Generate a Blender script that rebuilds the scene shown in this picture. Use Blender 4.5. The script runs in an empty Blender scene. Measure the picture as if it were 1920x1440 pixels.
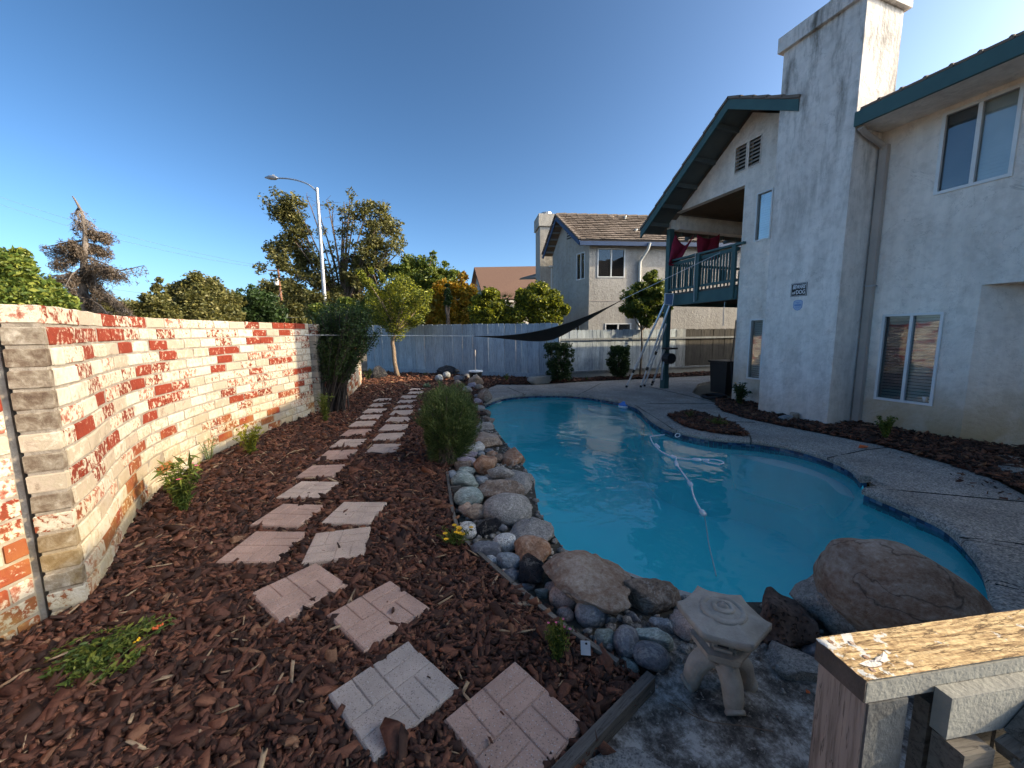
import bpy, bmesh, math, random
import numpy as np
from math import sin, cos, tan, radians, pi, hypot, sqrt, atan2
from mathutils import Vector, Matrix, noise
from mathutils.geometry import tessellate_polygon

S = bpy.context.scene
COL = S.collection
rng = np.random.default_rng(7)
random.seed(7)

# ------------------------------------------------------------------ camera
F = 721.0; H = 1.6; PITCH = radians(7.35); ROLL = radians(0.6); YAW = radians(19.3)
fw = Vector((sin(YAW)*cos(PITCH), cos(YAW)*cos(PITCH), -sin(PITCH)))
_r = Vector((cos(YAW), -sin(YAW), 0)); _u = _r.cross(fw)
rt = _r*cos(ROLL) - _u*sin(ROLL); up = _u*cos(ROLL) + _r*sin(ROLL)
CAM = Vector((0, 0, H))
cd = bpy.data.cameras.new('camera'); cam = bpy.data.objects.new('camera', cd); COL.objects.link(cam)
cam.matrix_world = Matrix(((rt.x, up.x, -fw.x, 0), (rt.y, up.y, -fw.y, 0), (rt.z, up.z, -fw.z, H), (0, 0, 0, 1)))
cd.sensor_width = 36; cd.lens = F/1920*36; cd.clip_start = 0.02; cd.clip_end = 2000
S.camera = cam

# ------------------------------------------------------------------ light
SUN_AZ = Vector((0.913, -0.408)).normalized(); SUN_EL = radians(25.6)
sdir = Vector((SUN_AZ.x*cos(SUN_EL), SUN_AZ.y*cos(SUN_EL), sin(SUN_EL)))
w = bpy.data.worlds.new('World'); S.world = w; w.use_nodes = True
nt = w.node_tree
bgn = nt.nodes['Background']
sky = nt.nodes.new('ShaderNodeTexSky'); sky.sky_type = 'NISHITA'; sky.sun_disc = False
sky.sun_elevation = SUN_EL; sky.sun_rotation = atan2(SUN_AZ.x, SUN_AZ.y)
sky.altitude = 50; sky.air_density = 0.68; sky.dust_density = 2.6; sky.ozone_density = 5.0
SKY_G = 1.42; SKY_REF = 2.2; SKY_TINT = (0.96, 1.0, 0.97)
_bw = nt.nodes.new('ShaderNodeRGBToBW'); nt.links.new(sky.outputs[0], _bw.inputs[0])
_dv = nt.nodes.new('ShaderNodeMath'); _dv.operation = 'DIVIDE'; nt.links.new(_bw.outputs[0], _dv.inputs[0]); _dv.inputs[1].default_value = SKY_REF
_pw = nt.nodes.new('ShaderNodeMath'); _pw.operation = 'POWER'; nt.links.new(_dv.outputs[0], _pw.inputs[0]); _pw.inputs[1].default_value = SKY_G-1
_tn = nt.nodes.new('ShaderNodeVectorMath'); _tn.operation = 'MULTIPLY'; nt.links.new(sky.outputs[0], _tn.inputs[0]); _tn.inputs[1].default_value = SKY_TINT
_sc = nt.nodes.new('ShaderNodeVectorMath'); _sc.operation = 'SCALE'; nt.links.new(_tn.outputs[0], _sc.inputs[0]); nt.links.new(_pw.outputs[0], _sc.inputs['Scale'])
_hs = nt.nodes.new('ShaderNodeHueSaturation'); _hs.inputs['Saturation'].default_value = 1.13; nt.links.new(_sc.outputs[0], _hs.inputs['Color'])
nt.links.new(_hs.outputs[0], bgn.inputs[0]); bgn.inputs[1].default_value = 0.15
sl = bpy.data.lights.new('sun', 'SUN'); sun = bpy.data.objects.new('sun', sl); COL.objects.link(sun)
sl.energy = 2.6; sl.angle = radians(0.53); sl.color = (1.0, 0.85, 0.62)
sun.rotation_euler = (-sdir).to_track_quat('-Z', 'Y').to_euler(); sun.location = (20, -10, 20)
S.view_settings.view_transform = 'Standard'; S.view_settings.look = 'None'
S.view_settings.exposure = 1.3; S.view_settings.gamma = 1.0; S.view_settings.use_curve_mapping = False
S.view_settings.use_white_balance = True; S.view_settings.white_balance_temperature = 7500; S.view_settings.white_balance_tint = 10
S.render.engine = 'CYCLES'
S.cycles.max_bounces = 10; S.cycles.diffuse_bounces = 6; S.cycles.transparent_max_bounces = 12
S.cycles.use_denoising = True
S.cycles.caustics_reflective = False; S.cycles.caustics_refractive = False

# ------------------------------------------------------------------ from the survey picture to places in the world
def ray(px, py): return fw*F + rt*(px-960) - up*(py-720)
def G(px, py, z=0.0):
    d = ray(px, py); return CAM + d*((z-H)/d.z)
def PX(px, py, x):
    d = ray(px, py); return CAM + d*(x/d.x)
def PY(px, py, y):
    d = ray(px, py); return CAM + d*(y/d.y)
def D(px, py, d): return CAM + ray(px, py)*(d/F)
def depth(p): return (Vector(p)-CAM).dot(fw)

# ------------------------------------------------------------------ object helpers
def woff(o):
    v = Vector((0, 0, 0))
    while o: v += o.location; o = o.parent
    return v
def tag(o, label=None, cat=None, group=None, kind=None):
    if label: o['label'] = label
    if cat: o['category'] = cat
    if group: o['group'] = group
    if kind: o['kind'] = kind
    return o
def thing(name, label, cat, loc, group=None):
    o = bpy.data.objects.new(name, None); COL.objects.link(o); o.location = Vector(loc)
    o.empty_display_size = 0.1
    return tag(o, label, cat, group)
def new_obj(name, me, parent=None, loc=None, rot=None, scale=None):
    o = bpy.data.objects.new(name, me); COL.objects.link(o)
    if parent: o.parent = parent
    off = woff(parent) if parent else Vector((0, 0, 0))
    if loc is not None: o.location = Vector(loc) - off
    if rot is not None: o.rotation_euler = rot
    if scale is not None: o.scale = scale
    return o

class MB:
    """collects shapes in world coordinates; build() makes one mesh"""
    def __init__(s): s.v = []; s.f = []; s.m = []; s.mi = 0; s.n = 0
    def add(s, vs, fs):
        b = s.n
        s.v.extend([tuple(x) for x in vs]); s.n += len(vs)
        for f in fs: s.f.append(tuple(i+b for i in f)); s.m.append(s.mi)
        return s
    def box(s, c, size, rz=0.0, R=None):
        hx, hy, hz = size[0]/2, size[1]/2, size[2]/2
        if R is None: R = Matrix.Rotation(rz, 3, 'Z')
        vs = [Vector(c) + R @ Vector((x*hx, y*hy, z*hz)) for z in (-1, 1) for y in (-1, 1) for x in (-1, 1)]
        return s.add(vs, [(0, 2, 3, 1), (4, 5, 7, 6), (0, 1, 5, 4), (2, 6, 7, 3), (0, 4, 6, 2), (1, 3, 7, 5)])
    def bbox(s, p0, p1):
        c = [(a+b)/2 for a, b in zip(p0, p1)]; z = [abs(a-b) for a, b in zip(p0, p1)]
        return s.box(c, z)
    def bar(s, a, b, wd, ht, upv=(0, 0, 1)):
        a = Vector(a); b = Vector(b); d = (b-a); L = d.length; x = d/L
        u = Vector(upv); y = u.cross(x)
        if y.length < 1e-4: y = Vector((0, 1, 0)).cross(x)
        y.normalize(); z = x.cross(y)
        R = Matrix((x, y, z)).transposed()
        return s.box((a+b)/2, (L, wd, ht), R=R)
    def tube(s, pts, rad, sides=6, cap=True):
        pts = [Vector(p) for p in pts]; n = len(pts)
        if not hasattr(rad, '__len__'): rad = [rad]*n
        ref = None; rings = []
        for i, p in enumerate(pts):
            t = (pts[min(i+1, n-1)] - pts[max(i-1, 0)])
            t = t.normalized() if t.length > 1e-9 else Vector((0, 0, 1))
            if ref is None: ref = Vector((1, 0, 0)) if abs(t.x) < .8 else Vector((0, 1, 0))
            a = t.cross(ref).normalized(); b = t.cross(a).normalized(); ref = -b if False else ref
            rings.append([p + (a*cos(2*pi*k/sides) + b*sin(2*pi*k/sides))*rad[i] for k in range(sides)])
        vs = [q for r_ in rings for q in r_]; fs = []
        for i in range(n-1):
            for k in range(sides):
                k2 = (k+1) % sides
                fs.append((i*sides+k, i*sides+k2, (i+1)*sides+k2, (i+1)*sides+k))
        if cap: fs.append(tuple(range(sides))[::-1]); fs.append(tuple((n-1)*sides+k for k in range(sides)))
        return s.add(vs, fs)
    def lathe(s, c, prof, sides=20, tilt=None):
        c = Vector(c); vs = []; fs = []
        for r, z in prof:
            for k in range(sides):
                q = Vector((r*cos(2*pi*k/sides), r*sin(2*pi*k/sides), z))
                if tilt is not None: q = tilt @ q
                vs.append(c+q)
        for i in range(len(prof)-1):
            for k in range(sides):
                k2 = (k+1) % sides
                fs.append((i*sides+k, i*sides+k2, (i+1)*sides+k2, (i+1)*sides+k))
        fs.append(tuple(range(sides))[::-1]); fs.append(tuple((len(prof)-1)*sides+k for k in range(sides)))
        return s.add(vs, fs)
    def slab(s, outer, holes, O, U, V, th):
        """outer, holes: 2d loops in the frame O,U,V; extruded by th along -N (N = U x V), front face at O"""
        O = Vector(O); U = Vector(U).normalized(); V = Vector(V).normalized(); N = U.cross(V).normalized()
        loops = [list(outer)] + [list(h) for h in holes]
        def area(l): return sum(l[i][0]*l[(i+1) % len(l)][1]-l[(i+1) % len(l)][0]*l[i][1] for i in range(len(l)))/2
        if area(loops[0]) < 0: loops[0].reverse()
        for h in loops[1:]:
            if area(h) > 0: h.reverse()
        flat = [p for l in loops for p in l]; n = len(flat)
        tri = tessellate_polygon([[Vector((p[0], p[1], 0)) for p in l] for l in loops])
        vs = [O + U*p[0] + V*p[1] for p in flat] + [O + U*p[0] + V*p[1] - N*th for p in flat]
        fs = []
        for t in tri:
            a, b, c = (Vector(flat[i]) for i in t)
            cr = (b-a).x*(c-a).y-(b-a).y*(c-a).x
            if abs(cr) < 1e-12: continue
            t = tuple(t) if cr > 0 else (t[0], t[2], t[1])
            fs.append(t); fs.append((t[0]+n, t[2]+n, t[1]+n))
        b = 0
        for l in loops:
            m = len(l)
            for i in range(m):
                j = (i+1) % m
                fs.append((b+i, b+i+n, b+j+n, b+j))
            b += m
        return s.add(vs, fs)
    def build(s, name, mats, parent=None, smooth=False):
        me = bpy.data.meshes.new(name)
        off = woff(parent) if parent else Vector((0, 0, 0))
        me.from_pydata([(a[0]-off.x, a[1]-off.y, a[2]-off.z) for a in s.v], [], s.f)
        if not isinstance(mats, (list, tuple)): mats = [mats]
        for m in mats: me.materials.append(m)
        if len(mats) > 1: me.polygons.foreach_set('material_index', s.m)
        if smooth: me.polygons.foreach_set('use_smooth', [True]*len(s.f))
        me.update()
        o = bpy.data.objects.new(name, me); COL.objects.link(o)
        if parent: o.parent = parent
        return o

def np_mesh(name, V, Fc, mats, parent=None, smooth=False, mi=None):
    """V (n,3); Fc (m,k)"""
    me = bpy.data.meshes.new(name)
    off = woff(parent) if parent else Vector((0, 0, 0))
    V = np.asarray(V, dtype=np.float32) - np.array(off, dtype=np.float32)
    Fc = np.asarray(Fc, dtype=np.int32); m, k = Fc.shape
    me.vertices.add(len(V)); me.vertices.foreach_set('co', V.ravel())
    me.loops.add(m*k); me.loops.foreach_set('vertex_index', Fc.ravel())
    me.polygons.add(m); me.polygons.foreach_set('loop_start', np.arange(0, m*k, k, dtype=np.int32))
    me.polygons.foreach_set('loop_total', np.full(m, k, dtype=np.int32))
    if not isinstance(mats, (list, tuple)): mats = [mats]
    for x in mats: me.materials.append(x)
    if mi is not None: me.polygons.foreach_set('material_index', np.asarray(mi, dtype=np.int32))
    if smooth: me.polygons.foreach_set('use_smooth', np.ones(m, dtype=bool))
    me.update(calc_edges=True); me.validate()
    o = bpy.data.objects.new(name, me); COL.objects.link(o)
    if parent: o.parent = parent
    return o

def rotmats(n, g, tilt=None):
    """random rotations (n,3,3); tilt: sd of the lean from upright in radians, None for any"""
    if tilt is None:
        q = g.normal(size=(n, 4)); q /= np.linalg.norm(q, axis=1)[:, None]
        a, b, c, d = q.T
        return np.stack([np.stack([1-2*(c*c+d*d), 2*(b*c-a*d), 2*(b*d+a*c)], 1),
                         np.stack([2*(b*c+a*d), 1-2*(b*b+d*d), 2*(c*d-a*b)], 1),
                         np.stack([2*(b*d-a*c), 2*(c*d+a*b), 1-2*(b*b+c*c)], 1)], 1)
    z = g.uniform(0, 2*pi, n); x = g.normal(0, tilt, n); y = g.normal(0, tilt, n)
    def R(ax, t):
        M = np.zeros((n, 3, 3)); c = np.cos(t); s_ = np.sin(t)
        i, j = {0: (1, 2), 1: (2, 0), 2: (0, 1)}[ax]
        M[:, ax, ax] = 1; M[:, i, i] = c; M[:, j, j] = c; M[:, i, j] = -s_; M[:, j, i] = s_
        return M
    return R(2, z) @ R(0, x) @ R(1, y)

def inpoly(P, poly):
    x, y = P[:, 0], P[:, 1]; c = np.zeros(len(P), bool); n = len(poly)
    for i in range(n):
        x1, y1 = poly[i][0], poly[i][1]; x2, y2 = poly[(i+1) % n][0], poly[(i+1) % n][1]
        if y1 == y2: continue
        t = ((y1 > y) != (y2 > y)) & (x < (x2-x1)*(y-y1)/(y2-y1)+x1)
        c ^= t
    return c
def smooth_path(P, n=8, closed=False):
    P = [Vector(p) for p in P]; out = []; m = len(P)
    rg = range(m) if closed else range(m-1)
    for i in rg:
        g = (lambda k: P[k % m]) if closed else (lambda k: P[max(0, min(m-1, k))])
        a, b, c, d = g(i-1), g(i), g(i+1), g(i+2)
        for k in range(n):
            t = k/n
            out.append(0.5*((2*b)+(c-a)*t+(2*a-5*b+4*c-d)*t*t+(3*b-a-3*c+d)*t**3))
    if not closed: out.append(P[-1])
    return out
def resample(P, step):
    L = [0]
    for i in range(1, len(P)): L.append(L[-1]+(P[i]-P[i-1]).length)
    n = max(1, round(L[-1]/step)); out = []; j = 0
    for k in range(n+1):
        s_ = L[-1]*k/n
        while j < len(P)-2 and L[j+1] < s_: j += 1
        t = (s_-L[j])/max(1e-9, L[j+1]-L[j]); out.append(P[j].lerp(P[j+1], min(1, t)))
    return out

# ------------------------------------------------------------------ materials
class N:
    def __init__(s, name):
        s.m = bpy.data.materials.new(name); s.m.use_nodes = True; s.t = s.m.node_tree
        s.b = s.t.nodes['Principled BSDF']; s.out = s.t.nodes['Material Output']
    def n(s, typ, ins=None, **kw):
        x = s.t.nodes.new(typ)
        for k, v in kw.items(): setattr(x, k, v)
        for k, v in (ins or {}).items():
            if hasattr(v, 'is_output'): s.t.links.new(v, x.inputs[k])
            else: x.inputs[k].default_value = v
        return x
    def pos(s, kind='W', scale=(1, 1, 1), rnd=False):
        if kind == 'W': o = s.n('ShaderNodeNewGeometry').outputs['Position']
        else: o = s.n('ShaderNodeTexCoord').outputs['Object']
        if rnd:
            r = s.n('ShaderNodeObjectInfo').outputs['Random']
            m = s.n('ShaderNodeVectorMath', {0: r, 1: (37.0, 91.0, 53.0)}, operation='MULTIPLY')
            cb = s.n('ShaderNodeCombineXYZ', {0: r, 1: r, 2: r})
            s.t.links.new(cb.outputs[0], m.inputs[0])
            a = s.n('ShaderNodeVectorMath', {0: o, 1: m.outputs[0]}, operation='ADD'); o = a.outputs[0]
        if tuple(scale) != (1, 1, 1):
            mp = s.n('ShaderNodeMapping', {'Vector': o}); mp.inputs['Scale'].default_value = scale; o = mp.outputs[0]
        return o
    def noise(s, vec, scale, detail=5, rough=.55, dist=0.0):
        return s.n('ShaderNodeTexNoise', {'Vector': vec, 'Scale': scale, 'Detail': detail, 'Roughness': rough, 'Distortion': dist}).outputs[0]
    def voro(s, vec, scale, feature='F1', out=0, rnd=1.0):
        return s.n('ShaderNodeTexVoronoi', {'Vector': vec, 'Scale': scale, 'Randomness': rnd}, feature=feature).outputs[out]
    def ramp(s, fac, stops, interp='LINEAR'):
        r = s.n('ShaderNodeValToRGB', {0: fac}); cr = r.color_ramp; cr.interpolation = interp
        while len(cr.elements) < len(stops): cr.elements.new(0.5)
        for e, (p, c) in zip(cr.elements, stops):
            e.position = p; e.color = (*c, 1) if hasattr(c, '__len__') else (c, c, c, 1)
        return r.outputs[0]
    def mix(s, fac, a, b, mode='MIX'):
        x = s.n('ShaderNodeMix', data_type='RGBA', blend_type=mode)
        for k, v in ((0, fac), (6, a), (7, b)):
            if hasattr(v, 'is_output'): s.t.links.new(v, x.inputs[k])
            else: x.inputs[k].default_value = (*v, 1) if hasattr(v, '__len__') and len(v) == 3 else v
        return x.outputs[2]
    def math(s, op, a, b=0.0, clamp=False):
        return s.n('ShaderNodeMath', {0: a, 1: b}, operation=op, use_clamp=clamp).outputs[0]
    def bump(s, h, strength=.5, dist=.01, normal=None):
        d = {'Height': h, 'Strength': strength, 'Distance': dist}
        if normal is not None: d['Normal'] = normal
        return s.n('ShaderNodeBump', d).outputs[0]
    def fin(s, col=None, rough=.8, normal=None, metal=0.0, spec=.4):
        for k, v in (('Base Color', col), ('Roughness', rough), ('Normal', normal), ('Metallic', metal), ('Specular IOR Level', spec)):
            if v is None: continue
            if hasattr(v, 'is_output'): s.t.links.new(v, s.b.inputs[k])
            else: s.b.inputs[k].default_value = (*v, 1) if hasattr(v, '__len__') and len(v) == 3 else v
        return s.m

def simple(name, c0, c1=None, scale=6, rough=.7, bump=.2, bscale=60, metal=0, spec=.4, kind='W', stretch=(1, 1, 1), bd=.004, rnd=False):
    x = N(name); p = x.pos(kind, stretch, rnd)
    c1 = c1 or tuple(v*.8 for v in c0)
    col = x.ramp(x.noise(p, scale, 6, .6), [(.3, c0), (.7, c1)])
    nr = x.bump(x.noise(p, bscale, 4), bump, bd) if bump else None
    return x.fin(col, rough, nr, metal, spec)

def foliage(name, stops, transl=.35, rough=.5, spec=.3):
    x = N(name); r = x.n('ShaderNodeNewGeometry').outputs['Random Per Island']
    pn = x.noise(x.pos('W'), 1.3, 2)
    f = x.math('ADD', x.math('MULTIPLY', r, .7), x.math('MULTIPLY', pn, .35))
    col = x.ramp(f, stops)
    x.fin(col, rough, spec=spec)
    tr = x.n('ShaderNodeBsdfTranslucent', {0: x.mix(.5, col, x.mix(1.0, col, (1.0, 1.0, .35), 'MULTIPLY'))})
    ms = x.n('ShaderNodeMixShader', {0: transl, 1: x.b.outputs[0], 2: tr.outputs[0]})
    x.t.links.new(ms.outputs[0], x.out.inputs[0])
    return x.m

MT = {}
def brickmat(key, stops, nscale=9, dark=None, bumps=.5):
    x = N(key); p = x.pos('W'); 
    n1 = x.noise(p, nscale, 8, .68, .3); n2 = x.noise(x.pos('W', (1, 1, 1)), 40, 5, .6)
    rnd = x.n('ShaderNodeObjectInfo').outputs['Random']
    f = x.math('ADD', x.math('MULTIPLY', n1, .8), x.math('MULTIPLY', n2, .2))
    f = x.math('ADD', f, x.math('MULTIPLY', x.math('SUBTRACT', rnd, .5), .10))
    col = x.ramp(f, stops)
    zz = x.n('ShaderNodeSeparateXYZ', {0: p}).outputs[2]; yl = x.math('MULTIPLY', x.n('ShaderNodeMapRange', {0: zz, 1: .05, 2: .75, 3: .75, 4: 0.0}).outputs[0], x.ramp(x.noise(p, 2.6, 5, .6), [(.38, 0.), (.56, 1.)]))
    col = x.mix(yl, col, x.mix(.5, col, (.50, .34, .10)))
    col = x.mix(.25, col, x.ramp(x.noise(p, 2.2, 4), [(.35, (.55, .5, .45)), (.65, (1, 1, 1))]), 'MULTIPLY')
    nr = x.bump(x.math('ADD', x.math('MULTIPLY', n1, 1.0), x.math('MULTIPLY', n2, .6)), bumps, .012)
    MT[key] = x.fin(col, .85, nr, spec=.2)
RED = (.22, .035, .018); RED2 = (.15, .028, .016); WHT = (.50, .45, .365); WHT2 = (.38, .325, .245); BRN = (.24, .18, .13); PNK = (.40, .25, .19)
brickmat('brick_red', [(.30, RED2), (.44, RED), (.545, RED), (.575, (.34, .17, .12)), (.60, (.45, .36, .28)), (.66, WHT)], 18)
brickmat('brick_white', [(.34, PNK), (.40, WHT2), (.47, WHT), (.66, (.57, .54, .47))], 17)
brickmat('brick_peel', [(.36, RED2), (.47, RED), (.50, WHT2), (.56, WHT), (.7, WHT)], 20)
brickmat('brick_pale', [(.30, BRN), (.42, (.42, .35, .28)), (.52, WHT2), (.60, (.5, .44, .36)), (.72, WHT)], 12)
brickmat('brick_grey_shaded', [(.32, (.07, .045, .034)), (.42, (.13, .095, .07)), (.5, (.19, .155, .12)), (.58, (.27, .235, .19)), (.7, (.42, .385, .33))], 15)  # brown-grey tone darkened to look like shade on the pier's end face
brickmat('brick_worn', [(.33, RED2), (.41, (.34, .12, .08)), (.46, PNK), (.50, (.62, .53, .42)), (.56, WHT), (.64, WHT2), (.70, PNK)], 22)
brickmat('mortar', [(.3, (.17, .145, .12)), (.5, (.28, .245, .205)), (.7, (.40, .36, .31))], 12, bumps=.8)

def stucco(key, base, stain=.0, mould=.0, zs=(0.0, 1.1), warm=(.46, .31, .15)):
    x = N(key); p = x.pos('W')
    big = x.noise(p, .9, 5, .6); mid = x.noise(p, 7, 6, .65); fine = x.noise(p, 60, 5, .6)
    col = x.ramp(big, [(.3, tuple(c*.86 for c in base)), (.7, tuple(min(1, c*1.08) for c in base))])
    col = x.mix(.30, col, x.ramp(mid, [(.38, (.62, .6, .58)), (.52, (1, 1, 1)), (.62, (1.1, 1.09, 1.07))]), 'MULTIPLY')
    crk = x.math('ABSOLUTE', x.math('SUBTRACT', x.noise(p, 1.3, 7, .62, .5), .5)); col = x.mix(x.ramp(crk, [(.0, .35), (.0035, .0)]), col, (.16, .14, .12))
    col = x.mix(.3, col, x.ramp(x.noise(x.pos('W', (5, 5, .35)), 1.2, 6, .6), [(.42, (.72, .69, .66)), (.6, (1, 1, 1))]), 'MULTIPLY')
    sep = x.n('ShaderNodeSeparateXYZ', {0: p})
    if stain:
        zf = x.n('ShaderNodeMapRange', {0: sep.outputs[2], 1: zs[0], 2: zs[1], 3: 1.0, 4: 0.0}).outputs[0]
        f = x.math('MULTIPLY', x.math('MULTIPLY', zf, x.ramp(x.noise(p, 1.1, 5, .6, .4), [(.32, .1), (.6, 1.)])), stain)
        col = x.mix(f, col, warm)
    if mould:
        st = x.noise(x.pos('W', (2.2, 2.2, .5)), 1.4, 8, .72, .3)
        zf = x.n('ShaderNodeMapRange', {0: sep.outputs[2], 1: 3.0, 2: 6.2, 3: .25, 4: 1.0}).outputs[0]
        f = x.math('MULTIPLY', x.math('MULTIPLY', x.ramp(st, [(.48, 0.), (.66, 1.)]), zf), mould)
        col = x.mix(f, col, (.13, .12, .10))
    vor = x.voro(p, 18, 'SMOOTH_F1')
    h = x.math('ADD', x.math('MULTIPLY', mid, .8), x.math('MULTIPLY', fine, .5)); h = x.math('ADD', h, x.math('MULTIPLY', vor, .5))
    MT[key] = x.fin(col, .9, x.bump(h, .85, .02), spec=.15)
stucco('stucco', (.84, .765, .685), stain=.95, zs=(0.0, 1.3))
stucco('stucco_chimney', (.80, .745, .69), stain=.35, mould=.95, zs=(0, .8))
stucco('stucco_neighbour', (.46, .43, .385))
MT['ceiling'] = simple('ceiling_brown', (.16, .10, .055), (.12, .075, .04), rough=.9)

def barkmat(key, a, b, c):
    x = N(key); r = x.n('ShaderNodeNewGeometry').outputs['Random Per Island']
    n = x.noise(x.pos('W'), 45, 6, .7)
    f = x.math('ADD', x.math('MULTIPLY', r, .86), x.math('MULTIPLY', n, .14))
    col = x.ramp(f, [(.0, a), (.35, b), (.62, c), (.84, (c[0]*1.6, c[1]*1.55, c[2]*1.4)), (.925, (.24, .115, .06)), (.965, (.40, .27, .16))])
    col = x.mix(.5, col, x.ramp(n, [(.35, (.45, .42, .4)), (.6, (1.1, 1.1, 1.1))]), 'MULTIPLY')
    MT[key] = x.fin(col, .75, x.bump(n, .8, .006), spec=.3)
barkmat('bark_chip', (.026, .013, .009), (.070, .030, .018), (.140, .054, .032))
MT['wood_splinter'] = simple('wood_splinter', (.46, .32, .19), (.26, .16, .09), 30, .8, .5, 90)
MT['soil'] = simple('soil', (.035, .018, .012), (.06, .028, .018), 12, .95, .9, 40, bd=.02)
MT['earth'] = simple('earth', (.10, .08, .055), (.15, .12, .08), 3, .95, .5, 30, bd=.02)

def deckmat(key, base, sp=.5):
    x = N(key); p = x.pos('W')
    v = x.voro(p, 95, 'F1', 1); d = x.voro(p, 95, 'F1', 0)
    vr = x.n('ShaderNodeSeparateColor', {0: v}).outputs[0]
    c = x.ramp(vr, [(0, tuple(q*.45 for q in base)), (.45, base), (.8, tuple(q*1.35 for q in base)), (1, (base[0]*1.9, base[1]*1.75, base[2]*1.55))])
    c = x.mix(.6, c, x.ramp(x.noise(p, 1.6, 8, .7), [(.35, (.5, .5, .5)), (.65, (1.15, 1.15, 1.15))]), 'MULTIPLY')
    MT[key] = x.fin(c, .8, x.bump(x.math('MULTIPLY', d, -1.0), sp, .012), spec=.3)
deckmat('deck', (.36, .32, .285)); deckmat('coping', (.35, .31, .27), .35)
MT['joint'] = simple('joint', (.02, .018, .016), (.03, .026, .022), 12, .95, .3)

def pavermat(key, base):
    x = N(key); p = x.pos('W')
    c = x.ramp(x.noise(p, 5, 6, .6), [(.3, tuple(q*.8 for q in base)), (.7, tuple(q*1.15 for q in base))])
    v = x.voro(p, 260, 'F1', 1); vr = x.n('ShaderNodeSeparateColor', {0: v}).outputs[0]
    c = x.mix(x.ramp(vr, [(.0, .6), (.05, .6), (.08, 0.)]), c, (.10, .085, .075))
    c = x.mix(x.ramp(vr, [(.955, 0.), (.98, .8)]), c, (.52, .47, .43))
    nn = x.noise(p, 130, 4, .7)
    MT[key] = x.fin(c, .9, x.bump(nn, .7, .006), spec=.2)
pavermat('paver_pink', (.50, .32, .24)); pavermat('paver_grey', (.46, .38, .32)); pavermat('paver_light', (.55, .41, .32))

def rockmat(key, stops, scale=4, bs=.8, warp=1.2, speck=0.0, stretch=(1, 1, 1), rough=.8, bd=.02):
    if key != 'rock_black': stops = [(p_, tuple(min(.8, q*1.75) for q in c_)) for p_, c_ in stops]
    x = N(key); p = x.pos('W', stretch)
    n1 = x.noise(p, scale, 9, .66, warp); n2 = x.noise(p, scale*9, 6, .7)
    col = x.ramp(x.math('ADD', x.math('MULTIPLY', n1, .66), x.math('MULTIPLY', n2, .34)), stops)
    vn = x.math('ABSOLUTE', x.math('SUBTRACT', x.noise(x.pos('W', stretch), scale*.55, 6, .6, 1.0), .5)); col = x.mix(x.ramp(vn, [(.0, .55), (.006, .3), (.018, 0.)]), col, (.42, .39, .34))
    col = x.mix(.30, col, x.ramp(n2, [(.40, (.35, .35, .35)), (.5, (1, 1, 1)), (.62, (1.5, 1.5, 1.48))]), 'MULTIPLY')
    if speck:
        v = x.n('ShaderNodeSeparateColor', {0: x.voro(p, 180, 'F1', 1)}).outputs[0]
        col = x.mix(x.ramp(v, [(.78, 0.), (.84, speck)]), col, (.05, .05, .05))
    MT[key] = x.fin(col, rough, x.bump(x.math('ADD', x.math('MULTIPLY', n1, 1.), x.math('MULTIPLY', n2, .55)), bs, bd*1.8), spec=.35)
rockmat('rock_grey', [(.32, (.10, .092, .082)), (.5, (.19, .175, .155)), (.66, (.29, .265, .235))], 7, speck=.5)
rockmat('rock_tan', [(.30, (.085, .055, .038)), (.46, (.17, .12, .085)), (.58, (.235, .175, .13)), (.7, (.31, .25, .19))], 5)
rockmat('rock_brown', [(.30, (.055, .037, .028)), (.48, (.12, .085, .062)), (.62, (.19, .14, .105)), (.72, (.27, .215, .17))], 5, .9)
rockmat('rock_rust', [(.32, (.08, .045, .028)), (.47, (.20, .10, .055)), (.56, (.24, .15, .10)), (.68, (.29, .235, .19))], 4)
rockmat('rock_green', [(.32, (.075, .09, .08)), (.5, (.15, .18, .16)), (.6, (.24, .27, .245)), (.7, (.42, .44, .40))], 5, stretch=(1, 1.6, 3))
rockmat('rock_blue', [(.32, (.07, .078, .085)), (.5, (.14, .155, .165)), (.68, (.24, .255, .265))], 6)
rockmat('rock_pink', [(.3, (.15, .105, .09)), (.5, (.25, .185, .155)), (.7, (.34, .265, .225))], 8, .5, speck=.4)
rockmat('rock_white', [(.34, (.16, .15, .13)), (.48, (.38, .36, .32)), (.66, (.56, .54, .49))], 9, speck=.6)
rockmat('rock_black', [(.35, (.012, .012, .014)), (.55, (.03, .03, .036)), (.7, (.075, .075, .09))], 10, 1.0, rough=.38, bd=.05)
rockmat('rock_dark', [(.32, (.045, .045, .048)), (.55, (.095, .095, .10)), (.7, (.16, .16, .165))], 6, .4, rough=.55)
rockmat('rock_purple', [(.32, (.11, .095, .11)), (.5, (.19, .165, .19)), (.68, (.30, .27, .29))], 7)
def lavamat():
    x = N('rock_lava'); p = x.pos('W'); v = x.voro(p, 48, 'SMOOTH_F1'); n = x.noise(p, 9, 7, .7)
    c = x.ramp(n, [(.35, (.05, .036, .030)), (.55, (.12, .082, .065)), (.7, (.20, .15, .125))])
    hole = x.ramp(v, [(.12, 0.), (.34, 1.)])
    MT['rock_lava'] = x.fin(c, .9, x.bump(hole, 1.0, .022), spec=.2)
lavamat()
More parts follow.
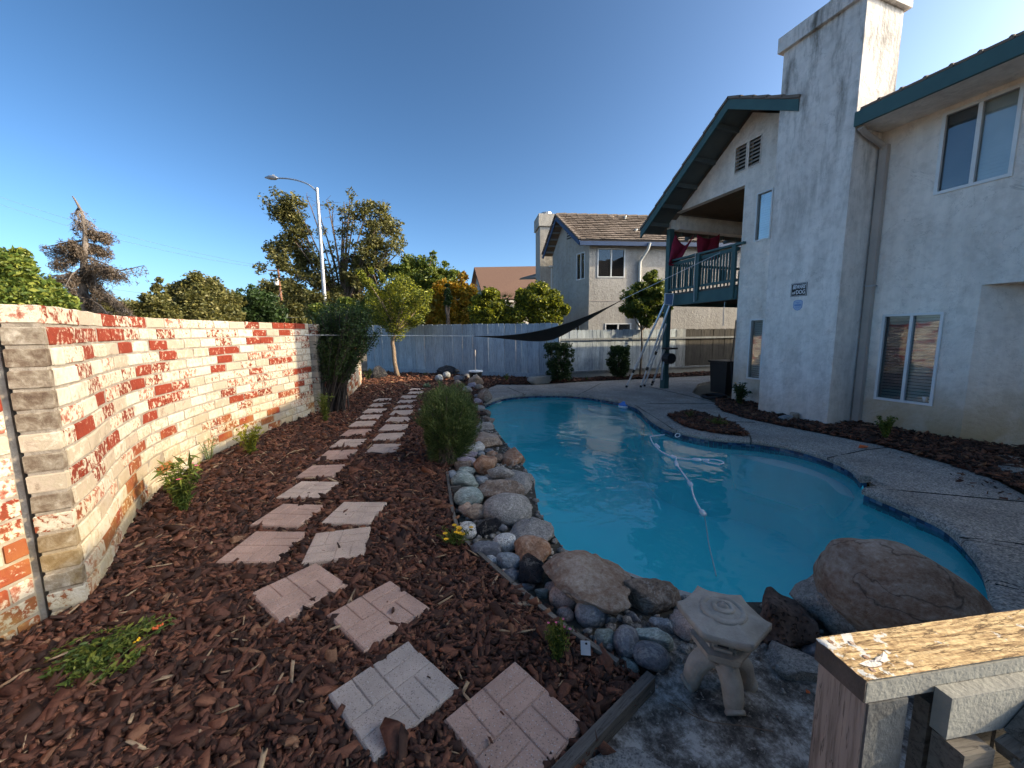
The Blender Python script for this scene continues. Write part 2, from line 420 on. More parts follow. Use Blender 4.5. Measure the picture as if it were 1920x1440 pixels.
def boulder():
    x = N('rock_boulder'); p = x.pos('W', (.8, 1.2, 2.2)); n = x.noise(p, 3.2, 10, .70, .25); n2 = x.noise(x.pos('W'), 38, 7, .7)
    c = x.ramp(x.math('ADD', x.math('MULTIPLY', n, .62), x.math('MULTIPLY', n2, .38)), [(.34, (.17, .10, .07)), (.45, (.34, .22, .15)), (.53, (.46, .36, .28)), (.64, (.62, .53, .45))])
    ck = x.math('ABSOLUTE', x.math('SUBTRACT', x.noise(x.pos('W', (.6, 1, 1.8)), 2.2, 5, .5, .4), .5)); c = x.mix(x.ramp(ck, [(.0, .75), (.004, .4), (.012, 0.)]), c, (.05, .035, .025))
    MT['rock_boulder'] = x.fin(c, .8, x.bump(x.math('ADD', n, x.math('MULTIPLY', n2, .7)), 1.0, .05), spec=.3)
boulder()
def slabmat():
    x = N('mottled_concrete'); p = x.pos('W'); n = x.noise(p, 6.5, 12, .75, .15); n2 = x.noise(p, 45, 8, .75)
    c = x.ramp(x.math('ADD', x.math('MULTIPLY', n, .72), x.math('MULTIPLY', n2, .28)), [(.38, (.03, .027, .023)), (.46, (.11, .095, .08)), (.52, (.27, .25, .22)), (.58, (.52, .49, .445))])
    MT['slab'] = x.fin(c, .85, x.bump(x.math('ADD', n, x.math('MULTIPLY', n2, .5)), .8, .02), spec=.3)
slabmat()

def woodmat(key, a, b, stretch, scale=6, rough=.85, bump=.6, rnd=True):
    x = N(key); p = x.pos('O', stretch, rnd)
    n = x.noise(p, scale, 8, .66, .2); n2 = x.noise(x.pos('W'), 1.7, 5, .6)
    c = x.ramp(n, [(.3, b), (.52, a), (.72, tuple(min(1, q*1.15) for q in a))])
    c = x.mix(.35, c, x.ramp(n2, [(.35, (.6, .6, .62)), (.62, (1, 1, 1))]), 'MULTIPLY')
    ck = x.math('ABSOLUTE', x.math('SUBTRACT', x.noise(p, scale*.55, 5, .55, .2), .5)); c = x.mix(x.ramp(ck, [(.0, .8), (.004, .5), (.011, 0.)]), c, tuple(q*.25 for q in b))
    if rnd:
        r = x.n('ShaderNodeObjectInfo').outputs['Random']
        c = x.mix(.5, c, x.ramp(r, [(0, (.50, .52, .56)), (1, (1.2, 1.17, 1.12))]), 'MULTIPLY')
    MT[key] = x.fin(c, rough, x.bump(n, bump, .004), spec=.2)
woodmat('fence_blue', (.46, .53, .57), (.25, .29, .31), (9, 9, .9))
woodmat('fence_grey', (.34, .365, .37), (.14, .145, .145), (9, 9, .9))
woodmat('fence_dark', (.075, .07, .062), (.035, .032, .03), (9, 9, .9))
woodmat('timber_grey', (.175, .155, .13), (.075, .065, .055), (1.2, 14, 14))
woodmat('post_wood', (.30, .245, .205), (.12, .095, .08), (14, 14, .8), 7, bump=.9)
def beamtop():
    x = N('weathered_beam'); g = x.n('ShaderNodeTexCoord').outputs['Object']
    mp = x.n('ShaderNodeMapping', {'Vector': g}); mp.inputs['Scale'].default_value = (1.6, 16, 16)
    n = x.noise(mp.outputs[0], 9, 9, .7, .4); n2 = x.noise(g, 90, 6, .7); n3 = x.noise(g, 26, 7, .65)
    c = x.ramp(n, [(.34, (.20, .12, .06)), (.44, (.45, .29, .14)), (.54, (.70, .49, .25)), (.7, (.78, .60, .35))])
    c = x.mix(.55, c, x.ramp(n2, [(.42, (.5, .44, .4)), (.56, (1, 1, 1)), (.66, (1.15, 1.12, 1.05))]), 'MULTIPLY')
    mp2 = x.n('ShaderNodeMapping', {'Vector': g}); mp2.inputs['Scale'].default_value = (1.1, 9, 9)
    ck = x.math('ABSOLUTE', x.math('SUBTRACT', x.noise(mp2.outputs[0], 5, 6, .6, .3), .5))
    c = x.mix(x.ramp(ck, [(.0, .85), (.006, .5), (.016, 0.)]), c, (.10, .06, .035))
    sp = x.n('ShaderNodeSeparateXYZ', {0: g}); near = x.n('ShaderNodeMapRange', {0: sp.outputs[0], 1: .03, 2: .16, 3: .09, 4: 0.0}).outputs[0]
    pf = x.ramp(x.math('ADD', n3, near), [(.62, 0.), (.645, 1.)])
    c = x.mix(pf, c, (.66, .64, .58))
    h = x.math('ADD', x.math('MULTIPLY', n, 1.0), x.math('MULTIPLY', n2, .8)); h = x.math('ADD', h, x.math('MULTIPLY', x.ramp(ck, [(.0, 0.), (.012, 1.)]), .8))
    MT['beam'] = x.fin(c, .8, x.bump(h, .9, .004), spec=.2)
beamtop()
MT['beam_side'] = simple('grey_paint_worn', (.27, .265, .23), (.19, .185, .165), 14, .85, .7, 110, bd=.003)
MT['endgrain'] = simple('end_grain', (.10, .08, .065), (.045, .036, .03), 16, .9, .9, 60, bd=.006)
MT['green_trim'] = simple('green_trim', (.045, .115, .11), (.035, .09, .088), 4, .6, .15, 60)
MT['green_soffit'] = simple('green_soffit', (.10, .115, .105), (.08, .09, .085), 4, .8, .2, 60)
MT['blue_trim'] = simple('blue_trim', (.03, .07, .16), (.025, .055, .12), 4, .6, .1)
MT['grey_soffit'] = simple('grey_soffit', (.22, .22, .21), (.18, .18, .17), 4, .8, .1)
MT['white_frame'] = simple('white_vinyl', (.72, .72, .70), (.62, .62, .6), 3, .5, .05)
MT['blind'] = simple('blind_slat', (.62, .63, .62), (.5, .51, .51), 3, .6, .05)
MT['dark_room'] = simple('dark_room', (.035, .035, .037), (.025, .025, .027), 3, .9, 0)
MT['metal'] = simple('galvanised_steel', (.42, .43, .44), (.34, .35, .36), 5, .45, .1, metal=.6)
MT['alu'] = simple('aluminium_pole', (.72, .74, .76), (.6, .62, .64), 5, .35, .03, metal=.5)
MT['black'] = simple('black_plastic', (.012, .012, .013), (.018, .018, .018), 5, .5, .1)
MT['white'] = simple('white_plastic', (.78, .79, .80), (.7, .71, .72), 5, .45, .03)
MT['blue'] = simple('blue_plastic', (.05, .22, .6), (.04, .18, .5), 5, .4, .03)
MT['red_cloth'] = simple('red_cloth', (.42, .03, .065), (.30, .02, .045), 6, .85, .4, 120)
MT['sail'] = simple('dark_sail_fabric', (.035, .027, .022), (.025, .02, .017), 6, .85, .3, 200)
MT['rope'] = simple('white_rope', (.6, .6, .58), (.45, .45, .43), 60, .8, .4, 200)
MT['pipe_beige'] = simple('beige_downspout', (.46, .40, .35), (.36, .31, .27), 2, .7, .1)
MT['pipe_white'] = simple('white_downspout', (.62, .62, .58), (.55, .55, .5), 2, .6, .1)
MT['cast'] = simple('cast_stone', (.42, .38, .32), (.25, .22, .18), 9, .9, .7, 90, bd=.006)
MT['trunk'] = simple('tree_bark', (.17, .12, .085), (.08, .055, .04), 14, .9, .9, 40, bd=.02)
MT['trunk_pale'] = simple('pale_bark', (.30, .22, .15), (.16, .11, .075), 14, .9, .9, 40, bd=.02)
MT['twig_grey'] = simple('grey_twig', (.16, .13, .11), (.10, .08, .065), 10, .9, .3, 40)
MT['pole_wood'] = simple('utility_pole_wood', (.20, .085, .045), (.14, .06, .035), 3, .85, .3)
MT['concrete'] = simple('kick_concrete', (.36, .36, .33), (.28, .275, .25), 4, .9, .4, 60)
MT['tile_grey'] = simple('roof_tile_grey', (.22, .17, .135), (.15, .115, .09), 1.5, .85, .5, 60, rnd=False)
MT['shingle'] = simple('shingle_brown', (.17, .095, .065), (.12, .065, .045), 14, .9, .6, 60)
MT['orange'] = simple('orange_plastic', (.75, .14, .03), (.6, .1, .02), 5, .5, .05)
MT['yellow_petal'] = simple('yellow_petal', (.85, .52, .02), (.75, .36, .01), 40, .6, 0)
MT['pink_petal'] = simple('pink_petal', (.75, .18, .28), (.6, .1, .2), 40, .6, 0)
MT['dirt'] = simple('dry_dirt', (.095, .082, .06), (.045, .038, .028), 9, .95, .9, 40, bd=.02)
MT['asphalt'] = simple('asphalt', (.05, .05, .05), (.06, .06, .06), 5, .9, .3)
MT['paper'] = simple('plant_tag_card', (.66, .62, .60), (.55, .51, .52), 25, .6, 0)

def glassmat(key, tint, transp=.45):
    x = N(key)
    gl = x.n('ShaderNodeBsdfGlossy', {0: (1, 1, 1, 1), 'Roughness': .015,
             'Normal': x.bump(x.noise(x.pos('W'), 2.0, 2), .12, .02)})
    tr = x.n('ShaderNodeBsdfTransparent', {0: (*tint, 1)})
    fr = x.n('ShaderNodeFresnel', {0: 1.5}).outputs[0]
    f = x.math('ADD', x.math('MULTIPLY', fr, .9), .02, True)
    ms = x.n('ShaderNodeMixShader', {0: f, 1: tr.outputs[0], 2: gl.outputs[0]})
    x.t.links.new(ms.outputs[0], x.out.inputs[0]); MT[key] = x.m
glassmat('glass', (.90, .93, .92)); glassmat('glass_screen', (.66, .68, .69))

def watermat():
    x = N('pool_water'); p = x.pos('W')
    h = x.math('ADD', x.math('MULTIPLY', x.noise(p, 1.6, 3, .5, .6), 1.0), x.math('MULTIPLY', x.noise(p, 7, 2, .5, .4), .12))
    nr = x.bump(h, .22, .10)
    gl = x.n('ShaderNodeBsdfGlossy', {0: (1, 1, 1, 1), 'Roughness': .02, 'Normal': nr})
    tr = x.n('ShaderNodeBsdfTransparent', {0: (.95, 1.0, 1.0, 1)})
    df = x.n('ShaderNodeBsdfDiffuse', {0: (.0, .95, .97, 1)})
    va = x.n('ShaderNodeVolumeAbsorption', {0: (.1, .97, .99, 1), 1: .07})
    x.t.links.new(va.outputs[0], x.out.inputs[1])
    body = x.n('ShaderNodeMixShader', {0: .12, 1: tr.outputs[0], 2: df.outputs[0]})
    fr = x.n('ShaderNodeFresnel', {0: 1.33, 1: nr}).outputs[0]
    ms = x.n('ShaderNodeMixShader', {0: fr, 1: body.outputs[0], 2: gl.outputs[0]})
    x.t.links.new(ms.outputs[0], x.out.inputs[0]); MT['water'] = x.m
watermat()
MT['plaster_depth_tint'] = simple('pool_plaster_depth_tint', (.005, .90, .95), (.003, .86, .92), .9, .8, .1)  # the cyan shading of deep water is put into the basin's colour
MT['plaster'] = simple('pool_plaster', (.85, .93, .92), (.78, .90, .90), 1.2, .8, .1)
def tilemat():
    x = N('waterline_tile'); r = x.n('ShaderNodeNewGeometry').outputs['Random Per Island']
    c = x.ramp(r, [(0, (.012, .03, .08)), (.4, (.025, .075, .17)), (.7, (.05, .13, .22)), (.92, (.14, .2, .25))], 'CONSTANT')
    MT['wtile'] = x.fin(c, .25, spec=.5)
tilemat()
MT['leaf_dark'] = foliage('leaf_dark_green', [(.0, (.012, .026, .010)), (.5, (.03, .06, .018)), (1, (.075, .115, .03))])
MT['leaf_mid'] = foliage('leaf_mid_green', [(.0, (.026, .048, .012)), (.45, (.085, .13, .025)), (.9, (.24, .25, .045))])
MT['leaf_bright'] = foliage('leaf_bright_green', [(.0, (.055, .075, .012)), (.45, (.20, .22, .022)), (.9, (.46, .40, .035))])
MT['leaf_olive'] = foliage('leaf_olive', [(.0, (.032, .038, .014)), (.45, (.10, .10, .032)), (.9, (.22, .19, .06))])
MT['leaf_autumn'] = foliage('leaf_autumn', [(.0, (.08, .07, .012)), (.4, (.28, .20, .02)), (.7, (.46, .26, .025)), (1, (.45, .15, .02))])
MT['leaf_grey'] = foliage('leaf_grey_brown', [(.0, (.05, .036, .026)), (.5, (.105, .075, .052)), (1, (.17, .125, .09))], .2)
MT['leaf_needle'] = foliage('leaf_needle', [(.0, (.022, .040, .014)), (.45, (.075, .115, .035)), (.8, (.17, .21, .06)), (1, (.27, .24, .11))], .25)
MT['leaf_pale'] = foliage('leaf_pale_succulent', [(.0, (.14, .2, .10)), (1, (.30, .38, .22))], .2)
MT['twig_dark'] = simple('dark_twig', (.05, .04, .032), (.03, .024, .02), 10, .9, .3, 40)
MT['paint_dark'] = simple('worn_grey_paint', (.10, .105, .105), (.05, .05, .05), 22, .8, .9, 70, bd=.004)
LJ = foliage('leaf_juniper', [(.0, (.020, .034, .010)), (.4, (.07, .095, .018)), (.65, (.20, .22, .025)), (.9, (.45, .42, .04))])
MT['wire'] = simple('wire_grey', (.22, .24, .27), (.18, .2, .22), 4, .6, 0)

# ================================================================== ground, pool, deck
WZ = -0.12
pool_px = [(905, 766), (940, 752), (1000, 746), (1080, 747), (1150, 757), (1195, 770), (1217, 790), (1252, 812), (1330, 831), (1410, 838), (1480, 849), (1545, 868), (1598, 892), (1618, 913)]
pool_px2 = [(1622, 936), (1700, 970), (1780, 1010), (1840, 1070), (1866, 1125)]
pA = smooth_path([G(*p, WZ).xy.to_3d() for p in pool_px], 6)
pB = smooth_path([G(*p, WZ).xy.to_3d() for p in pool_px2] + [Vector((3.2, .93, 0))], 6)
near = smooth_path([Vector((3.2, .93, 0)), Vector((2.5, 1.05, 0)), Vector((2.05, 1.45, 0)), Vector((1.72, 1.75, 0)), Vector((1.50, 2.06, 0)), Vector((1.30, 2.36, 0)), Vector((1.12, 2.62, 0)),
                    Vector((1.18, 3.0, 0)), Vector((1.30, 3.5, 0)), Vector((1.52, 3.95, 0)), Vector((1.60, 4.5, 0)), Vector((1.55, 5.1, 0)), Vector((1.62, 5.9, 0)), Vector((1.7, 6.6, 0)), Vector((2.0, 7.6, 0)), pA[0]], 5)
pool = pA[:] + pB[:] + near[1:-1]           # closed loop, world xy
def offs(P, d, closed=False):
    out = []; n = len(P)
    for i in range(n):
        a = P[(i-1) % n] if closed or i > 0 else P[i]; b = P[(i+1) % n] if closed or i < n-1 else P[i]
        t = (b-a); t.z = 0; t.normalize(); out.append(P[i] + Vector((-t.y, t.x, 0))*d)
    return out
# ground sheet with the pool cut out
hole = [(p.x, p.y) for p in offs(pool, .05, True)]
m = MB(); m.slab([(-700, -700), (700, -700), (700, 700), (-700, 700)], [hole], (0, 0, -.06), (1, 0, 0), (0, 1, 0), .02)
tag(m.build('ground', MT['earth']), kind='structure')
# basin
m = MB(); n = len(pool); c = sum(pool, Vector((0, 0, 0)))/n
rings = [[Vector((p.x, p.y, z)) if z > -.9 else (Vector((c.x, c.y, 0)).lerp(Vector((p.x, p.y, 0)), .86) + Vector((0, 0, z))) for p in pool] for z in (-.10, -.9, -1.25)]
vs = [q for r_ in rings for q in r_]; fs = []
for k in range(2):
    for i in range(n): j = (i+1) % n; fs.append((k*n+i, k*n+j, (k+1)*n+j, (k+1)*n+i))
m.add(vs, fs); m.slab([(q.x, q.y) for q in rings[2]], [], (0, 0, -1.25), (1, 0, 0), (0, 1, 0), .02)
tag(m.build('pool_basin', MT['plaster_depth_tint'], smooth=False), kind='structure')
# bench and steps, under water
def under(name, px, z, th=.25):
    P = [G(*p, z) for p in px]; m = MB(); m.slab([(q.x, q.y) for q in P], [], (0, 0, z), (1, 0, 0), (0, 1, 0), th)
    return tag(m.build(name, MT['plaster']), kind='structure')
def curve_px(L): return [(p.x, p.y) for p in smooth_path([Vector((a, b, 0)) for a, b in L], 5)]
under('pool_step', curve_px([(1085, 752), (1082, 765), (1100, 778), (1150, 786), (1172, 790), (1190, 803), (1225, 806)])+[(1217, 790), (1192, 769), (1150, 757), (1100, 748)], WZ-.22, .5)
under('pool_step', curve_px([(1106, 752), (1103, 762), (1120, 770), (1160, 775), (1180, 785), (1200, 800)])+[(1215, 790), (1192, 769), (1150, 757)], WZ-.13, .3)
under('pool_step', curve_px([(1128, 754), (1130, 762), (1160, 766), (1185, 776)])+[(1192, 769), (1150, 757)], WZ-.05, .3)
under('pool_bench', [(1335, 834)]+curve_px([(1345, 845), (1430, 868), (1500, 885), (1545, 900), (1575, 925), (1618, 938)])+[(1618, 913), (1598, 892), (1545, 868), (1480, 849), (1410, 838)], WZ-.13, .5)
SGN0 = 1 if sum(pool[i].x*pool[(i+1) % n].y-pool[(i+1) % n].x*pool[i].y for i in range(n)) < 0 else -1
# single sheet of water
ntot = len(pool)
wm = MB(); wp = offs(pool, .012, True) if SGN0 > 0 else offs(pool, -.012, True)
wm.slab([(p.x, p.y) for p in wp], [], (0, 0, WZ), (1, 0, 0), (0, 1, 0), 1.3); wo = wm.build('pool_water', MT['water']); tag(wo, kind='structure')

# coping: segments of exposed aggregate along the far and right side
def coping(path, joints, name='coping_stone', parent=None, taper=False):
    P = resample(path, .09); n = len(P)
    nrm = [(offs(P, 1.0)[i]-P[i]) for i in range(n)]
    prof = [(-.02, -.075), (-.045, -.06), (-.05, -.03), (-.035, -.002), (.0, .012), (.10, .014), (.25, .012), (.25, -.05), (.0, -.075)]
    cuts = [0]+[min(range(n), key=lambda i: (P[i].xy-j.xy).length) for j in joints]+[n-1]; cuts = sorted(set(cuts))
    for a, b in zip(cuts[:-1], cuts[1:]):
        m = MB(); vs = []; fs = []; k = len(prof); idx = list(range(a, b+1))
        for q, i in enumerate(idx):
            base = P[i]
            if q == 0 and a > 0: base = P[i].lerp(P[i+1], .09)
            if q == len(idx)-1 and b < n-1: base = P[i].lerp(P[i-1], .09)
            tp_ = min(1.0, .25+(n-1-i)*.12) if taper else 1.0
            for (o, z) in prof: vs.append((base - nrm[i]*SGN*(o*tp_ if o > 0 else o)) + Vector((0, 0, z if z > 0 else z)))
        for q in range(len(idx)-1):
            for j in range(k): j2 = (j+1) % k; fs.append((q*k+j, (q+1)*k+j, (q+1)*k+j2, q*k+j2))
        fs.append(tuple(range(k))); fs.append(tuple((len(idx)-1)*k+j for j in range(k))[::-1])
        m.add(vs, fs); m.build(name, MT['coping'], parent)
# which side is outward
_t = (pA[10]-pA[9]).normalized(); SGN = 1 if (Vector((-_t.y, _t.x, 0)).dot(pA[9]-c) < 0) else -1
deckroot = tag(thing('pool_deck', None, None, (5, 6, 0)), kind='structure')
jA = [G(*p, 0) for p in [(985, 741), (1085, 741), (1152, 751), (1262, 806), (1410, 832), (1552, 864)]]
jB = [G(*p, 0) for p in [(1800, 1012), (1864, 1090)]]
pB_d = pB[:-1]
coping(pA, jA, parent=deckroot, taper=True); coping(pB_d, jB, parent=deckroot)
# deck slabs: one polygon per bay between the expansion joints
_Ls = [0.0]
for _i in range(len(pA)-1, 0, -1): _Ls.append(_Ls[-1]+(pA[_i]-pA[_i-1]).length)
_Ls.reverse(); inner = [a.lerp(b, min(1.0, .25+d_/.09*.12)) for a, b, d_ in zip(pA, offs(pA, -.24*SGN), _Ls)]; innerB = offs(pB_d, -.24*SGN)
outer_px = [(905, 733), (930, 722), (1000, 722), (1100, 716), (1210, 711), (1330, 705), (1400, 700)]
outer2 = [G(*p, 0) for p in [(1343, 757), (1352, 770), (1400, 786), (1470, 800), (1560, 818), (1650, 836), (1730, 858), (1800, 878), (1870, 903), (1920, 930)]]
outw = [G(*p, 0) for p in outer_px] + [Vector((9.4, 9.3, 0)), Vector((7.9, 8.0, 0))] + outer2 + [Vector((5.4, 1.0, 0)), Vector((5.0, -1.5, 0)), Vector((3.6, -1.5, 0)), Vector((3.3, .6, 0))]
loop = outw + [p for p in innerB[::-1]] + [p for p in inner[::-1]]
m = MB(); m.slab([(p.x, p.y) for p in loop], [], (0, 0, 0.008), (1, 0, 0), (0, 1, 0), .1)
m.build('deck_slab', MT['deck'], deckroot)
joints = [[(985, 741), (952, 727)], [(1085, 741), (1127, 719)], [(1262, 806), (1230, 785), (1190, 760)], [(1552, 860), (1622, 845), (1665, 840)], [(1552, 864), (1552, 860)],
          [(1625, 916), (1760, 928), (1920, 943)], [(1800, 1010), (1860, 1016), (1960, 1028)], [(1866, 1098), (1960, 1122)], [(1217, 726), (1300, 745), (1350, 758)], [(1345, 791), (1415, 793)], [(1210, 758), (1340, 757)]]
for J in joints:
    mm = MB(); Q = [G(*p, 0) for p in J]
    for a, b in zip(Q[:-1], Q[1:]): mm.bar(a+Vector((0, 0, .0105)), b+Vector((0, 0, .0105)), .012, .006)
    mm.build('expansion_joint', MT['joint'], deckroot)
# waterline tiles: two rows of small glazed tiles
def tiles(path, parent):
    P = resample(path, .062); m = MB(); n = len(P)
    for i in range(n-1):
        a, b = P[i], P[i+1]; t = (b-a).normalized(); nr = Vector((-t.y, t.x, 0))*(-SGN)
        for r_ in range(3):
            z = -.082 - r_*.036 + .0
            cc = (a+b)/2 - nr*(-.004) + Vector((0, 0, z-.01)); m.bar(a.lerp(b, .04)+nr*.004+Vector((0, 0, z-.008)), a.lerp(b, .96)+nr*.004+Vector((0, 0, z-.008)), .05+.003*random.random(), .033)
    return tag(m.build('waterline_tile', MT['wtile'], parent), kind='stuff')
tiles(pA, deckroot); tiles(pB_d, deckroot)

# ================================================================== planting beds and bark mulch
WP = [(-1.70, 2.86), (-1.80, 3.25), (-1.97, 3.77), (-2.12, 4.37), (-2.18, 4.9), (-2.14, 5.6), (-2.02, 6.35), (-1.80, 7.05), (-1.50, 7.85), (-1.24, 8.55)]
wallpath = smooth_path([Vector((x, y, 0)) for x, y in WP], 8)
wall2 = smooth_path([Vector(p) for p in [(-1.08, 8.80, 0), (-.92, 9.5, 0), (-.76, 10.5, 0), (-.60, 12.0, 0), (-.50, 13.6, 0)]], 6)
P0 = D(687, 640, 17.0); P1 = D(1046, 640, 13.2); P0.z = P1.z = 0
bedL = [(-2.35, 1.7), (-1.95, 2.55)] + [(p.x, p.y) for p in wallpath[::4]] + [(p.x, p.y) for p in wall2[::4]] + [(P0.x-.3, P0.y), ] + [(P1.x, P1.y-.02)]
bedR = [G(*p, 0) for p in [(1040, 716), (930, 721), (905, 735), (905, 765), (895, 800), (860, 830)]]
bedL += [(p.x, p.y) for p in bedR] + [(.66, 4.15), (.56, 3.4), (.52, 2.78), (.70, 2.13), (.87, 1.67), (1.06, 1.28), (.52, 1.02), (.25, .55), (-1.0, .35), (-2.3, .6)]
def hm(x, y):
    return .035 + .022*noise.noise(Vector((x*1.3, y*1.3, 0))) + .012*noise.noise(Vector((x*5, y*5, 3)))
def bed(name, poly, dz=0.0, step=.16, hf=hm):
    """a soil surface over the polygon"""
    xs = [p[0] for p in poly]; ys = [p[1] for p in poly]
    nx = int((max(xs)-min(xs))/step)+2; ny = int((max(ys)-min(ys))/step)+2
    X = np.linspace(min(xs), max(xs), nx); Y = np.linspace(min(ys), max(ys), ny)
    V = np.array([(x, y, hf(x, y)-.02+dz) for y in Y for x in X])
    q = [(j*nx+i, j*nx+i+1, (j+1)*nx+i+1, (j+1)*nx+i) for j in range(ny-1) for i in range(nx-1)]
    q = np.array(q); cen = V[q].mean(1); k = inpoly(cen[:, :2], poly); 
    return tag(np_mesh(name, V, q[k], MT['soil'], smooth=True), kind='structure')
bed('mulch_bed', bedL)
def chips(name, poly, n, s0=.03, dz=0.0, fall=1.5, near_r=2.2, exclude=(), hf=hm, mat='bark_chip', grow=.09, ratio=(.5, .3), keepfrac=1.0, sink=.0):
    g = np.random.default_rng(len(name)+n)
    P = np.array(poly); lo = P.min(0); hi = P.max(0)
    Q = g.uniform(lo, hi, (n*12, 2)); Q = Q[inpoly(Q, poly)]
    r = np.hypot(Q[:, 0], Q[:, 1]); keep = g.uniform(size=len(Q)) < np.minimum(1, (near_r/np.maximum(r, .1))**fall)
    Q = Q[keep]
    for ex in exclude:
        Q = Q[~inpoly(Q, ex)]
    Q = Q[:n]; k = len(Q); r = np.hypot(Q[:, 0], Q[:, 1])
    base = np.array([[-1, -.5, -.5], [1, -.35, -.4], [.75, .5, -.5], [-.8, .45, -.4], [-.9, -.4, .5], [.7, -.5, .35], [1, .35, .5], [-.6, .5, .5]])
    fc = np.array([[0, 3, 2, 1], [4, 5, 6, 7], [0, 1, 5, 4], [1, 2, 6, 5], [2, 3, 7, 6], [3, 0, 4, 7]])
    V = np.repeat(base[None], k, 0) + g.normal(0, .17, (k, 8, 3))
    L = s0*(1+grow*np.maximum(0, r-2))*np.exp(g.normal(0, .36, k))
    sc = np.stack([L, L*ratio[0]*np.exp(g.normal(0, .3, k)), L*ratio[1]*np.exp(g.normal(0, .3, k))], 1)
    V = V*sc[:, None, :]
    R = rotmats(k, g, .38); V = np.einsum('nij,nkj->nki', R, V)
    z = np.array([hf(a, b) for a, b in Q]) + dz + g.uniform(-.012, .026, k) - sink
    V += np.concatenate([Q, z[:, None]], 1)[:, None, :]
    Fa = (fc[None]+(np.arange(k)*8)[:, None, None]).reshape(-1, 4)
    return tag(np_mesh(name, V.reshape(-1, 3), Fa, MT[mat]), kind='stuff')

# stepping stones: survey of the corners
def st(cx, cy, rot, mat, label, size=.40, z=.055, tilt=(0, 0)): return (cx, cy, rot, mat, label, size, z, tilt)
def cen(pts, z=.06):
    q = [G(*p, z) for p in pts]; c_ = sum(q, Vector((0, 0, 0)))/4; e = (q[1]-q[0]); return c_, atan2(e.y, e.x)
SS = []
near_st = [
 ([(965, 1260), (1088, 1372), (950, 1468), (849, 1352)], 'paver_pink', 'pinkish concrete stepping stone nearest the bottom edge, beside the timber edging', .40),
 ([(760, 1218), (848, 1305), (715, 1390), (626, 1298)], 'paver_grey', 'grey concrete stepping stone with a chipped back corner, second from the bottom', .40),
 ([(722, 1092), (799, 1148), (693, 1213), (624, 1150)], 'paver_pink', 'pink brick-pattern stepping stone laid as a diamond left of the pink flowering plant', .40),
 ([(582, 1060), (645, 1106), (532, 1157), (483, 1109)], 'paver_pink', 'pink brick-pattern stepping stone, leftmost of the four laid askew in front', .40),
 ([(556, 1052), (410, 1052), (460, 1000), (555, 1001)], 'paver_pink', 'pink stepping stone at the near end of the left row, just before the path turns', .41),
 ([(692, 993), (680, 1043), (567, 1052), (597, 1000)], 'paver_light', 'pale stepping stone with a worn left edge at the near end of the right row', .41),
 ([(575, 988), (481, 985), (518, 946), (596, 948)], 'paver_pink', 'pink stepping stone second from the near end of the left row', .41),
 ([(703, 982), (611, 981), (638, 944), (712, 943)], 'paver_light', 'pale rough stepping stone second from the near end of the right row', .41),
 ([(608, 935), (529, 934), (552, 904), (626, 904)], 'paver_light', 'tan stepping stone third from the near end of the left row', .41)]
for pts, mt, lab, s_ in near_st:
    c_, a_ = cen(pts); SS.append((c_, a_, mt, lab, s_))
ordl = ['fourth', 'fifth', 'sixth', 'seventh', 'eighth', 'ninth', 'tenth', 'eleventh']
Lc = [(603, 883), (632, 853.5), (654.5, 831), (668.5, 811.5), (681.5, 794.5), (693.5, 782), (702.5, 770.5), (711.5, 759.5), (719.5, 749.5)]
Rc = [(719.5, 841), (728.5, 819), (738.5, 801.5), (747, 787), (752.5, 773.5), (758.5, 763), (762.5, 753), (765, 744.5), (780, 736.5), (782, 730)]
for i, p in enumerate(Lc):
    lab = f'stepping stone {ordl[i]} from the near end of the left row' if i < 8 else 'farthest stepping stone of the left row, before the juniper tree'
    SS.append((G(*p, .06), -YAW+.06, ['paver_pink', 'paver_pink', 'paver_light'][i % 3] if i < 4 else 'paver_light', ('pink ' if i < 2 else 'pale ')+lab, .40))
ordr = ['third', 'fourth', 'fifth', 'sixth', 'seventh', 'eighth', 'ninth', 'tenth', 'eleventh']
for i, p in enumerate(Rc):
    lab = f'stepping stone {ordr[i]} from the near end of the right row' if i < 9 else 'farthest stepping stone of the right row, beside the pale succulent'
    SS.append((G(*p, .06), -YAW+.05, 'paver_light', ('tan ' if i < 3 else 'pale grey ')+lab, .40))
excl = []
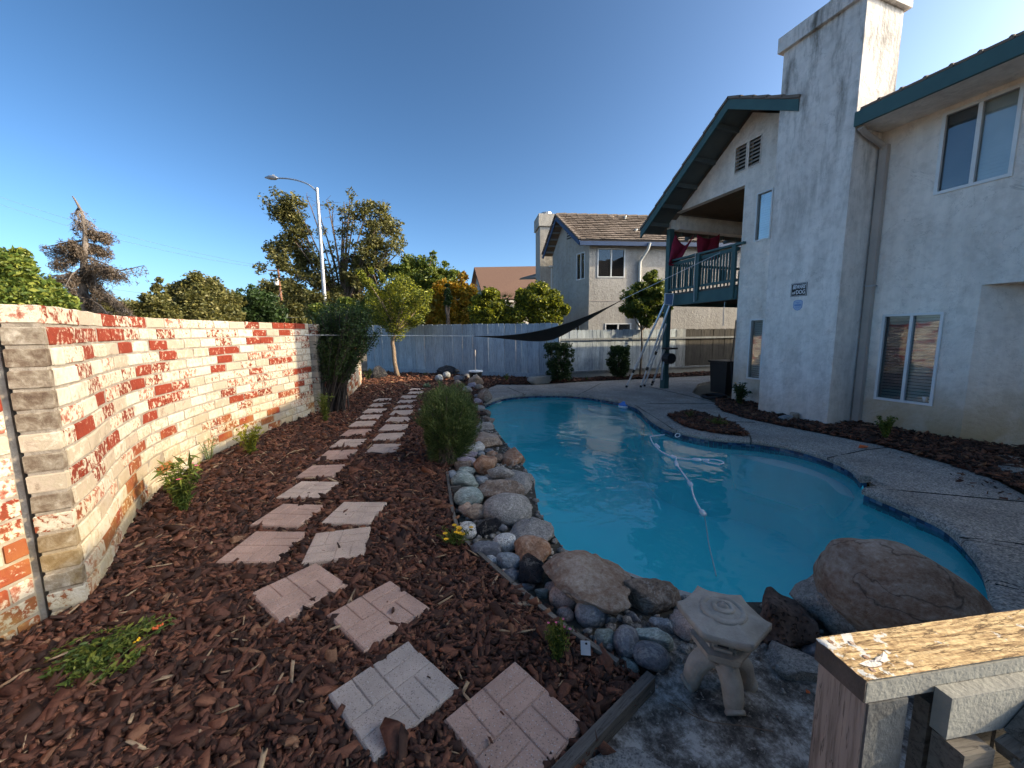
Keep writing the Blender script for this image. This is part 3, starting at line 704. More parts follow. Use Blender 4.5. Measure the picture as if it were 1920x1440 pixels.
for i, (c_, a_, mt, lab, s_) in enumerate(SS):
    h = s_/2; R = Matrix.Rotation(a_, 3, 'Z') @ Matrix.Rotation(random.uniform(-.02, .02), 3, 'X') @ Matrix.Rotation(random.uniform(-.02, .02), 3, 'Y')
    far = i > 10
    t = thing('stepping_stone', lab, 'stepping stone', (c_.x, c_.y, .03), 'stepping stones laid in the bark mulch')
    zt = .070; m = MB()
    def P_(x, y, z): return Vector((c_.x, c_.y, 0)) + R @ Vector((x, y, 0)) + Vector((0, 0, (R @ Vector((x, y, 0))).z*0 + z))
    # base block, slightly irregular outline
    bv = []
    for z, sh in ((.015, 1.0), (zt-.010, 1.0), (zt-.006, .985)):
        for k in range(24):
            e = k//6; f = (k % 6)/6*2-1
            x, y = [(f, -1), (1, f), (-f, 1), (-1, -f)][e]
            j = .012*noise.noise(Vector((x*3+i*7, y*3, 1))) + (-.035 if (i == 1 and e == 2 and k % 6 > 3) else 0)
            bv.append(P_((x*(1+j))*h*sh, (y*(1+j))*h*sh, z))
    bf = []
    for q in range(2):
        for k in range(24): k2 = (k+1) % 24; bf.append((q*24+k, q*24+k2, (q+1)*24+k2, (q+1)*24+k))
    bf.append(tuple(48+k for k in range(24))); m.add(bv, bf)
    m.build('base_block', MT[mt], t)
    # basket-weave cells standing proud of the grooves
    gw = .006; mm = MB()
    for qx in (-1, 1):
        for qy in (-1, 1):
            hor = (qx*qy > 0)
            for k in (0, 1):
                x0, x1 = (0, h*.985) ; y0, y1 = (0, h*.985)
                if hor: y0, y1 = (0, h*.49) if k == 0 else (h*.49, h*.985)
                else: x0, x1 = (0, h*.49) if k == 0 else (h*.49, h*.985)
                xa, xb = sorted((qx*x0, qx*x1)); ya, yb = sorted((qy*y0, qy*y1))
                if i == 1 and qx < 0 and qy > 0 and k == 1 and not hor: yb -= .05
                xa += gw/2; xb -= gw/2; ya += gw/2; yb -= gw/2; b_ = .004
                vs = [P_(xa, ya, zt-.008), P_(xb, ya, zt-.008), P_(xb, yb, zt-.008), P_(xa, yb, zt-.008), P_(xa, ya, zt-.003), P_(xb, ya, zt-.003), P_(xb, yb, zt-.003), P_(xa, yb, zt-.003),
                      P_(xa+b_, ya+b_, zt), P_(xb-b_, ya+b_, zt), P_(xb-b_, yb-b_, zt), P_(xa+b_, yb-b_, zt)]
                fs = [(8, 9, 10, 11)] + [(q+a, q+(a+1) % 4, q+4+(a+1) % 4, q+4+a) for q in (0, 4) for a in range(4)]
                if far: mm.add(vs, fs)
                else: MB().add(vs, fs).build('brick_pattern_cell', MT[mt], t)
    if far: mm.build('brick_pattern_top', MT[mt], t)
    hh = h+.010; excl.append([(P_(x*hh, y*hh, 0).x, P_(x*hh, y*hh, 0).y) for x, y in ((-1, -1), (1, -1), (1, 1), (-1, 1))])
chips('bark_mulch', bedL, 76000, .0285, exclude=excl, fall=1.25, near_r=1.9)
chips('large_bark_pieces', bedL, 1300, .036, dz=.006, exclude=[[(cx_+(x_-cx_)*1.18, cy_+(y_-cy_)*1.18) for x_, y_ in ex_] for ex_ in excl for cx_, cy_ in [(sum(p_[0] for p_ in ex_)/4, sum(p_[1] for p_ in ex_)/4)]], fall=.9, ratio=(.55, .35))
chips('wood_splinters', bedL, 900, .036, dz=.016, mat='wood_splinter', ratio=(.2, .12), exclude=excl, fall=1.0)
chips('stray_chips', bedL, 170, .013, dz=.045, fall=1.0)

# bed along the house, island bed, bed under the back fence
bedH = [(p.x, p.y) for p in outer2] + [(5.9, 1.0), (8.6, 1.0), (8.3, 1.9), (7.85, 2.9), (7.85, 4.2), (7.12, 4.2), (7.12, 5.55), (7.85, 5.55), (7.85, 6.75), (7.6, 7.0)]
hf0 = lambda x, y: .02 + .01*noise.noise(Vector((x*3, y*3, 0)))
bed('house_bed', bedH, 0.012, .12, hf0); chips('house_bed_mulch', bedH, 9000, .03, fall=0, hf=hf0, dz=.012, grow=.02)
isl = [(p.x, p.y) for p in [G(*q, .02) for q in curve_px([(1252, 779), (1268, 776), (1300, 772), (1345, 786), (1375, 797), (1403, 816)])+curve_px([(1403, 817), (1370, 815), (1320, 808), (1280, 797), (1252, 779)])]]
bed('island_bed', isl, 0.02, .07, hf0); chips('island_bed_mulch', isl, 3200, .028, fall=0, hf=hf0, dz=.02, grow=.0)
bedF = [(p.x, p.y) for p in [G(*q, 0) for q in [(905, 732), (930, 721), (1000, 721), (1100, 715), (1210, 710), (1330, 704)]]] + [(14, 11.9), (P1.x, 12.0+.0), (P1.x-2, P1.y+1.4), (P1.x-3.2, P1.y+2.2)]
bed('fence_bed', bedF, 0.01, .2, hf0); chips('fence_bed_mulch', bedF, 5500, .04, fall=0, hf=hf0, dz=.01, grow=.0)
chips('tracked_chips', [(p.x, p.y) for p in [G(1660, 850, 0), G(1920, 870, 0), G(1920, 960, 0), G(1640, 838, 0)]], 60, .018, fall=0, hf=lambda x, y: .012, grow=0)

# timber edging of the bed
def edging(pts, name='edging_board', zt=.075, wd=.03, ht=.1, parent=None):
    for a, b in zip(pts[:-1], pts[1:]):
        d = (Vector(b)-Vector(a)).normalized()*.004
        o = MB(); 
        L = (Vector(b)-Vector(a)).length
        o.box((0, 0, 0), (L-.008, wd, ht)); ob = o.build(name, MT['timber_grey'], None); ob.parent = parent
        mid = (Vector(a)+Vector(b))/2; ob.location = Vector((mid.x, mid.y, zt-ht/2)) - woff(parent)
        ob.rotation_euler = (0, 0, atan2(b[1]-a[1], b[0]-a[0]))
er = thing('timber_edging', 'weathered grey timber edging between the bark mulch and the pool rocks', 'edging', (.6, 2.4, .0))
edging([G(838, 884, .075), G(849, 958, .075), G(862, 1003, .075), G(905, 1040, .075)][0:3], parent=er, wd=.028)
edging([G(868, 1008, .075), G(962, 1092, .075), G(1062, 1175, .075), G(1160, 1240, .075)], parent=er, wd=.028)
edging([G(1222, 1262, .085), G(1040, 1450, .085)], name='edging_board', parent=er, wd=.042, zt=.085, ht=.12)
mm = MB(); mm.bar(G(845, 917, .05), G(864, 915, .05), .03, .05); mm.build('stake', MT['timber_grey'], er)

# mottled concrete apron and dirt between the rocks
rim = [G(*p, .0) for p in [(1180, 1170), (1290, 1165), (1420, 1190), (1500, 1200), (1620, 1230), (1750, 1330), (1750, 1470), (1300, 1470), (1120, 1470), (1090, 1420), (1180, 1330), (1235, 1262)]]
m = MB(); m.slab([(p.x, p.y) for p in rim], [], (0, 0, .012), (1, 0, 0), (0, 1, 0), .08)
tag(m.build('concrete_apron', MT['slab']), kind='structure')
chips('grit', [(p.x, p.y) for p in rim], 700, .006, fall=0, hf=lambda x, y: .012, grow=0, mat='rock_grey')
dirt = [G(*p, 0) for p in [(838, 880), (900, 800), (905, 770), (925, 800), (1000, 900), (1010, 960), (1060, 1035), (1180, 1080), (1300, 1130), (1460, 1130), (1640, 1150), (1760, 1200), (1760, 1300), (1500, 1230), (1240, 1260), (1170, 1240), (1060, 1175), (962, 1092), (868, 1008)]]
m = MB(); m.slab([(p.x, p.y) for p in dirt], [], (0, 0, .004), (1, 0, 0), (0, 1, 0), .05)
tag(m.build('rock_bed_soil', MT['dirt']), kind='structure')
m = MB(); P = resample(near, .12)
q = offs(P, -.30*SGN); vs = [v + Vector((0, 0, .0)) for v in P] + [v + Vector((0, 0, .0)) for v in q] + [v + Vector((0, 0, -.3)) for v in P]
k = len(P); m.add(vs, [(i, i+1, k+i+1, k+i) for i in range(k-1)] + [(i, i+1, 2*k+i+1, 2*k+i) for i in range(k-1)])
tag(m.build('pool_rock_shelf', MT['concrete']), kind='structure')
# broken concrete in the lower middle
m = MB(); m.slab([(p.x, p.y) for p in [G(*q, .03) for q in [(1140, 1405), (1190, 1400), (1260, 1440), (1250, 1500), (1060, 1500), (1075, 1440)]]], [], (0, 0, .03), (1, 0, 0), (0, 1, 0), .05)
tag(m.build('flat_stone', MT['rock_grey']), 'flat broken grey flagstone at the bottom edge beside the timber edging', 'stone')

# ================================================================== brick walls
def brick_mesh(L, wd, h, mat, seed):
    g = random.Random(seed); b = .006; m = MB(); hx, hy, hz = L/2, wd/2, h/2; vs = []
    for (z, i_) in ((-hz, b), (-hz+b, 0), (hz-b, 0), (hz, b)):
        for x, y in ((-1, -1), (0, -1), (1, -1), (1, 0), (1, 1), (0, 1), (-1, 1), (-1, 0)):
            vs.append((x*(hx-i_)+g.uniform(-.0025, .0025), y*(hy-i_)+g.uniform(-.003, .003), z+g.uniform(-.002, .002)))
    fs = [(0, 7, 6, 5, 4, 3, 2, 1), tuple(24+k for k in range(8))]
    for q in range(3):
        for k in range(8): k2 = (k+1) % 8; fs.append((q*8+k, q*8+k2, (q+1)*8+k2, (q+1)*8+k))
    m.add(vs, fs); me = bpy.data.meshes.new('brick'); me.from_pydata(m.v, [], m.f); me.materials.append(MT[mat]); me.update(); return me
BH = .106; BL = .33; BW = .15
bank = {}
def get_brick(L, mat, v, wd=BW):
    key = (round(L, 2), mat, v, wd)
    if key not in bank: bank[key] = brick_mesh(L, wd, BH-.015, mat, v)
    return bank[key]
def brick_wall(path, ztops, label, parent_loc, ncourse=16, z0=-.06, redp=.15, group='whitewashed brick garden walls', pier=None, seed=3, pierside=1, greyend=False):
    """path runs along the garden face; bricks sit behind it"""
    g = random.Random(seed)
    t = thing('brick_wall', label, 'wall', parent_loc, group)
    P = resample(path, .02); Ltot = (len(P)-1)*((P[1]-P[0]).length)
    st_ = Ltot/(len(P)-1)
    def at(s): i = max(0, min(len(P)-2, int(s/st_))); return P[i].lerp(P[i+1], min(1, max(0, (s-i*st_)/st_))), (P[min(i+4, len(P)-1)]-P[max(i-4, 0)]).normalized()
    # mortar core
    m = MB(); Q = resample(path, .1); k = len(Q); nn = offs(Q, 1.0); vs = []
    for off, in ((.008,), (BW-.008,)):
        for z in (z0-.1, None):
            for i in range(k):
                f = i/(k-1); zt = (ztops[0]*(1-f)+ztops[1]*f)-.012
                vs.append(Q[i] + (nn[i]-Q[i])*off + Vector((0, 0, z if z is not None else zt)))
    fs = []
    for i in range(k-1):
        fs += [(i, i+1, k+i+1, k+i), (2*k+i+1, 2*k+i, 3*k+i, 3*k+i+1), (k+i, k+i+1, 3*k+i+1, 3*k+i)]
    fs += [(0, k, 3*k, 2*k), (k-1, 3*k-1, 4*k-1, 2*k-1)]
    m.add(vs, fs); m.build('mortar', MT['mortar'], t)
    for r_ in range(ncourse):
        s = 0.0 if r_ % 2 == 0 else -BL/2
        while s < Ltot-.03:
            L = BL; a = max(s, 0); b = min(s+L, Ltot); 
            if b-a < .06: s += L; continue
            p, tg = at((a+b)/2); f = (a+b)/2/Ltot
            ztop = ztops[0]*(1-f)+ztops[1]*f; ch = (ztop-z0)/ncourse
            n_ = Vector((-tg.y, tg.x, 0)); jit = g.uniform(-.004, .004)
            c_ = p + n_*(BW/2+jit) + Vector((0, 0, z0+ch*(r_+.5)))
            u = g.random()
            top = r_ == ncourse-1
            pr = redp*(1.9 if top else 1)
            mat = 'brick_red' if u < pr else 'brick_peel' if u < pr+.19 else 'brick_worn' if u < pr+.36 else 'brick_pale' if u < pr+.56 else 'brick_white'
            me = get_brick(b-a-.014, mat, g.randrange(3))
            o = new_obj('brick', me, t, c_ , (0, g.uniform(-.012, .012), atan2(tg.y, tg.x)), (1, 1, ch/BH))
            s += L
    return t
def pier(parent, c, ang, zt, z0, ncourse, mat, size=(.22, .2), seed=5):
    g = random.Random(seed); ch = (zt-z0)/ncourse
    MB().box((c[0], c[1], (zt+z0)/2-.03), (size[0]-.014, size[1]-.012, zt-z0+.04), ang).build('pier_core', MT['mortar'], parent)
    for r_ in range(ncourse):
        me = get_brick(size[0], (mat if not isinstance(mat, list) else g.choice(mat)), g.randrange(3), size[1])
        new_obj('pier_brick', me, parent, (c[0], c[1], z0+ch*(r_+.5)), (0, 0, ang+g.uniform(-.02, .02)), (1, 1, ch/BH))
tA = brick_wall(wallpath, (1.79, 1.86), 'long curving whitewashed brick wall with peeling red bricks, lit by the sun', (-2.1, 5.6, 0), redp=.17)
# end pier facing the gate
_t0 = (wallpath[2]-wallpath[0]).normalized(); _n0 = Vector((-_t0.y, _t0.x, 0)); _c0 = wallpath[0]+_n0*(BW/2+.002)-_t0*.028
pier(tA, (_c0.x, _c0.y), atan2(_n0.y, _n0.x), 1.79, -.06, 16, ['brick_grey_shaded', 'brick_grey_shaded', 'brick_worn', 'brick_pale', 'brick_peel'], (.148, .050))  # the dark brown-grey bricks carry this end face's shade in their colour
pier(tA, (-1.20, 8.72), radians(70), 1.85, -.06, 16, ['brick_pale', 'brick_grey_shaded', 'brick_peel'], (.20, .2))
nearpath = smooth_path([Vector((-2.62, 1.2, 0)), Vector((-2.30, 1.8, 0)), Vector((-2.07, 2.30, 0)), Vector((-1.885, 2.795, 0))], 6)
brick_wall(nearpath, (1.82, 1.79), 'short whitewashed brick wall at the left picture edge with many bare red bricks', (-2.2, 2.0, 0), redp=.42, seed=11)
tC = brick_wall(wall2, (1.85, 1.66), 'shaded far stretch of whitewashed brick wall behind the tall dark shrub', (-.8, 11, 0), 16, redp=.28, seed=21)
# cracked mortar joint between near wall and pier
m = MB(); m.box((-1.900, 2.835, .83), (.05, .07, 1.86), .2); m.build('mortar_joint', MT['mortar'], tA)

# ================================================================== fences
def picket_mesh(wd, h, mat, seed, th=.018, dog=.022):
    g = random.Random(seed); j = lambda: g.uniform(-.003, .003); x = wd/2
    o = [(-x+j(), 0), (x+j(), 0), (x+j(), h-dog), (x-dog+j(), h), (-x+dog+j(), h), (-x+j(), h-dog)]
    m = MB(); m.slab(o, [], (0, 0, 0), (1, 0, 0), (0, 0, 1), th); me = bpy.data.meshes.new('fence_board'); me.from_pydata(m.v, [], m.f); me.materials.append(mat); me.update(); return me
def fence(a, b, zt0, zt1, z0, bw, mats, label, rails=(), kick=None, seed=1, dog=.022):
    a = Vector(a); b = Vector(b); g = random.Random(seed); L = (b-a).length; n = round(L/bw); dr = (b-a)/L; ang = atan2(dr.y, dr.x)
    t = thing('wooden_fence', label, 'fence', ((a+b)/2).xy.to_3d(), 'board fences at the back of the yard')
    bk = {}
    for i in range(n):
        f = (i+.5)/n; mt = mats(f) if callable(mats) else mats; v = g.randrange(4)
        if (mt, v) not in bk: bk[(mt, v)] = picket_mesh(bw-.002, 1.0, MT[mt], v+seed*10, dog=dog)
        zt = zt0*(1-f)+zt1*f + g.uniform(-.012, .012)
        o = new_obj('fence_board', bk[(mt, v)], t, a+dr*(L*f)+Vector((0, 0, z0)), (g.uniform(-.006, .006), g.uniform(-.006, .006), ang), (1, 1, zt-z0))
        o.location += Vector((dr.y, -dr.x, 0))*((i % 2)*(.013 if bw > .2 else .003)+g.uniform(-.001, .002))
    nrm = Vector((dr.y, -dr.x, 0))
    for z, side, mt, hh in rails:
        m = MB(); m.bar(a+nrm*side+Vector((0, 0, z)), b+nrm*side+Vector((0, 0, z)), .04, hh); m.build('rail', MT[mt], t)
    k = max(2, round(L/2.4))
    for i in range(k+1):
        p = a.lerp(b, i/k) - nrm*.06; m = MB(); m.box((p.x, p.y, zt1/2-.05), (.09, .09, zt1-.05), ang); m.build('post', MT['fence_grey'], t)
    return t
fence(P0, P1, 2.06, 1.97, .10, .225, 'fence_blue', 'tall pale blue-grey board fence with notched tops behind the mulch bed', rails=[(.12, .02, 'fence_blue', .2), (1.6, -.04, 'fence_grey', .09)], seed=2)
F1 = Vector((P1.x+.05, 12.15, 0)); F2 = Vector((17.0, 12.15, 0))
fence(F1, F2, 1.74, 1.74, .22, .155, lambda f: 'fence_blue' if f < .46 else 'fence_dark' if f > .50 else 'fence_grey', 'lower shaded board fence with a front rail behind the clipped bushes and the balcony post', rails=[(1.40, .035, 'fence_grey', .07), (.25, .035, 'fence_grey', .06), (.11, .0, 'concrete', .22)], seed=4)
# side fence that continues the near brick wall line behind the far stretch

# ================================================================== the house on the right
XW, XC, XR = 7.8, 7.13, 7.13
house = thing('house', 'two storey pinkish white stucco house with green trim, tall chimney and balcony beside the pool', 'house', (10, 3, 0))
UW = (0, -1, 0); VZ = (0, 0, 1)
def wq(x, *px):
    q = [PX(*p, x) for p in px]; ys = [p.y for p in q]; zs = [p.z for p in q]
    return (sum(sorted(ys)[2:])/2, sum(sorted(ys)[:2])/2, sum(sorted(zs)[:2])/2, sum(sorted(zs)[2:])/2)   # y far, y near, z0, z1
W_up_small = wq(XW, (1417, 365), (1448, 352), (1417, 455), (1448, 445))
W_lo_small = wq(XW, (1408, 598), (1433, 598), (1400, 710), (1428, 712))
W_lo = wq(XW, (1655, 590), (1768, 585), (1640, 748), (1752, 762))
W_up = wq(XW, (1768, 215), (1918, 155), (1752, 365), (1905, 330))
V1 = wq(XW, (1380, 263), (1400, 262), (1380, 316), (1400, 304)); V2 = wq(XW, (1406, 249), (1427, 246), (1406, 300), (1427, 291))
V1 = (V1[0], V1[1], 5.12, 5.66); V2 = (V2[0], V2[1], 5.12, 5.66)
def hole_(w): return [(-w[0], w[2]), (-w[1], w[2]), (-w[1], w[3]), (-w[0], w[3])]
ZR = lambda y: (6.22-.715*(y-6.62)) if y > 6.62 else (6.22+.53*(y-6.62))
gpoly = [(4.9, 4.792), (8.93, 4.792), (9.09, 4.792), (9.09, max(4.80, ZR(9.09))), (8.6, ZR(8.6)), (6.62, ZR(6.62)), (5.2, ZR(5.2)), (4.9, ZR(4.9))]
m = MB(); m.slab([(-y, z) for y, z in gpoly], [hole_(V1), hole_(V2)], (XW, 0, 0), UW, VZ, .16); m.bbox((XW, 8.93, 4.42), (XW+.16, 9.09, 4.79)); m.build('gable_wall', MT['stucco'], house)
wallpoly = [(6.70, -.35), (6.70, 4.79), (4.9, 4.79), (4.9, 4.86), (-2.15, 4.86), (-2.15, 2.2), (2.93, 2.2), (2.93, -.35)]
m = MB(); m.slab([(-y, z) for y, z in wallpoly], [hole_(w_) for w_ in (W_up_small, W_lo_small, W_lo, W_up)], (XW, 0, 0), UW, VZ, .16)
m.build('wall', MT['stucco'], house)
# recessed lower wall beyond the corner, end wall, back
bd = Vector((.75, -.66, 0)).normalized(); b0 = Vector((XW, 2.93, 0))
bw_ = [(0, -.35), (0, 2.2), (6, 2.2), (6, -.35)]; N_ = Vector((-bd.y, bd.x, 0))
m = MB(); m.slab([(0, -.35), (6, -.35), (6, 2.2), (0, 2.2)], [[(.60, .5), (1.5, .5), (1.5, 1.9), (.60, 1.9)]], b0+Vector((.0, 0, 0)), bd, VZ, .16)
m.build('recessed_wall', MT['stucco'], house)
m = MB(); m.bbox((XW+.17, -1.9, 2.19), (15, 2.93, 2.21)); m.build('overhang_soffit', MT['stucco'], house)
m = MB(); m.bbox((XW+.01, -2.31, 2.2), (18, -2.155, 4.86)); m.bbox((11, -2.31, -.3), (18, -2.155, 2.19)); m.build('end_wall', MT['stucco'], house)
m = MB(); m.bbox((XW+.161, 6.5, -.3), (18, 6.69, 4.7)); m.build('side_wall', MT['stucco'], house)
m = MB(); m.bbox((18, -1.9, -.3), (18.15, 9, 4.8)); m.build('rear_wall', MT['stucco'], house)

def window(parent, O, U, V, w_, h_, panes=2, blind=1.0, frame=.035, inset=.03, screen=None, tilt=.35, mull=None, label=None):
    O = Vector(O); U = Vector(U).normalized(); V = Vector(V).normalized(); Nn = U.cross(V)
    def P(u, v, n=0.0): return O + U*u + V*v + Nn*n
    R = Matrix((U, V, Nn)).transposed()
    m = MB(); fr = frame
    for (u0, u1, v0, v1) in ((0, w_, 0, fr), (0, w_, h_-fr, h_), (0, fr, fr, h_-fr), (w_-fr, w_, fr, h_-fr)):
        m.box(P((u0+u1)/2, (v0+v1)/2, -.015), (u1-u0, v1-v0, .07), R=R)
    edges = [fr]+[w_*k/panes for k in range(1, panes)]+[w_-fr]
    for e in edges[1:-1]: m.box(P(e, h_/2, -.02), (fr*1.1, h_-2*fr, .06), R=R)
    wdw = m.build('window', MT['white_frame'], parent)
    if label: wdw['label'] = label
    for k in range(panes):
        m = MB(); a, b = edges[k], edges[k+1]; m.box(P((a+b)/2, h_/2, -inset-(.008 if k else 0)), (b-a, h_-2*fr, .006), R=R)
        m.build('pane', MT['glass_screen' if screen == k else 'glass'], wdw)
    if blind:
        m = MB(); ns = max(5, int(h_*blind/.05)); 
        for k in range(ns):
            v = h_-.05-k*(h_*blind-.06)/ns
            Rt = R @ Matrix.Rotation(tilt, 3, 'X'); m.box(P(w_/2, v, -.075), (w_-.06, .045, .003), R=Rt)
        o = m.build('blind', MT['blind'], wdw); o['kind'] = 'stuff'
    m = MB(); m.box(P(w_/2, h_/2, -.20), (w_+.1, h_+.1, .01), R=R); m.build('room_backing', MT['dark_room'], wdw)
    return wdw
def wwin(w_, **k): return window(house, (XW, w_[0], w_[2]), UW, VZ, w_[0]-w_[1], w_[3]-w_[2], **k)
wwin(W_up_small, panes=1, frame=.03); wwin(W_lo_small, panes=1, frame=.03)
wl = wwin(W_lo, panes=2, screen=0); wwin(W_up, panes=2, screen=0, frame=.04)
window(house, b0+bd*.60+Vector((0, 0, .5)), bd, VZ, .9, 1.4)
# ivory cup inside the lower window
cup = thing('window_cup', 'small white cup standing inside the lower window sill', 'cup', PX(1734, 752, XW+.05))
m = MB(); cp = PX(1734, 752, XW+.06); m.lathe(cp, [(.018, -.01), (.03, .035), (.034, .065), (.031, .065), (.02, .0)], 14); m.build('cup_body', MT['white'], cup)
# gable vents
for V_ in (V1, V2):
    m = MB(); y0, y1, z0, z1 = V_[0], V_[1], V_[2], V_[3]
    for (ya, yb, za, zb) in ((y0, y1, z0-.02, z0), (y0, y1, z1, z1+.02), (y0+.02, y0, z0-.02, z1+.02), (y1, y1-.02, z0-.02, z1+.02)):
        m.bbox((XW-.015, ya, za), (XW+.05, yb, zb))
    v = m.build('gable_vent', MT['stucco'], house); ns = 7
    for k in range(ns):
        z = z0+(z1-z0)*(k+.5)/ns; m = MB(); m.box((XW+.02, (y0+y1)/2, z), (.075, y0-y1-.004, .012), R=Matrix.Rotation(-.7, 3, 'Y')); m.build('louvre', MT['pipe_beige'], v)
    m = MB(); m.bbox((XW+.10, y0, z0), (XW+.11, y1, z1)); m.build('vent_backing', MT['black'], v)
# chimney
ch = MB(); cy0, cy1 = 4.25, 5.50
ch.bbox((XC, cy0, -.3), (XW-.002, cy1, 6.53)); ch.bbox((XW-.002, cy0, 4.3), (8.0, cy1, 6.53))
cho = ch.build('chimney', MT['stucco_chimney'], house)
m = MB(); m.bbox((XC-.07, cy0-.07, 6.531), (8.07, cy1+.07, 6.78)); m.build('chimney_cap', MT['stucco_chimney'], cho)
m = MB(); m.lathe((7.55, 4.85, 6.78), [(.16, 0), (.16, .16), (.20, .16), (.20, .24), (.15, .26)], 16); m.build('flue', MT['metal'], cho)
# main roof (eave along Y)
sl_ = .33
def roofslab(m, x0, x1, y0, y1, z0, s_, th=.05):
    a = Vector((x0, 0, z0)); b = Vector((x1, 0, z0+(x1-x0)*s_)); m.slab([(a.x, a.z), (b.x, b.z), (b.x, b.z-th), (a.x, a.z-th)], [], (0, y0, 0), (1, 0, 0), (0, 0, 1), abs(y1-y0))
m = MB(); roofslab(m, XR-.02, 13.0, -2.33, 4.2, 4.94, sl_, .06); rf = m.build('roof', MT['stucco'], house); rf.data.materials[0] = MT['tile_grey']
m = MB(); roofslab(m, 8.01, 13.0, 4.2, 6.5, 4.94+.88*sl_, sl_, .06); m.slab([(13.0, 6.877), (19, 4.9), (19, 4.84), (13.0, 6.817)], [], (0, -2.33, 0), (1, 0, 0), (0, 0, 1), 9); m.build('roof', MT['tile_grey'], house)
m = MB(); m.bbox((XR, -2.31, 4.722), (XW-.003, 4.24, 4.735)); m.build('soffit', MT['stucco'], house)
m = MB(); m.bbox((XR-.05, -2.33, 4.70), (XR-.004, 4.245, 4.905)); m.build('fascia_gutter', MT['green_trim'], house)
for k in range(24):
    y = 4.05-k*.25; m = MB(); m.box((XR+.06, y, 4.962), (.24, .238, .03), R=Matrix.Rotation(-.32, 3, 'Y')); m.tube([(XR-.03, y-.09, 4.944), (XR+.15, y-.09, 5.00)], .026, 6); m.build('roof_tile', MT['tile_grey'], rf)
# gable wing roof (ridge along X)
yR, zR = 6.62, 6.38
yl, zl = 9.34, 6.38-.715*(9.34-6.62); yrr, zrr = 5.15, 6.38-.53*(6.62-5.15)
m = MB()
m.slab([(-yR, zR), (-yR, zR-.06), (-yl, zl-.06), (-yl, zl)], [], (XR-.02, 0, 0), UW, VZ, 15.2)
m.slab([(-yR, zR), (-yR, zR-.06), (-yrr, zrr-.06), (-yrr, zrr)], [], (XR-.02, 0, 0), UW, VZ, .85)
m.slab([(-yR, zR), (-yR, zR-.06), (-4.9, 5.43), (-4.9, 5.49)], [], (XR+.9, 0, 0), UW, VZ, 14.2)
m.build('gable_roof', MT['tile_grey'], house)
MB().bbox((11.31, 9.06, -.3), (22, 9.2, 4.55)).build('side_wall', MT['stucco'], house)
MB().bbox((21.9, 5, -.3), (22.05, 9.05, 4.55)).build('rear_wall', MT['stucco'], house)
m = MB(); m.slab([(-yR, zR-.065), (-yR, zR-.08), (-yl, zl-.08), (-yl, zl-.065)], [], (XR+.01, 0, 0), UW, VZ, XW-XR-.012)
m.slab([(-yR, zR-.065), (-yR, zR-.08), (-yrr, zrr-.08), (-yrr, zrr-.065)], [], (XR+.01, 0, 0), UW, VZ, XW-XR-.012)
m.build('gable_soffit', MT['green_soffit'], house)
m = MB(); m.slab([(-yR, zR-.02), (-yR, zR-.21), (-yl, zl-.21), (-yl, zl-.02)], [], (XR-.026, 0, 0), UW, VZ, .035); m.build('barge_board', MT['green_trim'], house)
m = MB(); m.slab([(-yR, zR-.02), (-yR, zR-.21), (-yrr, zrr-.21), (-yrr, zrr-.02)], [], (XR-.026, 0, 0), UW, VZ, .035); m.build('barge_board', MT['green_trim'], house)
for side, y_end in ((1, yl), (-1, yrr)):
    L = abs(y_end-yR); n = max(3, round(L/.3))
    for k in range(n):
        y = yR+side*(k+.5)*L/n; s_ = .715 if side > 0 else .53; z = zR-s_*abs(y-yR)
        m = MB(); m.box((XR+.03, y, z+.018), (.16, L/n*1.22, .045), R=Matrix.Rotation(-side*(math.atan(s_)-.06), 3, 'X')); m.build('rake_tile', MT['tile_grey'], house)
for y in (6.95, 7.55, 8.08, 8.56, 9.02):
    z = zR-.715*(y-yR)-.135; m = MB(); m.box(((XR+XW)/2+.0, y, z), (XW-XR-.03, .07, .10)); m.build('lookout', MT['green_soffit'], house)
# covered balcony
bal = thing('balcony', None, None, (XW, 8, 2.6)); bal.parent = house; bal.location = Vector((XW, 8, 2.6))-house.location
YB0, YB1 = 6.74, 8.95
m = MB(); m.bbox((XW+.02, 6.72, 2.62), (11.2, YB1, 2.68)); m.build('balcony_floor', MT['timber_grey'], bal)
m = MB(); m.bbox((XW-.06, YB0-.03, 2.34), (XW+.0, YB1+.08, 2.615)); m.build('rim_beam', MT['green_trim'], bal)
m = MB(); m.bbox((XW+.02, YB1-.03, 2.34), (11.2, YB1+.03, 2.615)); m.build('rim_beam', MT['green_trim'], bal)
for k in range(6):
    y = 7.0+k*.36; m = MB(); m.bbox((XW+.03, y, 2.44), (11.2, y+.05, 2.61)); m.build('joist', MT['timber_grey'], bal)
for (nm, y0_, y1_, z0_, z1_, th) in (('top_rail', YB0-.16, YB1+.02, 3.53, 3.575, .14), ('sub_rail', YB0, YB1-.05, 3.42, 3.50, .045), ('bottom_rail', YB0, YB1-.05, 2.74, 2.80, .05)):
    m = MB(); m.bbox((XW-.01-th/2, y0_, z0_), (XW-.01+th/2, y1_, z1_)); m.build(nm, MT['green_trim'], bal)
for y in (YB0+.06, 7.84):
    m = MB(); m.bbox((XW-.10, y-.05, 2.42 if y > 7 else 2.36), (XW-.035, y+.05, 3.52)); m.build('rail_post', MT['green_trim'], bal)
nb = 24
for k in range(nb):
    y = YB0+.14+k*(YB1-YB0-.26)/(nb-1)
    m = MB(); m.box((XW-.01, y, 3.11), (.03, .035, .62)); m.build('baluster', MT['green_trim'], bal)
for k in range(22):
    x = XW+.2+k*.14; m = MB(); m.box((x, YB1-.02, 3.0), (.035, .03, .84)); m.build('baluster', MT['green_trim'], bal)
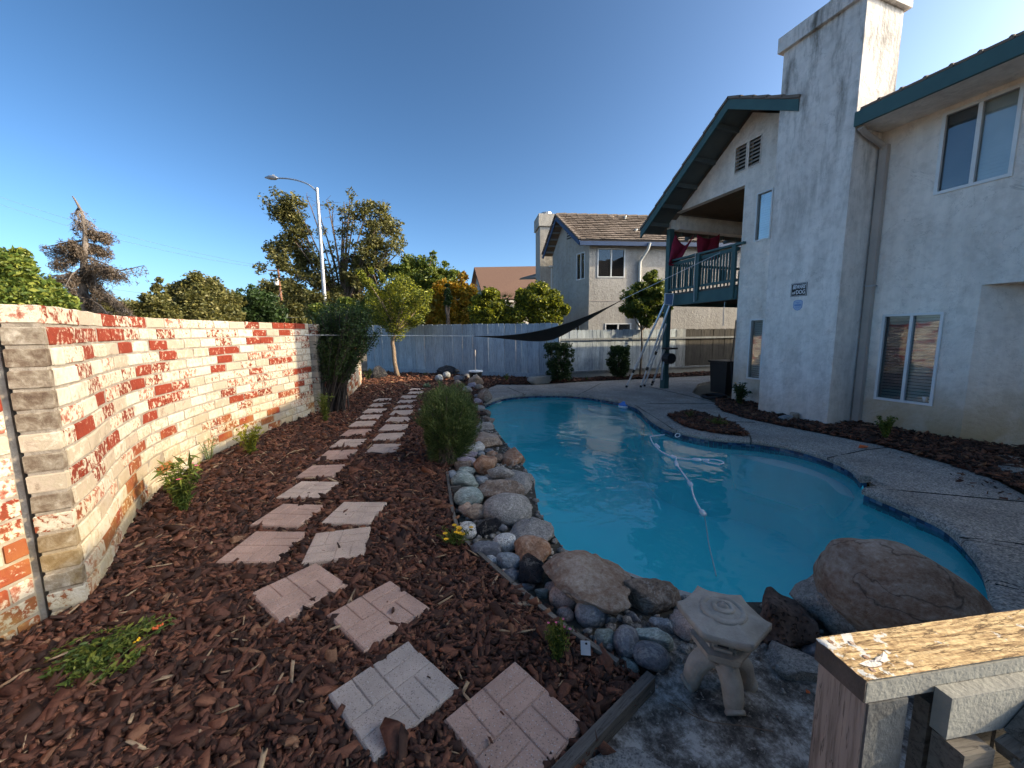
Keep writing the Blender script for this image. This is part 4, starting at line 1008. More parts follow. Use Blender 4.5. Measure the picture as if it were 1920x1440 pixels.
m = MB(); m.bbox((XW+.1, YB1-.06, 3.44), (11.2, YB1+.02, 3.50)); m.build('side_rail', MT['green_trim'], bal)
m = MB(); m.box((XW+.02, YB1+.02, 2.2), (.14, .14, 4.44)); m.build('post', MT['green_trim'], bal)
m = MB(); m.box((XW+.02, YB1+.02, .2), (.17, .17, .4)); m.build('post_base', MT['green_trim'], bal)
m = MB(); m.bbox((XW+.165, 8.8, 4.40), (11.2, 9.05, 4.78)); m.build('side_header', MT['stucco'], bal)
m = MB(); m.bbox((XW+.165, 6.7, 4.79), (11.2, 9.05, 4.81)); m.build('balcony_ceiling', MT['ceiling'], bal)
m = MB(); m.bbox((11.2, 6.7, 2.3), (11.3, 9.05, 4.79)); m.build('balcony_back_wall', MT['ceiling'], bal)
for k in range(6):
    x = 8.3+k*.5; m = MB(); m.box((x, 9.25, 4.35), (.06, .42, .1)); m.build('rafter_tail', MT['green_soffit'], bal)
# downspout
m = MB(); m.tube([(XR+.02, 4.19, 4.68), (XR+.12, 4.185, 4.62), (XW-.10, 4.18, 4.50), (XW-.055, 4.17, 4.44)], .042, 8); ds = m.build('downspout', MT['pipe_beige'], house)
m = MB(); m.box((XW-.052, 4.17, 2.2), (.085, .10, 4.6)); m.build('downspout_pipe', MT['pipe_beige'], ds)
m = MB(); m.box((XW-.05, 4.17, 2.33), (.10, .135, .025)); m.build('pipe_strap', MT['metal'], ds)

# ------------------------------------------------------------------ signs on the chimney
def text_obj(txt, name, size, c, U, V, mat, parent, shear=0.0, offset=0.0, ext=.0006, width=None, font_bold=False):
    cu = bpy.data.curves.new(name, 'FONT'); cu.body = txt; cu.size = size; cu.align_x = 'CENTER'; cu.align_y = 'CENTER'; cu.extrude = ext; cu.shear = shear; cu.offset = offset
    o = bpy.data.objects.new(name, cu); COL.objects.link(o)
    bpy.context.view_layer.update(); dg = bpy.context.evaluated_depsgraph_get()
    me = bpy.data.meshes.new_from_object(o.evaluated_get(dg)); bpy.data.objects.remove(o); me.materials.clear(); me.materials.append(mat); me.name = name
    xs = [v.co.x for v in me.vertices]; k = (width/(max(xs)-min(xs))) if width and xs else 1
    U = Vector(U).normalized(); V = Vector(V).normalized(); Nn = U.cross(V); off = woff(parent)
    for v in me.vertices: v.co = Vector(c) + U*v.co.x*k + V*v.co.y + Nn*v.co.z - off
    me.update(); t = bpy.data.objects.new(name, me); COL.objects.link(t); t.parent = parent; return t
s0 = PX(1484, 532, XC); s1 = PX(1514, 529, XC); s2 = PX(1483, 556, XC); s3 = PX(1513, 555, XC)
cS = (s0+s1+s2+s3)/4; wS = abs((s0.y+s2.y)/2-(s1.y+s3.y)/2); hS = abs((s0.z+s1.z)/2-(s2.z+s3.z)/2)
sg = thing('warning_sign', 'small black sign with white border reading BEWARE of DOG on the chimney', 'sign', (XC-.004, cS.y, cS.z))
m = MB(); m.box((XC-.005, cS.y, cS.z), (.006, wS, hS)); m.build('sign_plate', MT['black'], sg)
m = MB(); b_ = .008
for (yy, zz, w_, h_) in ((0, hS/2-b_*1.4, wS-b_*2, b_*.7), (0, -hS/2+b_*1.4, wS-b_*2, b_*.7), (wS/2-b_*1.2, 0, b_*.7, hS-b_*3), (-wS/2+b_*1.2, 0, b_*.7, hS-b_*3)): m.box((XC-.0088, cS.y+yy, cS.z+zz), (.001, w_, h_))
m.build('sign_border', MT['white'], sg)
text_obj('BEWARE', 'lettering', hS*.42, (XC-.0092, cS.y, cS.z+hS*.20), UW, VZ, MT['white'], sg, shear=.25, offset=.0015, width=wS*.8)
text_obj('of', 'lettering', hS*.30, (XC-.0092, cS.y+wS*.31, cS.z-hS*.22), UW, VZ, MT['white'], sg, offset=.001)
text_obj('DOG', 'lettering', hS*.42, (XC-.0092, cS.y-wS*.12, cS.z-hS*.20), UW, VZ, MT['white'], sg, offset=.0012, width=wS*.55)
d0 = PX(1496, 572, XC)
dc = thing('security_decal', 'pale blue shield-shaped security decal under the warning sign', 'decal', (XC-.003, d0.y, d0.z))
def shield(s_): return [(x*s_, y*s_) for x, y in [(-.9, .75), (-.55, 1), (.55, 1), (.9, .75), (.95, .3), (.9, -.5), (.5, -.95), (0, -1.12), (-.5, -.95), (-.9, -.5), (-.95, .3)]]
MT['decal_blue'] = simple('decal_blue', (.12, .26, .52), rough=.5, bump=0); MT['decal_pale'] = simple('decal_pale', (.36, .48, .64), rough=.5, bump=0)
m = MB(); m.slab(shield(.086), [], (XC-.003, d0.y, d0.z), UW, VZ, .002); m.build('decal_edge', MT['decal_blue'], dc)
m = MB(); m.slab(shield(.077), [], (XC-.0042, d0.y, d0.z), UW, VZ, .001); m.build('decal_field', MT['decal_pale'], dc)
m = MB()
for dz, wd, ht in ((.05, .08, .008), (.032, .03, .007), (.0, .11, .026), (-.035, .09, .006), (-.052, .06, .006)): m.box((XC-.0052, d0.y, d0.z+dz), (.0008, wd, ht))
m.build('decal_print', MT['decal_blue'], dc)

# ------------------------------------------------------------------ red cloths, poles, cables by the balcony
def cloth(label, A, B, Cc, Dd, sag, grp='red cloths drying on the balcony'):
    """A,B top corners; Cc,Dd bottom right, bottom left"""
    n = 14; A, B, Cc, Dd = map(Vector, (A, B, Cc, Dd)); V = []
    for j in range(n+1):
        for i in range(n+1):
            u, v = i/n, j/n; p = A.lerp(B, u).lerp(Dd.lerp(Cc, u), v)
            p.z -= sag*4*u*(1-u)*(1-v*.55); p += Vector((.03*sin(u*17+v*2), .045*sin(u*11+v*3+1), 0))*(.4+v)
            V.append(p)
    Fq = [(j*(n+1)+i, j*(n+1)+i+1, (j+1)*(n+1)+i+1, (j+1)*(n+1)+i) for j in range(n) for i in range(n)]
    o = np_mesh('cloth', [tuple(p) for p in V], Fq, MT['red_cloth'], smooth=True)
    md = o.modifiers.new('thickness', 'SOLIDIFY'); md.thickness = .006
    return tag(o, label, 'cloth', grp)
YC = 8.86
cloth('dark red cloth draped over the balcony rail beside the green corner post', PY(1267, 438, YC), PY(1301, 440, YC), PY(1275, 484, YC-.1), PY(1250, 492, YC-.1), .30)
cloth('smaller dark red cloth hanging in the middle of the balcony opening', PY(1308, 440, YC), PY(1349, 438, YC), PY(1352, 482, YC), PY(1306, 488, YC), .13)
def leanpole(label, a, b, joint=.45, r=.027, name='pool_pole'):
    t = thing(name, label, 'pole', a, 'pool poles leaning on the balcony')
    a = Vector(a); b = Vector(b); j = a.lerp(b, joint)
    m = MB(); m.tube([a, j], r*.8, 8); m.build('inner_tube', MT['alu'], t)
    m = MB(); m.tube([j, b], r, 8); m.build('outer_tube', MT['alu'], t)
    m = MB(); d = (b-a).normalized(); m.tube([j-d*.05, j+d*.05], r*1.35, 8); m.tube([a-d*.0, a+d*.06], r*1.2, 8); m.build('grip', MT['black'], t)
    return t
pb = lambda x, y: G(x, y, .02)
tp = lambda x, y, yy: PY(x, y, yy)
leanpole('long aluminium pool pole leaning on the balcony, leftmost of the four', pb(1174, 726), tp(1248, 566, 8.7), .2)
leanpole('long aluminium pool pole holding the blue skimmer head, second from the left', pb(1201, 726), tp(1260, 560, 8.75), .22)
leanpole('aluminium pool pole third from the left, against the balcony post', pb(1208, 724), tp(1249, 607, 8.8), .55)
leanpole('short aluminium pole with a black grip beside the green post', pb(1222, 722), tp(1246, 656, 8.85), .1)
sk = PY(1254, 562, 8.6); t = thing('leaf_skimmer', 'blue flat leaf skimmer head propped at the balcony corner', 'skimmer', sk)
m = MB(); 
for a, b in (((-.13, 0, .16), (.15, 0, .16)), ((.15, 0, .16), (.12, 0, -.15)), ((.12, 0, -.15), (-.13, 0, -.12)), ((-.13, 0, -.12), (-.13, 0, .16))): m.tube([sk+Vector(a), sk+Vector(b)], .014, 6)
m.build('skimmer_frame', MT['white'], t)
m = MB(); m.box(sk, (.25, .01, .27)); m.build('skimmer_net', simple('blue_net', (.22, .30, .45), (.15, .22, .36), 40, .8, .3), t)
# dark backpack-like pump box on the post and hanging gear
gp = PX(1255, 672, XW-.05); t = thing('hose_reel', 'black hose reel and gear strapped to the green balcony post', 'hose reel', gp)
m = MB(); m.box(gp+Vector((0, 0, .28)), (.26, .34, .05)); m.build('reel_bracket', MT['black'], t)
m = MB(); m.tube([gp+Vector((-.02, -.12, 0)), gp+Vector((-.02, .12, 0))], .15, 12); m.build('reel_drum', MT['black'], t)
m = MB(); m.tube([gp+Vector((-.1, .05, .1)), gp+Vector((-.14, .1, -.3)), gp+Vector((-.1, .16, -.62))], .022, 6); m.build('hose_end', MT['alu'], t)
# hanging cords under the balcony
for (x, y0_, y1_, lab) in ((1359, 566, 611, 'white cord hanging under the balcony near the house corner'), (1304, 472, 566, 'white cord hanging down the balcony rail beside its middle post')):
    a = PX(x, y0_, XW-.12); b = PX(x-3, y1_, XW-.12); m = MB(); m.tube([a, a.lerp(b, .5)+Vector((.0, .015, 0)), b], .008, 5)
    tag(m.build('hanging_cord', MT['rope']), lab, 'cord')
m = MB(); a = PX(1380, 600, XW-.03); m.tube([a, a+Vector((0, .02, -.5)), a+Vector((-.02, .05, -.9)), a+Vector((0, .0, -1.5))], .012, 5); tag(m.build('wall_cable', MT['black']), 'dark cable running down the house corner by the balcony', 'cable')
# dark bin and hose coil under the balcony
q = G(1352, 738, 0); t = thing('storage_bin', 'dark storage bin in the shade under the balcony beside the house corner', 'bin', q)
q2 = Vector((8.75, 7.75, 0)); t.location = q2
m = MB(); m.lathe(q2, [(.33, 0), (.38, .8), (.36, .8), (.3, .1)], 4, tilt=Matrix.Rotation(pi/4, 3, 'Z')); m.build('bin_body', MT['black'], t)
m = MB(); m.box(q2+Vector((0, 0, .83)), (.6, .6, .05)); m.build('bin_lid', MT['black'], t)
q = G(1338, 745, .02); m = MB(); pts = [q+Vector(((.30+.012*sin(a*1.7))*cos(a), (.26)*sin(a), .012*(a/6.28)+.01*sin(a*3))) for a in np.linspace(0, 6.28*5, 120)]; m.tube(pts, .014, 6)
tag(m.build('garden_hose', MT['black'], smooth=True), 'coiled dark garden hose on the deck by the house corner', 'hose')

# ================================================================== shade sail and its ropes
A = D(889, 630, 9.6); B = D(1166, 562, 9.3); Cq = D(1040, 640, 13.0); Cq.z = 1.62
n = 28; V = []
for j in range(n+1):
    for i in range(n+1):
        u, v = i/n, j/n; p = A.lerp(B, u); q = p.lerp(Cq, v*.8*(4*u*(1-u))**.6)
        q.z -= .26*sin(pi*u)**.9 + .16*sin(pi*min(1, v*1.3))*sin(pi*u)*(1 if v < .8 else .8)
        q.z += .10*sin(pi*u)*0
        V.append(q)
Fq = [(j*(n+1)+i, j*(n+1)+i+1, (j+1)*(n+1)+i+1, (j+1)*(n+1)+i) for j in range(n) for i in range(n)]
sailo = np_mesh('shade_sail', [tuple(p) for p in V], Fq, MT['sail'], smooth=True); md = sailo.modifiers.new('thickness', 'SOLIDIFY'); md.thickness = .012
tag(sailo, 'black shade sail stretched above the far end of the pool', 'shade sail')
wa = D(548, 628, 7.35)
def rope(pts, lab, r=.006, sag=.0, mat='rope', name='rope', seg=12):
    a, b = Vector(pts[0]), Vector(pts[-1]); m = MB()
    m.tube([a.lerp(b, k/seg)-Vector((0, 0, sag*4*(k/seg)*(1-k/seg))) for k in range(seg+1)], r, 5)
    return tag(m.build(name, MT[mat]), lab, 'rope')
rope([wa+Vector((.03, -.03, 0)), A], 'thin white rope from the brick wall to the left tip of the black sail', .006)
rope([B, PX(1350, 474, XW-.1)], 'thin pale rope from the right tip of the black sail up to the balcony rail', .009)
t = thing('turnbuckle', 'white metal turnbuckle and hook on the sunlit end of the brick wall', 'hook', wa)
m = MB(); dv = (A-wa).normalized(); m.tube([wa+dv*.1, wa+dv*.34], .010, 6); m.build('shackle_rod', MT['white'], t)
m = MB(); sd = Vector((0, 0, 1)); pts = [wa+dv*(.05+.07*cos(a))+sd*.022*sin(a) for a in np.linspace(0, 2*pi, 15)]; m.tube(pts, .006, 5); m.build('shackle_loop', MT['white'], t)
wb = D(480, 618, 6.6); wc = D(540, 654, 7.4)
rope([wb, wc], 'thin dark cord slanting down the sunlit brick wall', .006, .0, 'black')
m = MB(); q = D(522, 645, 7.1); m.tube([q+Vector((.035*cos(a), .01, .045*sin(a))) for a in np.linspace(0, 2*pi, 14)], .008, 5); tag(m.build('snap_hook', MT['metal']), 'grey snap hook on the dark cord against the brick wall', 'hook')
q = D(207, 655, 3.35); t = thing('wall_anchor', 'small white cleat fixed near the top of the brick wall, in its bend', 'cleat', q)
m = MB(); m.box(q, (.04, .09, .04)); m.tube([q+Vector((.03, -.05, .02)), q+Vector((.03, .05, .02))], .012, 6); m.build('cleat_body', MT['white'], t)
m = MB(); m.tube([q+Vector((.03, -.02, 0)), q+Vector((.035, -.03, -.10))], .006, 5); m.build('cleat_cord', MT['black'], t)

# ================================================================== neighbouring house
nh = thing('house', 'grey stucco neighbour house with blue gutter and tan tiled roof behind the fence', 'house', (12, 18, 0))
E1 = D(1087, 449, 16.5); E3 = D(1254, 452, 16.95); PK = D(1043, 404, 18.2); R3 = D(1213, 409, 18.75); E2 = D(1018, 479, 19.9)
ev = (E3-E1); ev.z = 0; Lf = 11.0; ev.normalize(); E3 = E1+ev*Lf; rv = (R3-PK); rv.z = 0; rv.normalize(); RR = PK+ev*Lf
zE = E1.z
up_ = (PK-E1); sN = up_.normalized()
m = MB(); nrm = ev.cross(sN).normalized()
def quad_slab(m, a, b, c_, d_, th, nn):
    vs = [a, b, c_, d_, a-nn*th, b-nn*th, c_-nn*th, d_-nn*th]; m.add(vs, [(0, 1, 2, 3), (7, 6, 5, 4), (0, 4, 5, 1), (1, 5, 6, 2), (2, 6, 7, 3), (3, 7, 4, 0)])
quad_slab(m, E1, E3, RR, PK, .08, nrm); E4 = E2+ev*Lf
n2 = (PK-E2).cross(ev).normalized()
quad_slab(m, E2, PK, RR, E4, .08, n2 if n2.z > 0 else -n2)
nroof = m.build('roof', MT['tile_grey'], nh)
nc = 13
for k in range(nc):
    a = E1.lerp(PK, k/nc)+nrm*.03; b = E3.lerp(RR, k/nc)+nrm*.03; a2 = E1.lerp(PK, (k+1)/nc)+nrm*.012; b2 = E3.lerp(RR, (k+1)/nc)+nrm*.012
    nt_ = 34; m = MB()
    for i in range(nt_):
        f0 = i/nt_; f1 = (i+.94)/nt_; j_ = random.uniform(-.012, .012)
        quad_slab(m, a.lerp(b, f0)+nrm*(.03+j_)-sN*.0, a.lerp(b, f1)+nrm*(.03+j_), a2.lerp(b2, f1), a2.lerp(b2, f0), .03, nrm)
    tag(m.build('tile_course', MT['tile_grey'], nroof), kind='stuff')
for k in range(9):
    a = E1.lerp(PK, k/9); b = E1.lerp(PK, (k+.9)/9); m = MB(); m.bar(a+nrm*.07-ev*.02, b+nrm*.05-ev*.02, .12, .07, nrm); m.build('rake_tile', MT['tile_grey'], nroof)
for k in range(9):
    a = E2.lerp(PK, k/9); b = E2.lerp(PK, (k+.9)/9); m = MB(); m.bar(a+Vector((0, 0, .05))-ev*.02, b+Vector((0, 0, .04))-ev*.02, .12, .07, n2); m.build('rake_tile', MT['tile_grey'], nroof)
for k in range(16):
    a = PK+ev*(k*.5); m = MB(); m.tube([a+Vector((0, 0, .02)), a+ev*.48+Vector((0, 0, .05))], .09, 8); m.build('ridge_tile', MT['tile_grey'], nroof)
m = MB(); m.bar(E1-Vector((0, 0, .13))-nrm*.02, E3-Vector((0, 0, .13)), .09, .17); m.build('gutter', MT['blue_trim'], nh)
m = MB(); m.bar(E1-Vector((0, 0, .14))-ev*.01, PK-Vector((0, 0, .14))-ev*.01, .04, .16); m.build('barge_board', MT['blue_trim'], nh)
m = MB(); m.bar(E2-Vector((0, 0, .14))-ev*.01, PK-Vector((0, 0, .14))-ev*.01, .04, .16); m.build('barge_board', MT['blue_trim'], nh)
# walls
pv = Vector((E2.x-E1.x, E2.y-E1.y, 0)).normalized()
W1 = D(1105, 500, 17.0); W1.z = 0; W1 = Vector((W1.x, W1.y, 0)); zt = zE-.1
wl_ = [W1, W1+ev*12]
q2_ = D(1036, 500, 19.6); W2 = Vector((q2_.x, q2_.y, 0))
fl = (wl_[1]-W1).length; holes = []
def wpx(O, U, px):
    """pixel corners on the vertical plane through O along U -> (u, z) box"""
    nn = Vector((-U.y, U.x, 0)); r = []
    for p in px:
        d = ray(*p); t = (O-CAM).dot(nn)/d.dot(nn); q = CAM+d*t; r.append(((q-O).dot(U), q.z))
    us = sorted(a[0] for a in r); zs = sorted(a[1] for a in r); k = len(r)//2
    return sum(us[:k])/k, sum(us[k:])/k, sum(zs[:k])/k, sum(zs[k:])/k
nw = [wpx(W1, ev, [(1120, 465), (1172, 466), (1120, 520), (1172, 521)]), wpx(W1, ev, [(1134, 606), (1183, 606), (1134, 650), (1183, 650)])]
m = MB(); m.slab([(0, -.1), (fl, -.1), (fl, zt), (0, zt)], [[(a, c_), (b, c_), (b, d_), (a, d_)] for a, b, c_, d_ in nw], W1, ev, VZ, .15); m.build('wall', MT['stucco_neighbour'], nh)
for a, b, c_, d_ in nw: window(nh, W1+ev*a+Vector((0, 0, c_)), ev, VZ, b-a, d_-c_, blind=0, frame=.05, screen=1)
gu = (W1-W2); gl = gu.length; gu.normalize()
uP = (Vector((PK.x, PK.y, 0))-W2).dot(gu)
gw = [wpx(W2, gu, [(1081, 477), (1097, 471), (1081, 527), (1097, 522)]), wpx(W2, gu, [(1072, 608), (1087, 607), (1072, 640), (1087, 640)])]
m = MB(); m.slab([(0, -.1), (gl, -.1), (gl, zt), (uP, PK.z-.15), (0, zt-.0)], [[(a, c_), (b, c_), (b, d_), (a, d_)] for a, b, c_, d_ in gw], W2, gu, VZ, .15); m.build('gable_wall', MT['stucco_neighbour'], nh)
for a, b, c_, d_ in gw: window(nh, W2+gu*a+Vector((0, 0, c_)), gu, VZ, b-a, d_-c_, blind=0, frame=.045, screen=0)
v0 = wpx(W2, gu, [(1064, 436), (1071, 432), (1064, 448), (1071, 446)]); gn = gu.cross(Vector(VZ))
m = MB()
for k in range(4): m.bar(W2+gu*v0[0]+Vector((0, 0, v0[2]+.12*k))+gn*.02, W2+gu*v0[1]+Vector((0, 0, v0[2]+.12*k))+gn*.02, .03, .05)
m.build('gable_vent', MT['black'], nh)
m = MB(); m.bar(W1+Vector((0, 0, 3.05))+ev*.02-Vector((-ev.y, ev.x, 0))*.006, W1+ev*8+Vector((0, 0, 3.05))-Vector((-ev.y, ev.x, 0))*.006, .01, .03); m.build('expansion_strip', MT['pipe_beige'], nh)
for k in range(1, 6):
    a = E2.lerp(PK, k/6); w3 = a + ev*.75; m = MB(); m.bar(a-Vector((0, 0, .16)), w3-Vector((0, 0, .16)), .08, .08); m.build('lookout', MT['grey_soffit'], nh)
for k in range(1, 6):
    a = E1.lerp(PK, k/6); w3 = a + ev*.5; m = MB(); m.bar(a-Vector((0, 0, .16)), w3-Vector((0, 0, .16)), .08, .08); m.build('lookout', MT['grey_soffit'], nh)
# chimney of the neighbour
cc = D(1021, 500, 20.6); cc.z = 0; zc = D(1017, 427, 20.2).z; zc2 = D(1017, 405, 20.2).z
m = MB(); m.box((cc.x+.15, cc.y+.2, zc/2), (.85, 1.3, zc), R=Matrix.Rotation(atan2(ev.y, ev.x), 3, 'Z')); nch = m.build('chimney', MT['stucco_neighbour'], nh)
m = MB(); m.box((cc.x+.15, cc.y+.2, (zc+zc2)/2), (1.0, 1.45, zc2-zc), R=Matrix.Rotation(atan2(ev.y, ev.x), 3, 'Z')); m.build('chimney_cap', MT['stucco_neighbour'], nch)
m = MB(); m.lathe((cc.x+.15, cc.y+.1, zc2), [(.2, 0), (.2, .1), (.3, .1), (.3, .2), (.2, .22)], 12); m.build('flue', MT['metal'], nch)
# white downspout
qd = wpx(W1, ev, [(1199, 462), (1201, 470), (1199, 520), (1201, 650)]); fn = -Vector((-ev.y, ev.x, 0))
base = W1+ev*qd[0]+fn*.06; m = MB(); m.tube([base+ev*.28+Vector((0, 0, zt+.0))+fn*.3, base+ev*.25+Vector((0, 0, zt-.25))+fn*.22, base+Vector((0, 0, zt-.75)), base+Vector((0, 0, 0))], .06, 8); m.build('downspout', MT['pipe_white'], nh)
# roof vents
for (x, y, d_, kind) in ((1142, 409, 18.7, 0), (1172, 412, 18.4, 1), (1192, 437, 17.5, 1), (1238, 438, 17.4, 1)):
    p = D(x, y, d_); m = MB()
    if kind == 0: m.lathe(p-Vector((0, 0, .1)), [(.14, -.1), (.14, .05), (.34, .06), (.30, .16), (.12, .2)], 12)
    else: m.lathe(p-Vector((0, 0, .25)), [(.16, 0), (.05, .07), (.05, .36), (.075, .36), (.075, .42)], 10)
    m.build('roof_vent', MT['tile_grey'] if kind == 0 else MT['pipe_white'], nh)
p = D(1033, 520, 18.6); m = MB(); m.tube([Vector((p.x, p.y, 0)), D(1034, 501, 18.6)], .03, 6); m.lathe(D(1034, 501, 18.6), [(.13, 0), (.13, .06)], 10); m.build('vent_pipe', MT['pipe_white'], nh)
# low side eave of the neighbour
a = D(976, 521, 23); b = D(1003, 500, 21.5); b2_ = D(1004, 520, 21.5); m = MB(); quad_slab(m, a, b2_, b2_+ev*1.5, b+ev*1.5, .25, Vector((0, -1, .3)).normalized()); m.build('lower_eave', MT['grey_soffit'], nh)

# brown roofed house further back
bh = thing('house', 'distant house with plain brown shingle roof seen over the hedge', 'house', (3, 40, 0))
a = D(889, 501, 38); b = D(1010, 499, 38.5); c1 = D(907, 560, 33.5); d1 = D(1020, 560, 34); nn = Vector((0, -.6, .8))
m = MB(); quad_slab(m, c1, d1, b, a, .15, nn)
a3 = D(880, 548, 43); quad_slab(m, a3, a, b+Vector((0, 8, -2)), b+Vector((0, 9, -2.4)), .15, Vector((0, .6, .8))); m.build('roof', MT['shingle'], bh)
m = MB(); pts = [c1+Vector((.4, .5, -.2)), a+Vector((.4, 0, -.3)), a3+Vector((.4, -.5, -.2)), Vector((a3.x+.4, a3.y-.5, 0)), Vector((c1.x+.4, c1.y+.5, 0))]
pts2 = [p+Vector((12, 0, 0)) for p in pts]; m.add(pts+pts2, [(0, 1, 2, 3, 4), (9, 8, 7, 6, 5), (0, 4, 9, 5), (3, 2, 7, 8)]); m.build('wall', MT['stucco_neighbour'], bh)

# ================================================================== street lamp, utility poles, wires
def lamp():
    d = 22.0; top = D(594, 352, d); bs = D(613, 610, d); base = Vector((top.x, top.y, 0))
    t = thing('street_lamp', 'tall silver street lamp with one curved arm above the trees', 'street lamp', base)
    m = MB(); m.tube([base, Vector((top.x, top.y, top.z))], [.13, .075], 12); m.build('pole', MT['metal'], t)
    hd = D(520, 334, d+1.0); pts = smooth_path([Vector((top.x, top.y, top.z-.25)), D(580, 347, d+.15), D(560, 339, d+.4), D(540, 335, d+.7), hd], 5)
    m = MB(); m.tube(pts, .04, 8); m.build('arm', MT['metal'], t)
    e = D(497, 332, d+1.3); dv = (e-hd).normalized()
    m = MB(); Q = [hd, hd.lerp(e, .15), hd.lerp(e, .6), e+Vector((0, 0, -.03))]; m.tube(Q, [.06, .12, .13, .04], 8); m.build('lamp_head', MT['metal'], t)
    m = MB(); m.box(hd.lerp(e, .3)+Vector((0, 0, .12)), (.1, .1, .1)); m.build('photocell', MT['metal'], t)
lamp()
def upole(x0, y0, x1, y1, d, lab, cross=True):
    a = D(x0, y0, d); b = D(x1, y1, d); a = Vector((a.x, a.y, 0)); t = thing('utility_pole', lab, 'utility pole', a)
    m = MB(); m.tube([a, b], [.16, .11], 8); m.build('pole', MT['pole_wood'], t)
    if cross:
        m = MB(); m.bar(b+Vector((-1.0, .1, -.3)), b+Vector((1.0, -.1, -.3)), .1, .12); m.build('crossarm', MT['twig_grey'], t)
        m = MB(); m.lathe(b+Vector((-.2, -.2, -1.9)), [(.22, 0), (.24, .1), (.24, .7), (.15, .8)], 10); m.build('transformer', MT['pipe_white'], t)
upole(533, 606, 521, 502, 42, 'brown wooden utility pole with crossarm and pale transformer, left of the street lamp')
upole(490, 606, 489, 560, 46, 'short grey post rising from the shrubs behind the brick wall', False)
def wire(a, b, lab, sag=.6, r=.02):
    m = MB(); m.tube([a.lerp(b, k/16)-Vector((0, 0, sag*4*(k/16)*(1-k/16))) for k in range(17)], r, 4)
    tag(m.build('power_line', MT['wire']), lab, 'wire', 'power lines over the brick wall')
wire(D(-60, 348, 40), D(521, 504, 42), 'highest power line, crossing the sky on the left', .8, .009)
wire(D(-60, 362, 40), D(521, 506, 42), 'power line just below the highest one', 1.0, .009)
wire(D(210, 542, 40), D(530, 555, 42), 'power line passing right of the dead cedar', .5, .012)
wire(D(60, 571, 40), D(560, 595, 42), 'lowest power line just above the brick wall', .6, .013)
wire(D(400, 606, 40), D(530, 545, 42), 'slack wire curving up to the utility pole', 1.2, .013)

# ================================================================== trees
def leaves(name, cl, size, mat, parent, seed, aspect=.5, flat=.9, droop=0.0):
    """cl: list of (centre, radius or (rx,ry,rz), count)"""
    g = np.random.default_rng(seed); Cs = []; 
    for c_, r_, n_ in cl:
        r_ = np.array(r_ if hasattr(r_, '__len__') else (r_, r_, r_), float)
        v = g.normal(size=(n_, 3)); v /= np.linalg.norm(v, axis=1)[:, None]; v *= (g.uniform(size=(n_, 1))**.45)
        Cs.append(np.array(c_)+v*r_)
    P = np.concatenate(Cs); k = len(P); L = size*np.exp(g.normal(0, .3, k)); R = rotmats(k, g, flat)
    b = np.array([[-1, 0, 0], [0, -aspect, .12], [1, 0, -.1], [0, aspect, .12]])
    V = b[None]*L[:, None, None]; V = np.einsum('nij,nkj->nki', R, V)
    if droop: V[:, 2, 2] -= droop*L
    V += P[:, None, :]; Fa = np.array([[0, 1, 2], [0, 2, 3]])[None]+(np.arange(k)*4)[:, None, None]
    return np_mesh(name, V.reshape(-1, 3), Fa.reshape(-1, 3), mat, parent)
def limb(m, a, b, r0, r1, g, n=6, wob=.08, sides=6):
    a = Vector(a); b = Vector(b); L = (b-a).length; pts = []
    o = Vector((g.uniform(-1, 1), g.uniform(-1, 1), g.uniform(-.3, 1)))*wob*L
    for k in range(n+1):
        t = k/n; pts.append(a.lerp(b, t)+o*sin(pi*t)+Vector((g.uniform(-1, 1), g.uniform(-1, 1), g.uniform(-1, 1)))*wob*L*.15*(0 < k < n))
    m.tube(pts, [r0+(r1-r0)*k/n for k in range(n+1)], sides, cap=False); return pts
def tree(label, base, fork, blobs, leafn, leafs, mat, bark='trunk', r0=.15, seed=1, group=None, cat='tree', name='tree', sub=5, clus=.42, twigs=True, dens_top=False, aspect=.5):
    """blobs: (centre, radius) of the masses of the crown"""
    g = random.Random(seed); base = Vector(base); t = thing(name, label, cat, base, group); m = MB()
    fork = Vector(fork); limb(m, base, fork, r0, r0*.7, g, 6, .04, 8); cl = []
    tot = sum(r**2 for _, r in blobs); leafn = int(leafn*4.6); leafs = leafs*1.0; clus = clus*1.2; sub = int(sub*1.4)
    for c_, r in blobs:
        c_ = Vector(c_); limb(m, fork, c_, r0*.5, r0*.16, g, 7, .10)
        ns = max(3, int(sub*(r/0.8)**.6)+2) ; per = int(leafn*(r*r/tot)/ns)
        for k in range(ns):
            v = Vector((g.gauss(0, 1), g.gauss(0, 1), g.gauss(0, .8))).normalized()*r*(g.random()**.4)*.95
            q = c_+v
            if twigs: limb(m, c_, q, r0*.13, r0*.04, g, 3, .12, 4)
            rr = r*clus*g.uniform(.7, 1.25); cl.append((q, (rr, rr, rr*.75), max(4, per)))
        cl.append((c_, (r*1.22, r*1.22, r*1.1), max(6, int(per*ns*.16))))
    m.build('trunk', MT[bark], t, smooth=True)
    o = leaves('crown', cl, leafs, mat, t, seed, aspect=aspect); o['kind'] = 'stuff'
    return t, cl
def B_(d, *L): return [(D(x, y, d+dd), r/F*d) for (x, y, r, dd) in L]
def gb(x, d): p = D(x, 620, d); return (p.x, p.y, -.05)
LD, LM, LB, LO, LA, LG = (MT['leaf_dark'], MT['leaf_mid'], MT['leaf_bright'], MT['leaf_olive'], MT['leaf_autumn'], MT['leaf_grey'])
